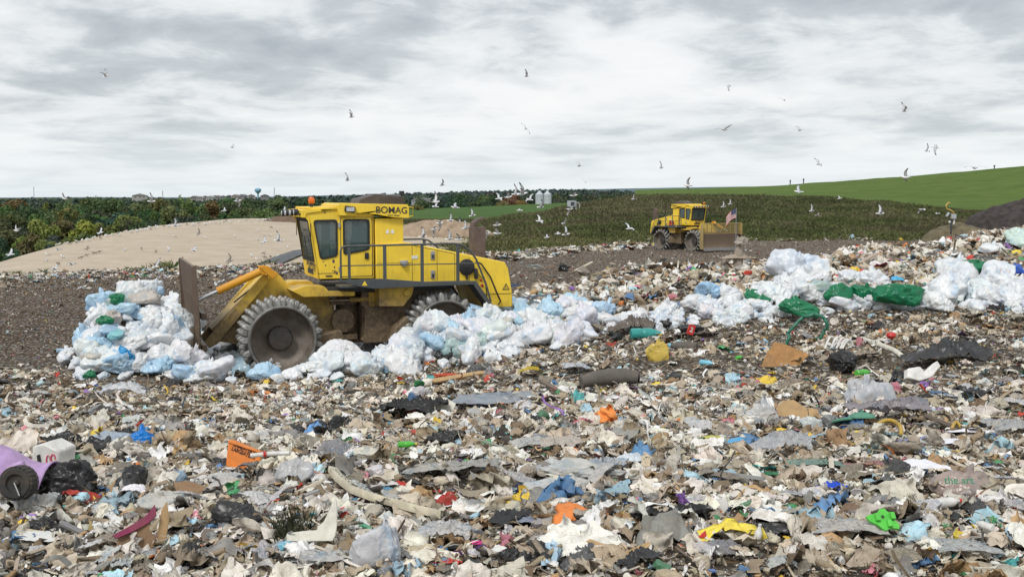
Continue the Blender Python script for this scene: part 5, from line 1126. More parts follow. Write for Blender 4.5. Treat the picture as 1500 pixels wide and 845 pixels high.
# colourful ridge behind the white bags and the heap at the right
zone(9500, 26, 42, 'wad', .05, .26, W_MIX, 'mixed crushed waste covering the ridge behind the white bags', 'litter', 'crushed_lumps', .3, u0=735, u1=1600)
zone(7500, 26, 42, 'film', .08, .45, W_LIGHT, 'plastic film scraps covering the ridge behind the white bags', 'litter', 'film_scraps', .3, smooth=True, u0=735, u1=1600)
zone(5000, 26, 42, 'card', .08, .40, W_MIX, 'card and board scraps covering the ridge behind the white bags', 'litter', 'card_scraps', .3, u0=735, u1=1600)
zone(2500, 26, 42, 'stick', .15, .7, W_WOOD, 'broken wood covering the ridge behind the white bags', 'litter', 'wood_splinters', .3, u0=735, u1=1600)
# dark crushed surface behind: drab, thinner, with a pale windrow along its far edge
dk_ = lambda X, Y, u: .42 + .30 * sstep(.0, .5, fbm(X / 6, Y / 3, s=77)) + .35 * sstep(-7, -1, Y - edge_d(u))
zone(26000, 25, 60, 'lump', .03, .13, W_DRAB, 'crushed drab waste on the left compacted ground', 'litter', 'crushed_lumps', .4, u0=-90, u1=760, dark=dk_)
zone(5500, 25, 60, 'flake', .05, .22, W_MIX, 'scraps lying on the left compacted ground', 'litter', 'paper_scraps', .4, u0=-90, u1=760, dark=lambda X, Y, u: .6 + .4 * sstep(-.2, .4, fbm(X / 4, Y / 2, s=78)))
zone(30000, 50, 130, 'lump', .05, .24, W_DRAB, 'crushed drab waste on the distant compacted ground', 'litter', 'crushed_lumps', .2, u0=-60, u1=1560, dark=dk_)
zone(5500, 50, 131, 'flake', .10, .40, W_MIX, 'scraps lying on the distant compacted ground', 'litter', 'paper_scraps', .3, u0=-60, u1=1560, dark=lambda X, Y, u: .7 + 0 * X)
uu = RNG.uniform(640, 1420, 3600); dd = edge_d(uu) - 1 - abs(RNG.normal(0, 4.5, 3600)); X = (uu - 750) / F * dd
litter('film_scraps', 'film', X, dd, RNG.uniform(.10, .7, 3600), pal(3600, W_LIGHT) * .9, 'pale windrow of film scraps along the foot of the weedy bank', 'litter', .4, .1, True)
uu = RNG.uniform(-60, 640, 2600); dd = np.minimum(edge_d(uu) - 1, 999) - abs(RNG.normal(0, 5, 2600)); X = (uu - 750) / F * dd
litter('film_scraps', 'film', X, dd, RNG.uniform(.07, .4, 2600), pal(2600, W_LIGHT) * .85, 'pale film scraps along the edge below the tan slope', 'litter', .4, .1, True)

# ================================================================ bags
def bag_mesh(seed, creases=.05, flat=.72, squash=1.0, tuft=True, lo=False):
    r = np.random.default_rng(seed); D, DT = (IC3V, IC3T) if lo else (IC5V, IC5T); k = 15; N = r.normal(size=(k, 3)); N /= np.linalg.norm(N, axis=1)[:, None]; d = r.uniform(.62, 1.0, k)
    dot = np.maximum(D @ N.T, 0) / d[None]; rad = (np.sum(dot ** 9, 1) + 1e-6) ** (-1 / 9.); rad = np.minimum(rad, 1.25)
    ax = np.array([r.normal(0, .35), r.normal(0, .35), 1]); ax /= np.linalg.norm(ax); ct = D @ ax
    e1 = np.cross(ax, [1, .1, 0]); e1 /= np.linalg.norm(e1); e2 = np.cross(ax, e1); th = np.arctan2(D @ e2, D @ e1)
    lump = .20 * fbm(D[:, 0] * 1.9 + seed, D[:, 1] * 1.9, D[:, 2] * 1.9, s=seed, o=2)
    n1 = vn(D[:, 0] * 4.5 + seed, D[:, 1] * 4.5, D[:, 2] * 4.5, s=seed + 1); n2 = vn(D[:, 0] * 9, D[:, 1] * 9 + seed, D[:, 2] * 9, s=seed + 2)
    n3 = vn(D[:, 0] * 18, D[:, 1] * 18 + seed, D[:, 2] * 18, s=seed + 4)
    n4 = vn(th * 2.2 + seed, ct * 2.0, s=seed + 6); cr = creases * (1.5 * (1 - abs(n1)) ** 9 + .9 * (1 - abs(n2)) ** 8 + .35 * (1 - abs(n3)) ** 5 + 1.4 * (1 - abs(n4)) ** 7)
    fold = sstep(.2, .98, ct) * (.055 * np.sin(th * r.integers(9, 15) + 3 * n1) + .03 * np.sin(th * 23 + 2 * n2))
    rad = rad + lump + cr + fold
    if tuft: rad = rad * (1 - .14 * np.exp(-((ct - .955) / .03) ** 2)) + .30 * sstep(.972, .998, ct) * (1 + .5 * np.sin(th * 3))
    V = D * rad[:, None] * [1, r.uniform(.72, .95), flat * squash]; V[:, 2] = np.maximum(V[:, 2], -.42)
    V *= .5; me = np_mesh('bag', V, DT, None, True); me.materials.append(M['bag_plastic']); return me
BAGW = [bag_mesh(100 + i, .034, random.uniform(.62, .85)) for i in range(12)]
BAGK = [bag_mesh(200 + i, .05, random.uniform(.5, .7), 1, i % 2 == 0) for i in range(6)]
for me in BAGK: me.materials.clear(); me.materials.append(M['dark_plastic'])
def sheet_mesh(seed, amp=.16, n=40, asp=.7, mat='film_plastic', ridg=1.0, curl=0.0):
    r = np.random.default_rng(seed); g = np.linspace(-.5, .5, n); X, Y = np.meshgrid(g, g); th = np.arctan2(Y, X); q = 1 + .20 * np.sin(th * 2 + seed) + .16 * vn(np.cos(th) * 2 + seed, np.sin(th) * 2, s=seed) + .10 * vn(np.cos(th) * 6, np.sin(th) * 6 + seed, s=seed + 1)
    x = X * q; y = Y * q * asp; a = vn(X * 4 + seed, Y * 4, s=seed + 2); b = vn(X * 9, Y * 9 + seed, s=seed + 3); c_ = vn(X * 19, Y * 19 + seed, s=seed + 5)
    aw = vn(X * 2.6 + .8 * b + seed, Y * 2.6 + .5 * a, s=seed + 7); Z = amp * .75 * (ridg * ((1 - abs(aw)) ** 5 - .2) * .55 + .30 * (1 - abs(b)) ** 4 + .16 * (1 - abs(c_)) ** 3 + .55 * vn(X * 1.7, Y * 1.7 + seed, s=seed + 4)) * (1 - .9 * np.maximum(abs(X), abs(Y)))
    x = x + .018 * b; y = y + .03 * a; Z = Z + curl * X * X + .10 - .24 * amp / .3 * (X * X + Y * Y)
    me = np_mesh('sheet', np.stack([x, y, Z], -1).reshape(-1, 3), grid_tris(n, n), None, True, True); me.materials.append(M[mat]); return me
FILM = [sheet_mesh(300 + i, random.uniform(.2, .4), 40, random.uniform(.5, .85)) for i in range(10)]
CLOTH = [sheet_mesh(330 + i, random.uniform(.25, .45), 40, random.uniform(.45, .8), 'soft_waste') for i in range(6)]
PAPER = [sheet_mesh(350 + i, random.uniform(.05, .12), 16, random.uniform(.6, .85), 'card', .7, random.uniform(-.3, .5)) for i in range(6)]
DARKF = [sheet_mesh(370 + i, random.uniform(.3, .5), 44, random.uniform(.35, .6), 'dark_plastic') for i in range(5)]

LM = []          # landmarks other labels can lean on: (x, y, phrase)
def put(name, me, px, py, size, color, label, cat, group=None, rz=None, rot=(0, 0), sink=.25, scale=(1, 1, 1), pos=None, lift=0, lm=None):
    """size = width in photo pixels; the thing is set on the surface the pixel looks at"""
    p = pos or hit(px, py)
    if p is None: return None
    k = size * p.y / F
    o = bpy.data.objects.new(name, me); C.objects.link(o); o.location = p + Vector((0, 0, k * .25 * (1 - sink * 2) * scale[2] + lift))
    o.scale = (k * scale[0], k * scale[1], k * scale[2]); o.rotation_euler = (rot[0], rot[1], random.uniform(0, 6.28) if rz is None else rz)
    if color: o.color = (*color, 1)
    tag(o, label, cat, group)
    if lm: LM.append((px, py, lm))
    return o
WH = (.84, .855, .87); BLK = (.018, .018, .019); GRN = (.010, .20, .085); LBL = (.50, .69, .85); BLU = (.02, .20, .55); DRT = (.60, .56, .50)
# --- the pile pushed up in front of the blade, then the long band of white bags
USED = {}
def shade(c, a, b, j=.03):
    k = random.uniform(a, b); return tuple(min(.86, q * k * random.uniform(1 - j, 1 + j)) for q in c)
def uniq(lb, alts):
    for a in [''] + alts:
        s_ = (lb + ' ' + a).strip()
        if s_ not in USED: USED[s_] = 1; return s_
    return None
bag_items = []
def add_bag(px, py, size, color, kind, where, me=None, wname='bag'):
    o = put('rubbish_bag', me or random.choice(BAGW), px, py, size, color, 'x', 'bag', None, None, (random.uniform(-.5, .5), random.uniform(-.5, .5)), .12)
    if o and size < 27: o.location += Vector((-.01 * (px - 750) / 1608 * 25, -.22, .13))
    if o: bag_items.append((o, px, py, kind, where, size))
    return o
hp = 'heap in front of the blade'
for i in range(56):
    a = random.uniform(0, 1); px = 205 + random.uniform(-88, 92); top = 425 + 100 * (abs(px - 205) / 95) ** 2.2; py = random.uniform(top, 552 if px < 270 else 560)
    q = random.random(); col = WH if q < .78 else (LBL if q < .90 else (DRT if q < .97 else (.5, .62, .58)))
    kind = 'white' if q < .78 else ('pale blue' if q < .90 else ('dirty beige' if q < .97 else 'pale green'))
    add_bag(px, py, random.uniform(32, 54), shade(col, .92, 1.05), kind, hp)
for px, py, s_, c_, k_ in [(223, 428, 34, WH, 'white'), (190, 440, 44, WH, 'white'), (250, 452, 36, WH, 'white'), (150, 470, 42, WH, 'white'), (172, 455, 24, GRN, 'green'), (231, 440, 18, GRN, 'green'), (152, 482, 22, GRN, 'green'), (168, 487, 32, LBL, 'pale blue'), (202, 470, 34, LBL, 'pale blue'), (100, 533, 46, WH, 'white'), (96, 526, 22, LBL, 'pale blue'), (130, 560, 20, GRN, 'green'), (276, 476, 30, (.45, .68, .74), 'turquoise'), (287, 470, 16, (.02, .25, .5), 'deep blue'), (183, 532, 24, (.02, .3, .62), 'bright blue'), (345, 532, 46, WH, 'white'), (388, 538, 46, WH, 'white'), (432, 534, 44, WH, 'white'), (330, 520, 36, DRT, 'dirty beige'), (168, 505, 22, (.3, .62, .66), 'turquoise'), (254, 570, 28, BLK, 'black'), (300, 520, 44, WH, 'white'), (280, 505, 42, (.66, .74, .70), 'white')]:
    add_bag(px, py, s_, c_, k_, hp, random.choice(BAGK) if c_ is BLK else None)
path = [(285, 545, 20), (350, 540, 21), (420, 545, 20), (500, 530, 26), (560, 524, 30), (620, 512, 34), (680, 497, 38), (740, 490, 38), (800, 480, 34), (860, 480, 20), (920, 478, 12), (980, 473, 10), (1030, 462, 18), (1080, 458, 18), (1130, 448, 22), (1180, 436, 26), (1240, 444, 14), (1300, 448, 10), (1360, 446, 12), (1420, 440, 16), (1480, 444, 18), (1540, 446, 18)]
bd_ = 'long band of bags'
for (x0, y0, h0), (x1, y1, h1) in zip(path, path[1:]):
    nn = int((x1 - x0) * (h0 + h1) * .0026) + 1
    for j in range(nn):
        a = random.random(); px = x0 + (x1 - x0) * a; py = y0 + (y1 - y0) * a + random.uniform(-1, 1) * (h0 + (h1 - h0) * a) * .92
        q = random.random(); w_ = .82 if px < 1000 else .86
        col = WH if q < w_ else (LBL if q < .94 else (DRT if q < .975 else (.5, .62, .58))); kind = 'white' if q < w_ else ('pale blue' if q < .94 else ('dirty beige' if q < .975 else 'pale green'))
        add_bag(px, py, random.uniform(34, 60) * (1 if px < 860 else .78), shade(col, .9, 1.05), kind, bd_)
for px, py, s_, c_, k_, fl in [(603, 489, 62, (.30, .52, .82), 'sky blue', .8), (512, 510, 48, LBL, 'pale blue', 1), (706, 470, 42, LBL, 'pale blue', 1), (690, 480, 46, (.5, .68, .82), 'pale blue', 1), (757, 459, 44, (.55, .72, .86), 'pale blue', 1), (842, 452, 40, (.55, .75, .85), 'pale blue', 1), (818, 486, 34, (.25, .38, .30), 'dull green', 1),
                           (1038, 440, 50, (.40, .62, .85), 'blue tinted', 1), (1066, 438, 44, WH, 'white', 1), (1168, 412, 74, (.74, .78, .84), 'white', 1), (1192, 420, 60, WH, 'white', 1), (1150, 426, 50, WH, 'white', 1), (1266, 448, 44, WH, 'white', 1), (1245, 418, 46, WH, 'white', 1), (1282, 420, 54, WH, 'white', 1), (1400, 414, 72, WH, 'white', 1), (1460, 420, 56, WH, 'white', 1), (1385, 440, 84, WH, 'white', 1), (1494, 444, 60, WH, 'white', 1), (1492, 362, 50, (.64, .78, .72), 'pale green', 1), (1450, 372, 34, WH, 'white', 1)]:
    add_bag(px, py, s_, c_, k_, bd_ if px < 1300 else 'bags at the right edge')
for px, py, s_, sz, lb in [(1171, 458, 60, .7, 'long dark green bag under the big white bags, left of the green hose loop'), (1226, 440, 38, 1.1, 'upright rounded green bag between white bags right of the hose loop'), (1270, 436, 46, .8, 'green bag half hidden behind a white one right of the upright green bag'), (1321, 444, 62, .75, 'largest long green bag at the right end of the green bags'), (1427, 395, 50, .7, 'green bag on top of the white bags near the right edge'), (1104, 444, 34, .9, 'green bag peeping between white bags left of the clear gap'), (1140, 436, 14, 1, 'tiny green bag left of the upright rounded one'), (667, 478, 22, .8, 'small green scrap of a bag against the rear wheel'), (728, 482, 20, .8, 'small folded green bag in the white band under the tail of the near compactor')]:
    o = put('rubbish_bag', BAGW[(px * 7) % 12], px, py + (14 if px > 1150 else 4), s_ * 1.05, GRN, lb, 'bag', 'green bags', random.uniform(-.3, .3), (.1, .1), .0, (1, .8, sz), lift=.16 if px > 1150 else .05); LM.append((px, py, lb.split(',')[0]))
for px, py, s_, kk, lb in [(105, 722, 92, 0, 'large shiny black rubbish bag beside the purple toy'), (198, 718, 80, 1, 'flattened black bag right of the large shiny one'), (431, 637, 40, 2, 'left bag of the three small black bags above the cream foam'), (466, 634, 44, 3, 'middle and roundest of the three small black bags'), (504, 628, 42, 4, 'right bag of the three small black bags'), (350, 770, 76, 5, 'crumpled black bag above the mossy tuft, left of the white horn'),
                          (790, 815, 56, 3, 'dark grey wound up bag left of the tan card lid'), (655, 527, 44, 0, 'black bag at the lower rim of the white band below the rear wheel'), (905, 500, 30, 1, 'black bag left of the teal bottle'), (1010, 490, 40, 2, 'black bag behind the teal bottle on the central ridge'), (970, 483, 34, 4, 'round black bag on top of the central ridge'), (1235, 545, 70, 1, 'long dark bag right of the rotten board'), (985, 560, 30, 4, 'small black bag under the teal bottle'), (254, 592, 26, 3, 'small black bag below the heap by the blade')]:
    put('rubbish_bag', BAGK[kk % 6], px, py, s_, BLK, lb, 'bag', 'black bags', None, (random.uniform(-.3, .3), 0), .08, (1, .8, .9), lm=' '.join(lb.split()[:6]))
# --- wide dark films and tarps
def film(px, py, s_, col, lb, cat='plastic sheet', me=None, sc_=(1, 1, 1), rz=0.0, name='plastic_sheet', rot=(0, 0)):
    return put(name, me or random.choice(FILM), px, py, s_, col, lb, cat, None, rz, rot, .18, sc_, lm=lb)
film(600, 612, 96, BLK, 'long wrinkled black plastic sheet right of the three small black bags', me=DARKF[0], sc_=(1, 1.1, .8)); film(1385, 535, 120, (.04, .04, .042), 'dark grey plastic tarp heap in the right middle distance', me=DARKF[1], sc_=(1, 1, .7))
film(985, 765, 110, BLK, 'torn black plastic sheet above the small red scrap', me=DARKF[2], sc_=(1, .9, .7)); film(1120, 785, 90, (.03, .03, .03), 'flat black plastic sheet right of the small red scrap', me=DARKF[3], sc_=(1, .6, .5)); film(98, 655, 100, BLK, 'black fabric heap behind the purple toy', 'fabric', DARKF[4], (1, .7, .6), 0, 'fabric_heap')
film(210, 655, 50, (.005, .22, .68), 'bright blue crumpled plastic bag left of the orange crate side', 'bag', BAGW[8], (1, .75, .9), .4, 'plastic_bag'); film(1224, 722, 46, (.02, .08, .55), 'royal blue crumpled cloth left of the white paper stack', 'cloth', CLOTH[0], (1, .7, 1), 0, 'cloth'); film(1205, 735, 50, (.05, .055, .06), 'dark grey wad right under the royal blue cloth', 'cloth', CLOTH[1], (1, .6, .8), 0, 'cloth')
film(728, 594, 130, (.36, .39, .43), 'long grey quilted foil mat in the centre of the photo', 'mat', None, (1, .9, .4), .1, 'foil_mat'); film(160, 655, 60, (.5, .56, .62), 'pale bluish film between black straps behind the purple toy')
film(840, 700, 110, (.58, .57, .54), 'broad whitish film sheet right of centre in the foreground', me=BAGW[0], sc_=(1, .6, .5)); film(820, 728, 90, (.62, .61, .59), 'second whitish film sheet just below the broad one', me=BAGW[7], sc_=(1, .7, .55)); film(890, 690, 60, (.55, .57, .6), 'grey white film right of the broad whitish sheet'); film(640, 700, 70, (.46, .44, .40), 'dull grey film left of the dark blue fold'); film(705, 695, 70, (.42, .41, .38), 'grey beige film right of the red cloth')
film(1150, 668, 90, (.5, .5, .5), 'long pale film strip behind the green film strip at the right'); film(1190, 690, 100, (.25, .36, .30), 'thin green tinted film strip leading to the royal blue cloth', sc_=(1, .3, .5)); film(1120, 700, 40, (.05, .26, .12), 'dark green film scrap left of the purple strip', sc_=(1, .5, .8))
film(1300, 620, 110, (.33, .30, .32), 'long mauve grey film beside the teal lid'); film(1235, 790, 110, (.52, .50, .47), 'pale translucent film mass left of the bright green plastic part', sc_=(1, .6, .8)); film(1480, 640, 70, (.45, .45, .44), 'grey film at the right edge of the photo'); film(1400, 815, 110, (.48, .49, .48), 'clear plastic film at the lower right corner', sc_=(1, .6, .6)); film(1270, 690, 60, (.42, .22, .22), 'dusty pink film left of the white paper stack', sc_=(1, .5, .7))
film(560, 830, 90, (.60, .60, .62), 'pale grey upright film sack below the white horn', me=BAGW[3], sc_=(.8, .6, 1.3), name='film_sack'); film(470, 828, 110, (.55, .54, .52), 'crumpled grey film under the white horn', sc_=(1, .6, .6)); film(650, 800, 100, (.58, .57, .56), 'dirty white film sheet right of the green hose', sc_=(1, .6, .9)); film(770, 775, 70, (.30, .33, .42), 'greyish blue film above the tan card lid', sc_=(1, .5, .7))
film(240, 745, 60, (.55, .53, .48), 'off white crumpled film below the flattened black bag', me=BAGW[5]); film(60, 750, 46, (.50, .49, .46), 'dirty white sack left below the large black bag', me=BAGW[7]); film(430, 705, 60, (.50, .50, .50), 'clear film bag above the pale curved trim', me=BAGW[2]); film(1268, 594, 70, (.55, .55, .57), 'big clear plastic bag standing on the soil at the right', 'bag', BAGW[9], (1, .7, 1.2), 0, 'clear_bag'); film(1415, 722, 80, (.40, .32, .28), 'brown paper bag printed green at the right side', 'bag', BAGW[4], (1, .6, .9), 0, 'paper_bag')
film(1350, 700, 70, (.74, .74, .80), 'stack of white paper sheets left of the brown paper bag', 'paper', PAPER[0], (1, .8, 1.2), .1, 'paper_stack'); film(1420, 645, 60, (.72, .72, .76), 'white paper sheet on dark grey film at the right', 'paper', PAPER[1], (1, .5, 1), -.3, 'paper_sheet'); film(1400, 655, 44, (.70, .70, .76), 'folded white paper above the white paper stack', 'paper', PAPER[2], (1, .8, 1), 0, 'paper_sheet'); film(1338, 655, 50, (.22, .24, .40), 'slate blue flattened pouch above the paper stack', 'pouch', PAPER[3], (1, .5, 1), .3, 'pouch'); film(1378, 676, 30, (.16, .20, .50), 'small violet blue scrap above the paper stack', 'cloth', CLOTH[2], (1, .5, .7), 0, 'cloth')
film(540, 674, 46, (.70, .66, .55), 'cream foam cushion lump above the pale curved trim', 'foam', BAGW[6], (1, .7, .9), 0, 'foam_lump'); film(180, 590, 70, (.66, .67, .69), 'white pointed film scrap in front of the heap by the blade', sc_=(1, .6, 1.3)); film(235, 630, 42, (.34, .33, .31), 'grey crumpled sack right above the bright blue bag', me=BAGW[1], sc_=(1, .7, .9)); film(1120, 625, 60, (.60, .58, .55), 'white cloth sack left of the tan cardboard flap', me=BAGW[8], sc_=(1, .6, 1)); film(925, 685, 50, (.60, .66, .72), 'white and blue patterned cloth right of the broad whitish film', 'cloth', CLOTH[3], (1, .8, 1), 0, 'cloth'); film(820, 660, 50, (.42, .38, .34), 'beige cloth bundle with purple band in the foreground centre', 'cloth', CLOTH[4], (1, .9, 1.2), 0, 'cloth'); film(838, 656, 18, (.16, .06, .38), 'purple band on the beige cloth bundle', 'cloth', CLOTH[5], (.6, 1, 1.4), 1.2, 'purple_band')
film(590, 715, 34, (.46, .04, .03), 'red cloth beside the light blue pad', 'cloth', CLOTH[0], (1, .6, .8), -.5, 'cloth'); film(572, 724, 34, (.13, .32, .46), 'light blue quilted pad left of the red cloth', 'pad', BAGW[10], (1.1, .5, .6), -.9, 'pad'); film(512, 737, 30, (.10, .24, .36), 'blue cloth scrap on the pale curved trim', 'cloth', CLOTH[1], (1, .6, .8), 0, 'cloth'); film(597, 755, 34, (.62, .55, .22), 'pale yellow film at the right end of the curved trim', sc_=(1, .6, .8)); film(1190, 712, 26, (.16, .07, .34), 'purple strip right of the dark green film scrap', 'cloth', CLOTH[2], (1, .4, .6), .2, 'cloth'); film(766, 725, 34, (.04, .08, .18), 'dark blue folded film in the foreground centre', sc_=(.7, .9, 1.5))
film(960, 528, 40, (.66, .48, .10), 'yellow plastic bag below the teal bottle', 'bag', BAGW[11], (.8, .6, 1.3), 0, 'plastic_bag'); film(778, 549, 28, (.62, .46, .04), 'yellow wrapper left of the grey carpet roll', sc_=(1, .5, 1)); film(842, 545, 40, (.62, .63, .66), 'white film left above the grey carpet roll'); film(893, 522, 22, (.30, .03, .03), 'dark red folder scrap above the grey carpet roll', 'folder', PAPER[4], (.8, .8, 3), 0, 'folder'); film(925, 490, 60, (.12, .10, .085), 'brown open bag left of the black bag on the central ridge', me=DARKF[1]); film(1020, 495, 54, (.10, .08, .07), 'big dull brown sheet on the central ridge', me=DARKF[2], sc_=(1, .7, .5)); film(1310, 418, 24, (.10, .50, .80), 'small sky blue bag behind the green bags', 'bag', BAGW[2], name='plastic_bag'); film(1486, 407, 34, (.03, .12, .55), 'royal blue bag at the right edge beyond the white bags', 'bag', BAGW[3], name='plastic_bag')
film(725, 467, 62, (.03, .05, .10), 'dark blue mattress edge behind the white band below the tail', 'mattress', PAPER[5], (1, .5, 3), 0, 'mattress'); film(790, 460, 50, (.09, .12, .17), 'slate blue mattress corner right of the near compactor tail', 'mattress', PAPER[3], (1, .5, 2), .2, 'mattress'); film(455, 700, 30, (.5, .10, .08), 'small red packet left of the red cloth', 'packet', PAPER[2], name='packet'); film(1080, 656, 50, (.10, .36, .62), 'white and blue printed packet right of centre', 'packet', PAPER[1], (1, .5, 1), .4, 'packet'); film(1045, 648, 34, (.45, .43, .10), 'lime yellow packet left of the blue printed one', 'packet', PAPER[0], (1, .6, 1), 0, 'packet'); film(790, 662, 30, (.03, .14, .08), 'dark green scrap left of the beige cloth bundle', sc_=(1, .5, .8)); film(700, 800, 26, (.60, .04, .22), 'magenta packet below the green hose', 'packet', PAPER[2], name='packet'); film(575, 810, 36, (.45, .02, .2), 'magenta cloth scrap right of the green hose end', 'cloth', CLOTH[3], (1, .5, .7), 0, 'cloth')
film(690, 755, 44, (.28, .24, .18), 'beige stone coloured slab in the foreground centre', 'slab', PAPER[4], (1, .8, 3), 0, 'slab'); film(60, 800, 60, (.62, .62, .60), 'white paper scraps at the lower left', 'paper', PAPER[5], name='paper_sheet'); film(195, 742, 40, (.72, .70, .74), 'white and lilac paper left of the torn brown carton', 'paper', PAPER[0], name='paper_sheet', sc_=(1, .8, 3))

# smaller bags filling the pile between the countable ones
def merged_bags(pts, name, label):
    LO = [bag_mesh(150 + i, .04, .75, 1, True, True) for i in range(4)]; arr = []
    for me in LO: v = np.empty(len(me.vertices) * 3, np.float32); me.vertices.foreach_get('co', v); arr.append(v.reshape(-1, 3)); bpy.data.meshes.remove(me)
    Vs = []; Ts = []; off = 0
    for px, py, s_ in pts:
        p = hit(px, py)
        if p is None: continue
        k = s_ * p.y / F; Rm = euler_R(*[np.array([q]) for q in (random.uniform(-.6, .6), random.uniform(-.6, .6), random.uniform(0, 6.28))])[0]
        w_ = arr[random.randrange(4)] @ Rm.T * k + [p.x, p.y, p.z + k * .10]; Vs.append(w_); Ts.append(IC3T + off); off += len(w_)
    tag(link(name, np_mesh(name, np.concatenate(Vs), np.concatenate(Ts), None, True), M['bag_plastic'], None, WH), label, 'bags', None, 'stuff')
pts = []
for i in range(110):
    px = 205 + random.uniform(-90, 92); top = 428 + 100 * (abs(px - 205) / 95) ** 2.2; pts.append((px, random.uniform(top, 560), random.uniform(18, 32)))
for (x0, y0, h0), (x1, y1, h1) in zip(path, path[1:]):
    for j in range(int((x1 - x0) * (h0 + h1) * .0062)):
        a = random.random(); pts.append((x0 + (x1 - x0) * a, y0 + (y1 - y0) * a + random.uniform(-1, 1.05) * (h0 + (h1 - h0) * a), random.uniform(18, 34)))
merged_bags(pts, 'bag_layer', 'small white plastic bags wedged between the larger ones of the pile')
# ================================================================ built one-off items
def thing_at(name, px, py, label, cat, rz=0.0, dz=0.0, rot=None, lm=None):
    p = hit(px, py); e_ = empty(name, p + Vector((0, 0, dz + .07)), rz, rot); tag(e_, label, cat); LM.append((px, py, lm or label)); return e_, p.y / F
def opm(name, col, rough=.45, dirt=.4):
    if name not in M:
        simple(name, col, rough, 0, .2, 8, .15, dirt)
    return name
opm('purple_plastic', (.42, .28, .50), .55, .5); opm('white_plastic', (.66, .65, .62), .4, .45); opm('orange_crate', (.72, .21, .03), .5, .3); opm('green_bottle', (.08, .42, .05), .25, .1); opm('yellow_cap', (.72, .52, .04)); opm('cream_trim', (.60, .55, .42), .5, .5); opm('horn_white', (.62, .60, .52), .6, .4); opm('green_hose', (.06, .30, .17), .4, .25); opm('dark_hose', (.015, .14, .085), .35, .2); opm('cardboard_tan', (.42, .28, .14), .85, .15); opm('cardboard_brown', (.24, .15, .085), .9, .5); opm('magenta_stain', (.20, .025, .07), .85, .6); opm('lime_plastic', (.09, .50, .06), .4, .1); opm('rot_wood', (.36, .19, .07), .85, .6); opm('carpet_grey', (.11, .10, .09), .95, .4); opm('teal_plastic', (.03, .28, .26), .3, .2); opm('red_plastic', (.50, .025, .02), .4, .2); opm('aero_blue', (.18, .48, .62), .3, .1); opm('orange_red_wire', (.50, .07, .02), .6, .3); opm('white_foam', (.72, .71, .68), .8, .25); opm('stone_grey', (.30, .28, .25), .9, .3); opm('yellow_hose', (.46, .30, .05), .6, .5); opm('tyre_black', (.022, .022, .022), .75, .35); opm('moss', (.05, .06, .025), .95, .4); opm('lid_teal', (.08, .25, .17), .5, .3); opm('print_red', (.50, .06, .12), .6, 0); opm('print_green', (.04, .20, .10), .6, 0); opm('print_black', (.03, .015, .01), .6, 0); opm('stake_wood', (.30, .255, .21), .9, .3)
# purple ride-on toy, half out of frame, with a chunky black wheel and white bin behind
e_, k = thing_at('ride_on_toy', 28, 728, 'broken purple plastic ride-on toy with chunky black wheel at the left edge', 'toy', 0, .05, None, 'the purple toy')
mb = MB(); n = 18; rows = []
for i in range(n):
    a = i / (n - 1); row = []
    for j in range(12):
        b = j / 11; x = (-60 + 104 * a) * k; z = (70 * math.sin(math.pi * (.12 + .76 * b)) * (.95 - .35 * a) - 12 + 9 * math.sin(6 * a)) * k; y = (.30 - .62 * b) ; row.append(mb.bm.verts.new((x, y + .12 * a, z)))
    rows.append(row)
for A_, B_ in zip(rows, rows[1:]):
    for j in range(11): mb.bm.faces.new((A_[j], A_[j + 1], B_[j + 1], B_[j]))
sh = mb.build('body_shell', 'purple_plastic', e_); so_ = sh.modifiers.new('thickness', 'SOLIDIFY'); so_.thickness = .012
mb = MB(); mb.box((-22 * k, -.30, 8 * k), (70 * k, .05, 26 * k), Matrix.Rotation(R(8), 3, 'Y')); mb.box((22 * k, -.24, 22 * k), (26 * k, .07, 40 * k), Matrix.Rotation(R(-22), 3, 'Y')); mb.build('side_panel', 'purple_plastic', e_, .02)
wm_ = Matrix.Translation((34 * k, -.42, 20 * k)) @ Matrix.Rotation(R(82), 4, 'X') @ Matrix.Rotation(R(0), 4, 'Z'); rw = 22.5 * k
mb = MB(); mb.lathe([(rw * .55, -.07), (rw * .92, -.075), (rw, -.05), (rw, .05), (rw * .92, .075), (rw * .6, .07), (rw * .55, .05), (rw * .25, .04), (rw * .2, .06), (.001, .065)], wm_, 40)
for i in range(22):
    a = i * 2 * math.pi / 22; q = wm_ @ Matrix.Translation((rw * math.cos(a), rw * math.sin(a), 0)) @ Matrix.Rotation(a, 4, 'Z'); bmesh.ops.create_cube(mb.bm, size=1, matrix=q @ Matrix.Diagonal((.022, .035, .13, 1)))
wl = mb.build('wheel', 'tyre_black', e_, .004); mb = MB(); mb.tube([wm_ @ Vector((0, 0, .06)), wm_ @ Vector((.01, .01, .10)), wm_ @ Vector((9 * k, -16 * k, .10))], .008, 8); mb.build('axle_rod', 'chrome', wl)
e_, k = thing_at('plastic_bin', 76, 698, 'crushed white plastic tub with a red oval mark behind the purple toy', 'tub', R(-14), .04, None, 'the white tub')
mb = MB(); mb.plate([(-24 * k, -4 * k), (22 * k, -2 * k), (26 * k, 26 * k), (2 * k, 36 * k), (-20 * k, 30 * k)], [], -.10, .16); mb.build('tub', 'white_plastic', e_, .02)
mb = MB(); mb.plate([(-9 * k, 3 * k), (-4 * k, 3 * k), (-6 * k, 20 * k), (-11 * k, 18 * k)], [], -.106, -.112); mb.build('handle_slot', 'black_plastic', e_)
def oval(cx_, cz_, a, b, n=20): return [(cx_ + a * math.cos(i * 2 * math.pi / n), cz_ + b * math.sin(i * 2 * math.pi / n)) for i in range(n)]
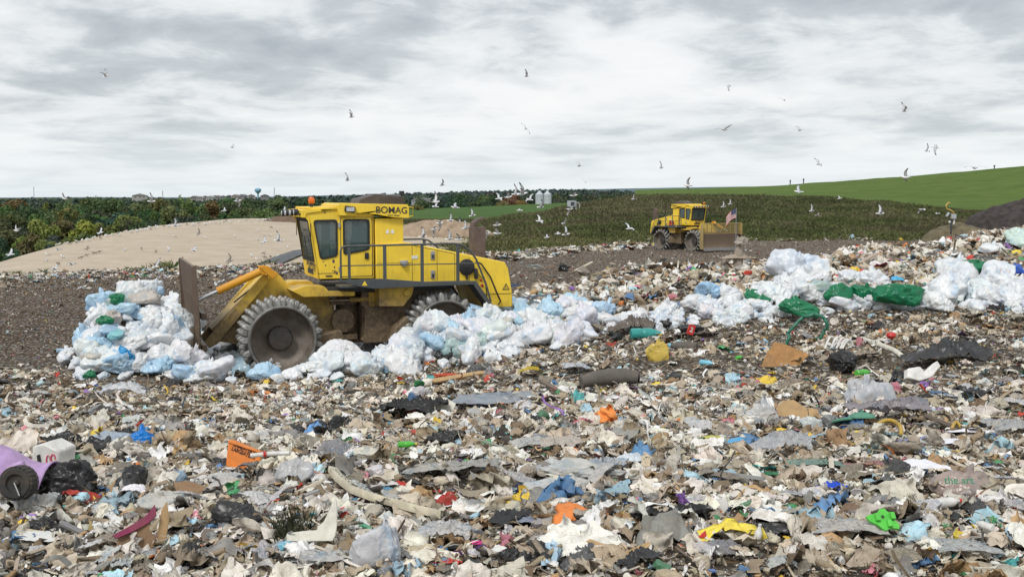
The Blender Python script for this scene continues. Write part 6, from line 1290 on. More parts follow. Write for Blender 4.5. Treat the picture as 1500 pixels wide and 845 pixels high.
mb = MB(); mb.plate(oval(16 * k, 15 * k, 4.5 * k, 6.5 * k), [oval(16 * k, 15 * k, 2.7 * k, 4.7 * k)], -.103, -.108); mb.plate(oval(7 * k, 11 * k, 3.5 * k, 8 * k), [oval(8.2 * k, 12 * k, 2.6 * k, 7 * k)], -.103, -.108); mb.build('red_mark', 'print_red', e_)
# black rubber straps behind it
for j, (pts, lb) in enumerate([([(72, 672), (92, 668), (118, 664), (142, 656), (146, 646), (128, 648), (104, 655)], 'upper black rubber strap loop behind the white tub'), ([(88, 668), (96, 676), (116, 672), (150, 664), (162, 650), (172, 640)], 'lower black rubber strap reaching toward the bright blue bag')]):
    P_ = [hit(*p) + Vector((0, 0, .06 + .03 * math.sin(i * 2))) for i, p in enumerate(pts)]; P_ = [P_[0]] + [a.lerp(b, t_) for a, b in zip(P_, P_[1:]) for t_ in (.33, .66, 1)]
    mb = MB(); mb.tube([p - P_[0] for p in P_], .03, 8); o = mb.build('rubber_strap', 'tyre_black', None, 0, 60); o.location = P_[0]; o.scale = (1, 1, 1); tag(o, lb, 'strap'); LM.append((*pts[2], lb))
# orange crate side with lettering
e_, k = thing_at('orange_crate', 352, 690, 'bright orange crate side with two lines of black lettering', 'crate', R(-8), .0, None, 'the orange crate side')
tl = Matrix.Rotation(R(-14), 3, 'X'); fnr = lambda p: tl @ p
mb = MB(); mb.plate([(-22 * k, -6 * k), (-22 * k, 6 * k), (-21 * k, 33 * k), (-17 * k, 34 * k), (30 * k, 18 * k), (31 * k, 4 * k), (24 * k, -8 * k)], [], 0, .035, fnr); mb.plate([(-21 * k, 31 * k), (-17 * k, 35 * k), (30 * k, 19 * k), (30 * k, 16.5 * k)], [], -.02, .09, fnr); mb.build('crate_side', 'orange_crate', e_, .005)
for s_, z_, x_ in (("LAMEATER'S", 22.4, 5), ("LARGEATER'S", 15.6, 4)):
    m4 = tl.to_4x4() @ Matrix.Translation((x_ * k, -.004, z_ * k)) @ Matrix.Rotation(R(19), 4, 'Y') @ Matrix.Rotation(R(90), 4, 'X') @ Matrix.Diagonal((.80, 1, 1, 1)); text_mesh(s_, 8.2 * k, 'print_black', e_, m4, 'lettering', .001, .0012)
e_, k = thing_at('white_pole', 395, 688, 'white plastic pole wrapped with a red band right of the orange crate side', 'pole', 0, .05); mb = MB(); mb.tube([(-28 * k, 0, 2 * k), (0, .02, 4 * k), (30 * k, 0, 6 * k)], [.02, .022, .018], 10); pl_ = mb.build('pole', 'white_plastic', e_); mb = MB(); mb.tube([(-9 * k, .005, 3.6 * k), (-5 * k, .01, 3.9 * k)], .028, 10); mb.build('red_band', 'red_plastic', pl_)
# bottle
def bottle(px, py, s_, mat, cap, lb, rz, cat='bottle', up=0, group=None):
    e_, k = thing_at('plastic_bottle', px, py, lb, cat, rz, .03); L_ = s_ * k; r = L_ * .17; m4 = Matrix.Rotation(R(90 - up), 4, 'Y'); mb = MB()
    mb.lathe([(.001, -L_ * .5), (r * .8, -L_ * .5), (r, -L_ * .46), (r, -L_ * .2), (r * .9, -L_ * .15), (r, -L_ * .1), (r * .98, L_ * .12), (r * .45, L_ * .34), (r * .36, L_ * .38), (r * .36, L_ * .42)], m4, 16); mb.build('bottle_body', mat, e_)
    mb = MB(); mb.lathe([(r * .42, L_ * .41), (r * .42, L_ * .5), (.001, L_ * .5)], m4, 14); mb.build('cap', cap, e_)
    if group: e_['group'] = group
    return e_
bottle(597, 667, 28, 'green_bottle', 'yellow_cap', 'small bright green bottle lying on the soil right of the cream foam', .2); b_ = bottle(948, 497, 50, 'teal_plastic', 'white_plastic', 'large teal detergent bottle on the central ridge', .15); bottle(1036, 541, 24, 'aero_blue', 'white_plastic', 'pale blue spray can on the central ridge right of the yellow bag', -.7, 'can')
bottle(1000, 515, 44, 'carpet_grey', 'aero_blue', 'murky bottle with blue cap right of the teal detergent bottle', 2.6); bottle(1083, 532, 16, 'lime_plastic', 'lime_plastic', 'tiny lime green bottle left of the rotten board', .8); bottle(1265, 555, 30, 'green_bottle', 'white_plastic', 'dull green bottle in front of the white foam offcut', .5)
bottle(1110, 806, 34, 'white_plastic', 'white_plastic', 'small white battered bottle standing near the small red scrap', 0, 'bottle', 80); bottle(1390, 755, 44, 'white_plastic', 'red_plastic', 'clear squashed bottle below the brown paper bag', .4); bottle(420, 850 - 30, 30, 'aero_blue', 'white_plastic', 'small blue bottle near the lower left of the white horn', 1.2); bottle(1440, 790, 34, 'white_plastic', 'aero_blue', 'translucent bottle at the lower right', 2.0)
# curved cream trim with dotted holes
P_ = [hit(x, y) + Vector((0, 0, .07)) for x, y in ((488, 702), (498, 716), (520, 732), (548, 744), (580, 752), (612, 762), (650, 772))]; e_ = empty('curved_trim', P_[3]); tag(e_, 'long pale curved plastic trim strip with a row of dark holes', 'trim'); LM.append((550, 744, 'the pale curved trim'))
mb = MB(); rows = []
for i, p in enumerate(P_):
    d = (P_[min(i + 1, 6)] - P_[max(i - 1, 0)]).normalized(); sd_ = d.cross(Vector((0, 0, 1))).normalized(); w_ = .045; p = p - P_[3]; rows.append([mb.bm.verts.new(p + sd_ * w_ * a + Vector((0, 0, b))) for a, b in ((-1, 0), (-.8, .03), (.8, .05), (1, .02), (.9, -.01), (-.9, -.02))])
for A_, B_ in zip(rows, rows[1:]):
    for j in range(6): mb.bm.faces.new((A_[j], A_[(j + 1) % 6], B_[(j + 1) % 6], B_[j]))
mb.build('trim_strip', 'cream_trim', e_, 0, 60); mb = MB()
for i in range(2, 26):
    q = i / 26 * 6; a = min(int(q), 5); p = P_[a].lerp(P_[a + 1], q - a) - P_[3]; mb.lathe([(.008, 0), (.001, .004)], Matrix.Translation(p + Vector((0, 0, .045))), 6)
mb.build('hole_row', 'print_black', e_)
# white horn panel
e_, k = thing_at('curved_panel', 460, 812, 'cream white horn shaped plastic panel curling to a point', 'panel', 0, .05, None, 'the white horn')
outl = [(-42, -6), (-40, 4), (-20, 6), (0, 8), (14, 20), (22, 36), (29, 54), (31, 56), (34, 38), (35, 18), (33, 2), (30, -6), (0, -8)]
mb = MB(); mb.plate([(x * k, z * k) for x, z in outl], [], 0, .02, lambda p: Vector((p.x, p.y - .35 * abs(p.x) ** 1.2 * .3 + p.z * .35, p.z))); mb.build('panel', 'horn_white', e_, .006)
# hoses
def hose(pts, r, mat, lb, lift=None, cat='hose', name='hose', fine_=6):
    P_ = [hit(x, y) + Vector((0, 0, (lift[i] if lift else .05))) for i, (x, y) in enumerate(pts)]
    cr = []
    for i in range(len(P_) - 1):
        p0, p1, p2, p3 = P_[max(i - 1, 0)], P_[i], P_[i + 1], P_[min(i + 2, len(P_) - 1)]
        for j in range(fine_): t_ = j / fine_; cr.append(.5 * ((2 * p1) + (p2 - p0) * t_ + (2 * p0 - 5 * p1 + 4 * p2 - p3) * t_ ** 2 + (3 * p1 - p0 - 3 * p2 + p3) * t_ ** 3))
    cr.append(P_[-1]); mb = MB(); mb.tube([p - P_[0] for p in cr], r, 10); o = mb.build(name, mat, None, 0, 60); o.location = P_[0]; tag(o, lb, cat); LM.append((*pts[len(pts) // 2], lb)); return o
hose([(510, 770), (525, 776), (542, 785), (556, 796), (568, 812)], .02, 'green_hose', 'bright sea green hose piece right of the white horn')
# loop of dark green hose standing out of the waste
c0 = hit(1180, 505); kk = c0.y / F; mb = MB(); L_ = [(-30, 2), (-25, 14), (-12, 30), (2, 42), (14, 45), (22, 38), (24, 24), (16, 8), (2, 0), (-14, -3)]
cr = []
for i in range(len(L_) - 1):
    g_ = [Vector((*L_[max(0, min(len(L_) - 1, i + d))], 0)) for d in (-1, 0, 1, 2)]
    for j in range(6): t_ = j / 6; q = .5 * ((2 * g_[1]) + (g_[2] - g_[0]) * t_ + (2 * g_[0] - 5 * g_[1] + 4 * g_[2] - g_[3]) * t_ ** 2 + (3 * g_[1] - g_[0] - 3 * g_[2] + g_[3]) * t_ ** 3); cr.append(Vector((q.x * kk, -.1 + .25 * math.sin(i), q.y * kk)))
mb.tube(cr, .033, 10); o = mb.build('garden_hose', 'dark_hose', None, 0, 60); o.location = c0; tag(o, 'dark green hose looping up in front of the green bags', 'hose'); LM.append((1175, 475, 'the green hose loop'))
# boards and cardboard
def board(name, px, py, pts, mat, lb, cat, tilt=50, thick=.02, rz=0, dz=.02, bev=.004, bend=0.0, up=0):
    e_ = None; p = hit(px, py); k = p.y / F; Rm = Matrix.Rotation(R(tilt), 3, 'X'); mb = MB()
    mb.plate([(x * k, z * k) for x, z in pts], [], 0, thick, lambda q: Rm.inverted() @ Vector((q.x, q.y + bend * q.x * q.x, q.z))); o = mb.build(name, mat, None, bev); o.location = p + Vector((0, 0, dz)); o.rotation_euler = (0, 0, rz); tag(o, lb, cat); LM.append((px, py, lb)); return o
board('rotten_board', 1150, 535, [(-38, -8), (-26, 14), (-10, 34), (6, 30), (40, 12), (30, 2), (14, -10), (-20, -12)], 'rot_wood', 'rotten orange brown board leaning below the green hose loop', 'board', 35, .06, .1, .05, .01)
board('card_sheet', 852, 818, [(-30, -8), (-24, 14), (-10, 20), (6, 14), (14, 18), (34, 10), (36, 2), (20, -10), (-2, -14)], 'cardboard_tan', 'clean tan piece of card, brightest in the foreground', 'cardboard', 45, .012, 0, .06, .003, .15)
board('cardboard_tray', 905, 830, [(-52, -12), (-30, 0), (10, 10), (48, 26), (50, 20), (30, 4), (-10, -12), (-44, -18)], 'cardboard_tan', 'bent brown card tray right of the clean tan piece', 'cardboard', 30, .02, 0, .05, .003, -.1)
e_, k = thing_at('torn_carton', 205, 812, 'torn brown cardboard carton with a magenta stained flap at the lower left', 'carton', R(6), 0, None, 'the torn brown carton')
for nm, pts, mt, t_, y0 in (('carton_side', [(-34, -10), (-30, 14), (-10, 20), (4, 40), (14, 34), (12, 20), (22, 8), (18, -10)], 'cardboard_brown', -20, 0), ('carton_back', [(8, -8), (20, 4), (26, 44), (34, 58), (38, 30), (32, -6)], 'cardboard_tan', -8, .1), ('flap', [(-38, 8), (-10, 26), (8, 40), (18, 58), (22, 40), (12, 28), (-10, 14), (-30, 4)], 'magenta_stain', -35, -.05)):
    Rm = Matrix.Rotation(R(t_), 3, 'X'); mb = MB(); mb.plate([(x * k, z * k) for x, z in rpoly(pts, 2, 2)], [], y0, y0 + .012, lambda q: Rm @ Vector((q.x, q.y + .5 * math.sin(q.x * 6) * .05, q.z))); mb.build(nm, mt, e_, .003)
board('cardboard_flap', 1165, 612, [(-38, -6), (-16, 16), (0, 18), (14, 6), (34, 2), (36, -14), (4, -16)], 'cardboard_tan', 'tan cardboard flap left of the big clear bag', 'cardboard', 40, .015, 0, .1, .003, .1)
board('cardboard_flap', 650, 605, [(-10, -8), (-16, 8), (2, 12), (18, 2), (14, -10)], 'horn_white', 'cream board at the left end of the grey quilted mat', 'board', 30, .015, 0, .12)
board('pink_board', 278, 728, [(-26, 10), (-4, 12), (24, 2), (20, -12), (-18, -10)], 'cardboard_brown', 'reddish brown board left of the crumpled black bag', 'board', 50, .02, 0, .08)
board('yellow_board', 680, 560, [(-60, -18), (-56, -8), (20, 14), (90, 22), (92, 18), (20, 6), (-40, -14)], 'cardboard_tan', 'long split tan board below the white band in the centre', 'board', 65, .04, 0, .1)
# rolled carpet
e_, k = thing_at('carpet_roll', 892, 575, 'grey brown rolled carpet lying in the centre right of the photo', 'carpet', .12, .14, None, 'the grey carpet roll')
mb = MB(); mb.tube([(-42 * k, 0, -4 * k), (-20 * k, .05, 0), (5 * k, .08, 2 * k), (25 * k, .05, 3 * k), (44 * k, 0, 1 * k)], [9 * k, 11.5 * k, 12 * k, 12 * k, 9 * k], 20); cr_ = mb.build('roll', 'carpet_grey', e_, 0, 60)
mb = MB(); mb.tube([(44.5 * k, 7 * k * math.cos(a) * (1 - a / 26), k + 7 * k * math.sin(a) * (1 - a / 26)) for a in np.linspace(0, 20, 60)], .01, 5); mb.build('roll_end', 'tyre_black', e_, 0, 60)
# orange-red wire tangle
c0 = hit(652, 560); k = c0.y / F; mb = MB(); rr = random.Random(3)
for j in range(7):
    pts = []; a0 = rr.uniform(0, 6)
    for i in range(18): a = a0 + i * .6; r_ = (8 + 6 * math.sin(i * 1.7 + j)) * k; pts.append((r_ * math.cos(a) * 1.25, r_ * math.sin(a) * .8, (6 + 6 * math.sin(i * .9 + j)) * k))
    mb.tube(pts, .013, 5)
o = mb.build('wire_tangle', 'orange_red_wire', None, 0, 60); o.location = c0; tag(o, 'tangle of orange red wire below the black bag in the centre', 'wire'); LM.append((652, 553, 'the orange red wire tangle'))
# lime plastic part
e_, k = thing_at('plastic_part', 1296, 790, 'bright lime green plastic toy part in the lower right', 'toy part', .1, .06, None, 'the bright green plastic part')
Rm = Matrix.Rotation(R(-42), 3, 'X'); mb = MB(); mb.plate([(x * k, z * k) for x, z in [(-28, 8), (-8, 14), (-4, 19), (4, 20), (8, 14), (16, 12), (14, 2), (20, -6), (18, -14), (6, -12), (-4, -16), (-14, -6), (-24, 0)]], [oval(-2 * k, 6 * k, 3 * k, 3 * k, 10), oval(7 * k, 0, 2 * k, 2 * k, 10)], 0, .02, lambda q: Rm @ q); b_ = mb.build('plate', 'lime_plastic', e_, .003)
for x, z in ((-12, 4), (4, -6), (12, 6)):
    mb = MB(); mb.box(Rm @ Vector((x * k, -.012, z * k)), (.03, .03, .05), Rm); mb.build('lug', 'lime_plastic', b_, .003)
board('red_scrap', 1028, 795, [(-7, -5), (6, 6), (7, -6)], 'red_plastic', 'small bright red triangular scrap below the torn black sheet', 'scrap', 20, .01, 0, .05)
e_, k = thing_at('plastic_ball', 1305, 503, 'small flattened coral red ball in the right middle', 'ball', 0, .08); mb = MB(); mb.lathe([(.001, -5 * k), (5 * k, -4 * k), (7.5 * k, 0), (6 * k, 4 * k), (3 * k, 5 * k), (.001, 4.4 * k)], None, 24); mb.build('ball', 'red_plastic', e_)
e_, k = thing_at('foam_offcut', 1350, 562, 'bright white L-shaped foam offcut below the dark grey tarp', 'foam', .2, .06); mb = MB(); mb.plate([(x * k, z * k) for x, z in [(-28, -4), (-24, 10), (-4, 12), (2, 4), (26, 20), (30, 12), (8, -6), (-10, -10)]], [], -.08, .06, lambda q: Matrix.Rotation(R(-25), 3, 'X') @ q); mb.build('foam', 'white_foam', e_, .015)
# net bag of white rope
c0 = hit(1228, 512); k = c0.y / F; mb = MB()
for j in range(9):
    a = j / 9 * math.pi; mb.tube([((-22 + 26 * math.sin(a) + i * 2.2) * k, (i - 5) * .02, (2 + 17 * math.sin(i / 10 * math.pi) * (1 - j * .07)) * k) for i in range(11)], .02, 5)
o = mb.build('rope_bundle', 'white_foam', None, 0, 60); o.location = c0; tag(o, 'bundle of dirty white rope loops right of the rotten board', 'rope'); LM.append((1228, 505, 'the white rope bundle'))
hose([(1262, 500), (1285, 508), (1310, 518), (1325, 530)], .05, 'horn_white', 'long off-white pipe insulation right of the white rope bundle', None, 'pipe', 'pipe')
hose([(1282, 640), (1288, 630), (1304, 628), (1318, 634), (1320, 645)], .026, 'yellow_hose', 'looped ochre yellow hose right of the teal lid', [.05, .08, .10, .08, .05]); hose([(1392, 640), (1400, 634), (1412, 640)], .02, 'yellow_hose', 'short yellow hose piece above the folded white paper', [.05, .12, .05])
e_, k = thing_at('dustbin_dome', 1262, 625, 'domed teal green lid in front of the big clear bag', 'lid', 0, .03, None, 'the teal lid'); mb = MB(); mb.lathe([(20 * k, 0), (20 * k, 2 * k), (17 * k, 6 * k), (9 * k, 9 * k), (3 * k, 10 * k), (3 * k, 12 * k), (.001, 12.5 * k)], Matrix.Rotation(R(-12), 4, 'X'), 32); mb.build('lid', 'lid_teal', e_)
e_, k = thing_at('dustbin_dome', 1233, 632, 'smaller crushed green tub lid left of the domed teal one', 'lid', .3, .03); mb = MB(); mb.lathe([(15 * k, 0), (16 * k, 2 * k), (14 * k, 4 * k), (12 * k, 2 * k), (.001, 2.6 * k)], Matrix.Rotation(R(-24), 4, 'X'), 28); mb.build('lid', 'lid_teal', e_)
# printed green marks on the paper bag: short handwriting like strokes reading "the art"
p = hit(1424, 716)
if p: text_o = text_mesh('the art', .085, 'print_green', None, Matrix.Identity(4), 'bag_print', .001, .001); text_o.location = Vector((0, 0, 0))
bag_ = next(o for o in bpy.data.objects if o.get('label', '').startswith('brown paper bag printed'))
text_o.data.transform(Matrix.Rotation(R(60), 4, 'X')); text_o.location = bag_.location + Vector((-.16, -.24, .10)); text_o.parent = bag_; text_o.matrix_parent_inverse = Matrix.LocRotScale(bag_.location, bag_.rotation_euler, bag_.scale).inverted()
# can and red packet with a number on the ridge
e_, k = thing_at('drink_carton', 1012, 500, 'small red packet printed with a white 2 on the central ridge', 'packet', .1, .10); mb = MB(); mb.box((0, 0, 4 * k), (10 * k, .06, 15 * k), Matrix.Rotation(R(18), 3, 'Y')); mb.build('packet', 'red_plastic', e_, .008); text_mesh('2', 10 * k, 'white_plastic', e_, Matrix.Translation((0, -.034, 4 * k)) @ Matrix.Rotation(R(18), 4, 'Y') @ Matrix.Rotation(R(90), 4, 'X'), 'number', .001, .003)
# mossy tuft
c0 = hit(425, 790); k = c0.y / F; nn = 900; a = RNG.uniform(0, 6.28, nn); r_ = RNG.random(nn) ** .5; P = np.stack([c0.x + r_ * np.cos(a) * 32 * k, c0.y + r_ * np.sin(a) * .22, np.zeros(nn)], 1); P[:, 2] = zt(P[:, 0], P[:, 1]) + .03
i_ = np.arange(nn)[:, None] * 3; d = RNG.normal(0, .05, (nn, 3)); V = np.stack([P - [.006, 0, 0], P + [.006, 0, 0], P + d + [0, 0, .05]], 1).reshape(-1, 3); o = link('moss_tuft', np_mesh('moss_tuft', V, np.concatenate([i_ + 0, i_ + 1, i_ + 2], 1), np.repeat(np.array([[.035, .038, .022]]) * RNG.uniform(.5, 1.6, (nn, 1)), 3, 0)), M['weeds']); tag(o, 'dark mossy tuft of dead foliage left of the white horn', 'moss'); LM.append((425, 780, 'the mossy tuft'))
# weathered stake with rags on the crest
e_, k = thing_at('wooden_stake', 1081, 393, 'weathered grey wooden stake wrapped in rags on the crest of the waste ridge', 'stake', 0, 0, None, 'the wooden stake')
mb = MB(); mb.tube([(0, 0, -.2), (.02, 0, .5), (.0, 0, 22 * k), (.03, 0, 46 * k)], [.17, .13, .10, .07], 9); mb.tube([(-.18, 0, -.1), (-.05, 0, 14 * k)], [.05, .03], 6); mb.tube([(.2, 0, -.1), (.05, 0, 10 * k)], [.05, .03], 6); mb.build('post', 'stake_wood', e_)
cl = link('rag', CLOTH[2], None, e_, (.36, .33, .28)); cl.location = (.08, -.05, 37 * k); cl.scale = (.38, .38, .5); cl.rotation_euler = (1.2, .3, 0); cl = link('rag', CLOTH[3], None, e_, (.34, .28, .22)); cl.location = (0, 0, .2); cl.scale = (1.0, .7, .6)
# flag planted by the distant compactor
p = at(1078, 340, 93.5); kf = 93.5 / F; e_ = empty('flag', p, R(-12)); tag(e_, 'small tattered stars and stripes flag flying above the distant compactor blade', 'flag'); simple('flag_navy', (.02, .03, .10), .8); simple('flag_red', (.40, .03, .03), .8); simple('flag_white', (.68, .68, .68), .8)
mb = MB(); mb.tube([(0, 0, -1.6), (0, 0, 35 * kf)], .025, 8); mb.build('flagpole', 'mast_steel', e_)
fw = 1.0; fh = .8; zt_ = 34 * kf
def fl(y): return y
for nm, mt, rows in (('red_stripes', 'flag_red', range(0, 13, 2)), ('white_stripes', 'flag_white', range(1, 13, 2))):
    mb = MB()
    for s_ in rows:
        G = []
        for i in range(13):
            a = i / 12; x = -a * fw * (.82); dz = -.62 * a * a * 1.1; y = .09 * math.sin(a * 7); G.append([mb.bm.verts.new((x, y, zt_ + dz - fh * q / 13)) for q in (s_, s_ + 1)])
        for A_, B_ in zip(G, G[1:]): mb.bm.faces.new((A_[0], A_[1], B_[1], B_[0]))
    mb.build(nm, mt, e_, 0, 60)
for dy in (-.006, .006):
    mb = MB(); G = []
    for i in range(7): a = i / 12; x = -a * fw * .82; dz = -.62 * a * a * 1.1; G.append([mb.bm.verts.new((x, .09 * math.sin(a * 7) + dy, zt_ + dz - fh * q)) for q in (0, .27, .54)])
    for A_, B_ in zip(G, G[1:]):
        for q in (0, 1): mb.bm.faces.new((A_[q], A_[q + 1], B_[q + 1], B_[q]))
    cn = mb.build('canton', 'flag_navy', e_, 0, 60); mb = MB()
    for i in range(5):
        for j in range(4):
            a = (i + .7) / 12; x = -a * fw * .82; mb.lathe([(.017, 0), (.001, .002)], Matrix.Translation((x, .09 * math.sin(a * 7) + dy * 1.6, zt_ - .62 * a * a * 1.1 - fh * (.07 + j * .13))) @ Matrix.Rotation(R(90 if dy < 0 else -90), 4, 'X'), 5)
    mb.build('stars', 'flag_white', cn)

# ================================================================ scattered countable items in the foreground
def near_lm(px, py, skip=()):
    best = sorted((math.hypot(px - x, (py - y) * 1.4), t_, x, y) for x, y, t_ in LM); return best
def phrase(px, py, j=0):
    d, t_, x, y = near_lm(px, py)[j]; t_ = ' '.join(t_.split(',')[0].split()); w_ = t_.split()
    t_ = ('the ' + t_) if w_[0] not in ('the',) else t_
    if abs(px - x) > abs(py - y) * 1.2: rel = 'right of' if px > x else 'left of'
    else: rel = 'below' if py > y else 'above'
    if d < 14: rel = 'touching'
    return rel + ' ' + t_
def shorten(s_, n=16): return ' '.join(s_.split()[:n])
CN_ = [('white', (.66, .65, .63), 14), ('cream', (.56, .50, .40), 10), ('grey', (.30, .30, .30), 10), ('beige', (.38, .32, .25), 12), ('brown', (.17, .115, .075), 8), ('black', (.025, .025, .026), 6), ('dark grey', (.09, .09, .09), 5), ('light blue', (.28, .48, .64), 4), ('blue', (.04, .14, .45), 4), ('red', (.45, .035, .03), 4), ('orange', (.60, .20, .04), 3), ('green', (.05, .26, .10), 3), ('yellow', (.64, .46, .06), 3), ('pink', (.55, .22, .28), 3), ('teal', (.06, .34, .34), 2), ('purple', (.20, .10, .34), 2)]
SZ = lambda s_: 'tiny' if s_ < 13 else ('small' if s_ < 20 else ('medium' if s_ < 30 else ('large' if s_ < 42 else 'very large')))
def lathe_me(name, prof, mat, seg=14, ripple=0):
    mb = MB(); mb.lathe(prof, Matrix.Rotation(R(78), 4, 'X'), seg); bmesh.ops.recalc_face_normals(mb.bm, faces=mb.bm.faces)
    if ripple:
        for v in mb.bm.verts: v.co += Vector((random.uniform(-1, 1), random.uniform(-1, 1), random.uniform(-1, 1))) * ripple
    me = bpy.data.meshes.new(name); mb.bm.to_mesh(me); mb.bm.free(); me.polygons.foreach_set('use_smooth', [True] * len(me.polygons)); me.materials.append(M[mat]); return me
BOT = [lathe_me('bottle', [(.001, -.5), (.13, -.5), (.16, -.46), (.16, -.15), (.14, -.1), (.16, -.05), (.155, .12), (.07, .34), (.055, .36), (.055, .40), (.07, .41), (.07, .49), (.001, .5)], 'hard_plastic', 14, .012) for i in range(3)]
CUP = [lathe_me('cup', [(.001, -.3), (.20, -.3), (.21, -.29), (.30, .30), (.31, .31), (.285, .30), (.19, -.26), (.001, -.27)], 'hard_plastic', 16, .018) for i in range(3)]
CAN = [lathe_me('can', [(.001, -.4), (.2, -.4), (.23, -.36), (.22, -.1), (.19, 0), (.225, .1), (.23, .34), (.19, .4), (.17, .38), (.001, .38)], 'hard_plastic', 16, .02) for i in range(3)]
def card_me(seed, mat='card'):
    r = random.Random(seed); n = 9; pts = [(.5 * math.cos(i * 2 * math.pi / n + r.uniform(-.2, .2)) * r.uniform(.7, 1.1), .36 * math.sin(i * 2 * math.pi / n) * r.uniform(.7, 1.15)) for i in range(n)]
    mb = MB(); mb.plate(pts, [], 0, .028); bmesh.ops.recalc_face_normals(mb.bm, faces=mb.bm.faces); bmesh.ops.triangulate(mb.bm, faces=mb.bm.faces); bmesh.ops.subdivide_edges(mb.bm, edges=mb.bm.edges, cuts=2, use_grid_fill=True)
    for v in mb.bm.verts: x, y, z = v.co; v.co = Vector((x, z, y + .22 * math.sin(x * 3 + seed) * .5 + .16 * x * z + (.2 * max(0, x - .18))))
    me = bpy.data.meshes.new('card'); mb.bm.to_mesh(me); mb.bm.free(); me.materials.append(M[mat]); return me
CARD = [card_me(i) for i in range(8)]
def plank_me(seed):
    r = random.Random(seed); mb = MB(); w_ = r.uniform(.05, .10); pr = [(-.5, -w_), (-.46, -w_ * .2), (-.5, w_ * .4), (-.44, w_), (.3, w_), (.44, w_ * .8), (.40, w_ * .2), (.5, 0), (.45, -w_)]; mb.plate(pr, [], 0, w_ * r.uniform(.3, .8), lambda q: Vector((q.x, q.z, q.y))); bmesh.ops.recalc_face_normals(mb.bm, faces=mb.bm.faces); me = bpy.data.meshes.new('plank'); mb.bm.to_mesh(me); mb.bm.free(); me.materials.append(M['card']); return me
PLK = [plank_me(i) for i in range(6)]
def branch_me(seed):
    r = random.Random(seed); mb = MB(); pts = [(-.5 + i * .125, r.uniform(-.05, .05), r.uniform(-.02, .05)) for i in range(9)]; mb.tube(pts, [.035 - .003 * i for i in range(9)], 7)
    for j in range(2): p = Vector(pts[3 + 2 * j]); mb.tube([p, p + Vector((.1, r.uniform(-.15, .15), .06)), p + Vector((.2, r.uniform(-.2, .2), .05))], [.018, .012, .006], 5)
    bmesh.ops.recalc_face_normals(mb.bm, faces=mb.bm.faces); me = bpy.data.meshes.new('branch'); mb.bm.to_mesh(me); mb.bm.free(); me.materials.append(M['card']); return me
BRN = [branch_me(i) for i in range(5)]
BOXM = []
for i in range(4):
    mb = MB(); w_, d_, h_ = .5, random.uniform(.3, .45), random.uniform(.2, .4); r = random.Random(i)
    for (c_, s_) in (((0, 0, -h_ / 2), (w_, d_, .02)), ((0, -d_ / 2, 0), (w_, .02, h_)), ((0, d_ / 2, 0), (w_, .02, h_)), ((-w_ / 2, 0, 0), (.02, d_, h_)), ((w_ / 2, 0, 0), (.02, d_, h_))): mb.box(c_, s_)
    mb.box((0, -d_ / 2 - .08, h_ / 2 + .03), (w_, .2, .015), Matrix.Rotation(R(-35), 3, 'X')); mb.box((w_ / 2 + .07, 0, h_ / 2 + .02), (.18, d_, .015), Matrix.Rotation(R(30), 3, 'Y'))
    bmesh.ops.recalc_face_normals(mb.bm, faces=mb.bm.faces)
    for v in mb.bm.verts: v.co += Vector((.12 * v.co.z, r.uniform(-.02, .02), r.uniform(-.02, .02)))
    me = bpy.data.meshes.new('carton'); mb.bm.to_mesh(me); mb.bm.free(); me.materials.append(M['card']); BOXM.append(me)
KINDS = [ # name, noun, category, meshes, count, size range, tilt, allowed colours
 ('plastic_bottle', 'plastic bottle', 'bottle', BOT, 60, (12, 26), .4, None), ('cup', 'open cup', 'cup', CUP, 34, (9, 17), .8, None), ('can', 'dented can', 'can', CAN, 26, (9, 15), .6, None),
 ('cardboard_piece', 'torn cardboard piece', 'cardboard', CARD, 90, (12, 36), .4, ('beige', 'brown', 'cream', 'white')), ('carton', 'crushed open carton', 'carton', BOXM, 26, (18, 34), .6, ('beige', 'brown', 'cream', 'white', 'red', 'blue')),
 ('plank', 'broken plank', 'plank', PLK, 90, (20, 62), .25, ('beige', 'brown', 'cream', 'grey')), ('branch', 'crooked branch', 'branch', BRN, 60, (26, 70), .25, ('beige', 'brown', 'grey', 'dark grey')),
 ('plastic_bag', 'crumpled plastic bag', 'bag', BAGW, 110, (14, 36), .5, ('white', 'white', 'cream', 'grey', 'beige', 'black', 'light blue', 'green')), ('plastic_sheet', 'crumpled film sheet', 'plastic sheet', FILM, 190, (16, 50), .25, ('white', 'white', 'cream', 'grey', 'beige', 'dark grey')),
 ('cloth', 'wadded cloth', 'cloth', CLOTH, 90, (10, 26), .3, None), ('paper_sheet', 'curled paper sheet', 'paper', PAPER, 190, (9, 25), .5, ('white', 'white', 'white', 'cream', 'cream', 'beige', 'light blue', 'yellow', 'pink')), ('black_sheet', 'wrinkled black plastic sheet', 'plastic sheet', DARKF, 34, (20, 60), .2, ('black', 'dark grey'))]
ALL = []
random.seed(99)
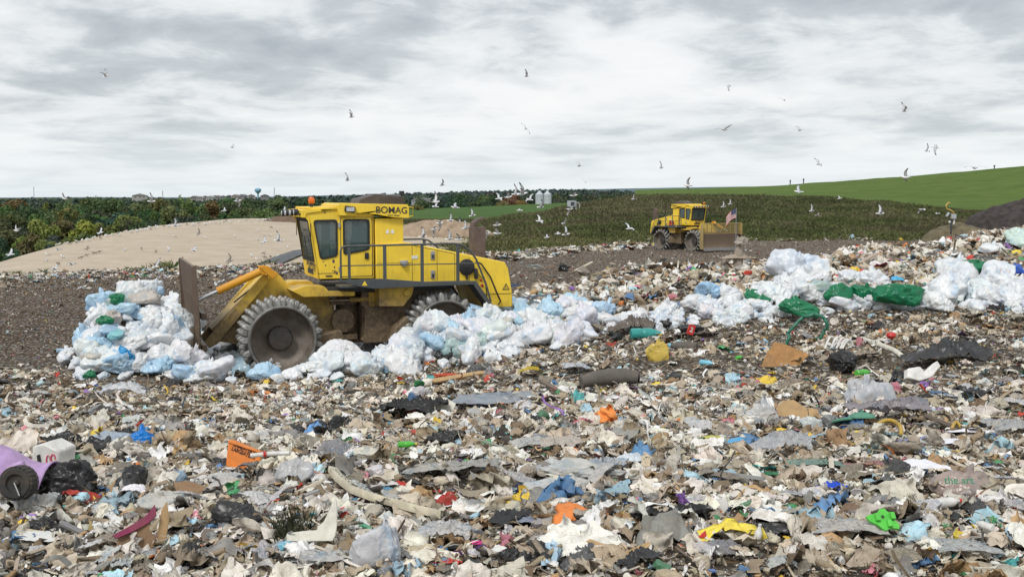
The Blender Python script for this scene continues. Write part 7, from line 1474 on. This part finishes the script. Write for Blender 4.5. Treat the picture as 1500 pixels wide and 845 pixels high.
for name, noun, cat, meshes, cnt, (s0, s1), tilt, allow in KINDS:
    for i in range(cnt):
        # photo-pixel density: rows nearer the camera are wider
        while True:
            px = random.uniform(-15, 1515); py = 560 + 290 * random.random() ** .85
            if px > 640 and random.random() < .25: py = random.uniform(500, 600)
            if px > 760 and random.random() < .22: py = random.uniform(384, 500)
            if py < 575 and px < 330 and py < 560: continue
            if min(math.hypot(px - x, py - y) for x, y, _ in LM[:]) < 12 and random.random() < .8: continue
            break
        p = hit(px, py)
        if p is None: continue
        near_k = max(.55, min(1.25, 10.5 / p.y + .12)) if p.y > 10.5 else 1.1
        if p.y > 24: near_k = .62
        size = random.uniform(s0, s1) * near_k * (.78 if name == 'cloth' else 1)
        ch = [c for c in CN_ if allow is None or c[0] in allow]; cn, cc, _w = random.choices(ch, [c[2] * (allow.count(c[0]) if allow else 1) for c in ch])[0]
        col = shade(cc, .8, 1.12)
        if max(cc) > 1.8 * min(cc) and size > 18: g_ = sum(col) / 3; col = tuple(.62 * q + .38 * (g_ * .9 + .03) for q in col)
        o = put(name, random.choice(meshes), px, py, size, col, 'x', cat, None, None, (random.gauss(0, tilt), random.gauss(0, tilt)), .10)
        if o: ALL.append((o, px, py, cn if name != 'black_sheet' else '', noun, size))
def finish_label(o, px, py, cn, noun, size, grp):
    base = (cn + ' ' + noun).strip() if cn else noun
    tries = []
    for j in range(4):
        ph = phrase(px, py, j); tries += ['%s %s %s' % (SZ(size), base, ph)]
    ph0 = phrase(px, py, 0)
    for t_ in tries + ['%s %s, %s part of the photo' % (tries[0], 'nearer one' if py > 700 else 'farther one', 'left' if px < 500 else ('middle' if px < 1000 else 'right'))]:
        if len(t_.split()) <= 16 and t_ not in USED: USED[t_] = (o, grp); o['label'] = t_; o['group'] = grp; return
    t_ = 'one of several %s pieces like it, %s %s' % (cn or 'dark', noun, 'in the left foreground' if px < 500 else ('in the middle foreground' if px < 1000 else 'in the right foreground')); o['label'] = t_; o['group'] = t_
GR_ = {}
for rec in ALL: finish_label(*rec, rec[0]['category'] + ' pieces scattered through the waste')
for o, px, py, kind, where, size in bag_items:
    lm_ = [('heap', 205, 490)]
    if where == hp:
        v_ = 'top' if py < 455 else ('upper' if py < 490 else ('lower' if py < 530 else 'bottom')); h_ = 'left' if px < 165 else ('middle' if px < 235 else 'right'); base = '%s %s bag in the %s %s of the heap at the blade' % (SZ(size), kind, v_, h_)
        alts = ['touching the blade' if px > 270 else '', 'half covered by others']
    else:
        ph = 'below the front wheel' if 350 < px < 470 else ('between the blade and front wheel' if px <= 350 else ('below the pivot joint' if px < 580 else ('below the rear wheel' if px < 700 else ('below the near compactor tail' if px < 770 else ('right of the near compactor' if px < 900 else ('left of the central ridge' if px < 1000 else ('left of the green hose loop' if px < 1150 else ('behind the green hose loop' if px < 1215 else ('among the green bags' if px < 1345 else 'by the right photo edge')))))))))
        yc = np.interp(px, [p[0] for p in path], [p[1] for p in path]); row = 'back' if py < yc - 12 else ('front' if py > yc + 12 else 'middle'); base = '%s %s bag in the %s band row %s' % (SZ(size), kind, row, ph); alts = []
    if base not in USED: USED[base] = 1; o['label'] = base; o['group'] = 'plastic bags pushed up by the compactor'; o['_b'] = base
    else: o['label'] = base; o['_b'] = base
cnt_ = {}
for rec in bag_items: cnt_.setdefault(rec[0]['_b'], []).append(rec[0])
for b_, os_ in cnt_.items():
    for o in os_:
        del o['_b']
        o['group'] = b_ if len(os_) > 1 else 'plastic bags pushed up by the compactor'
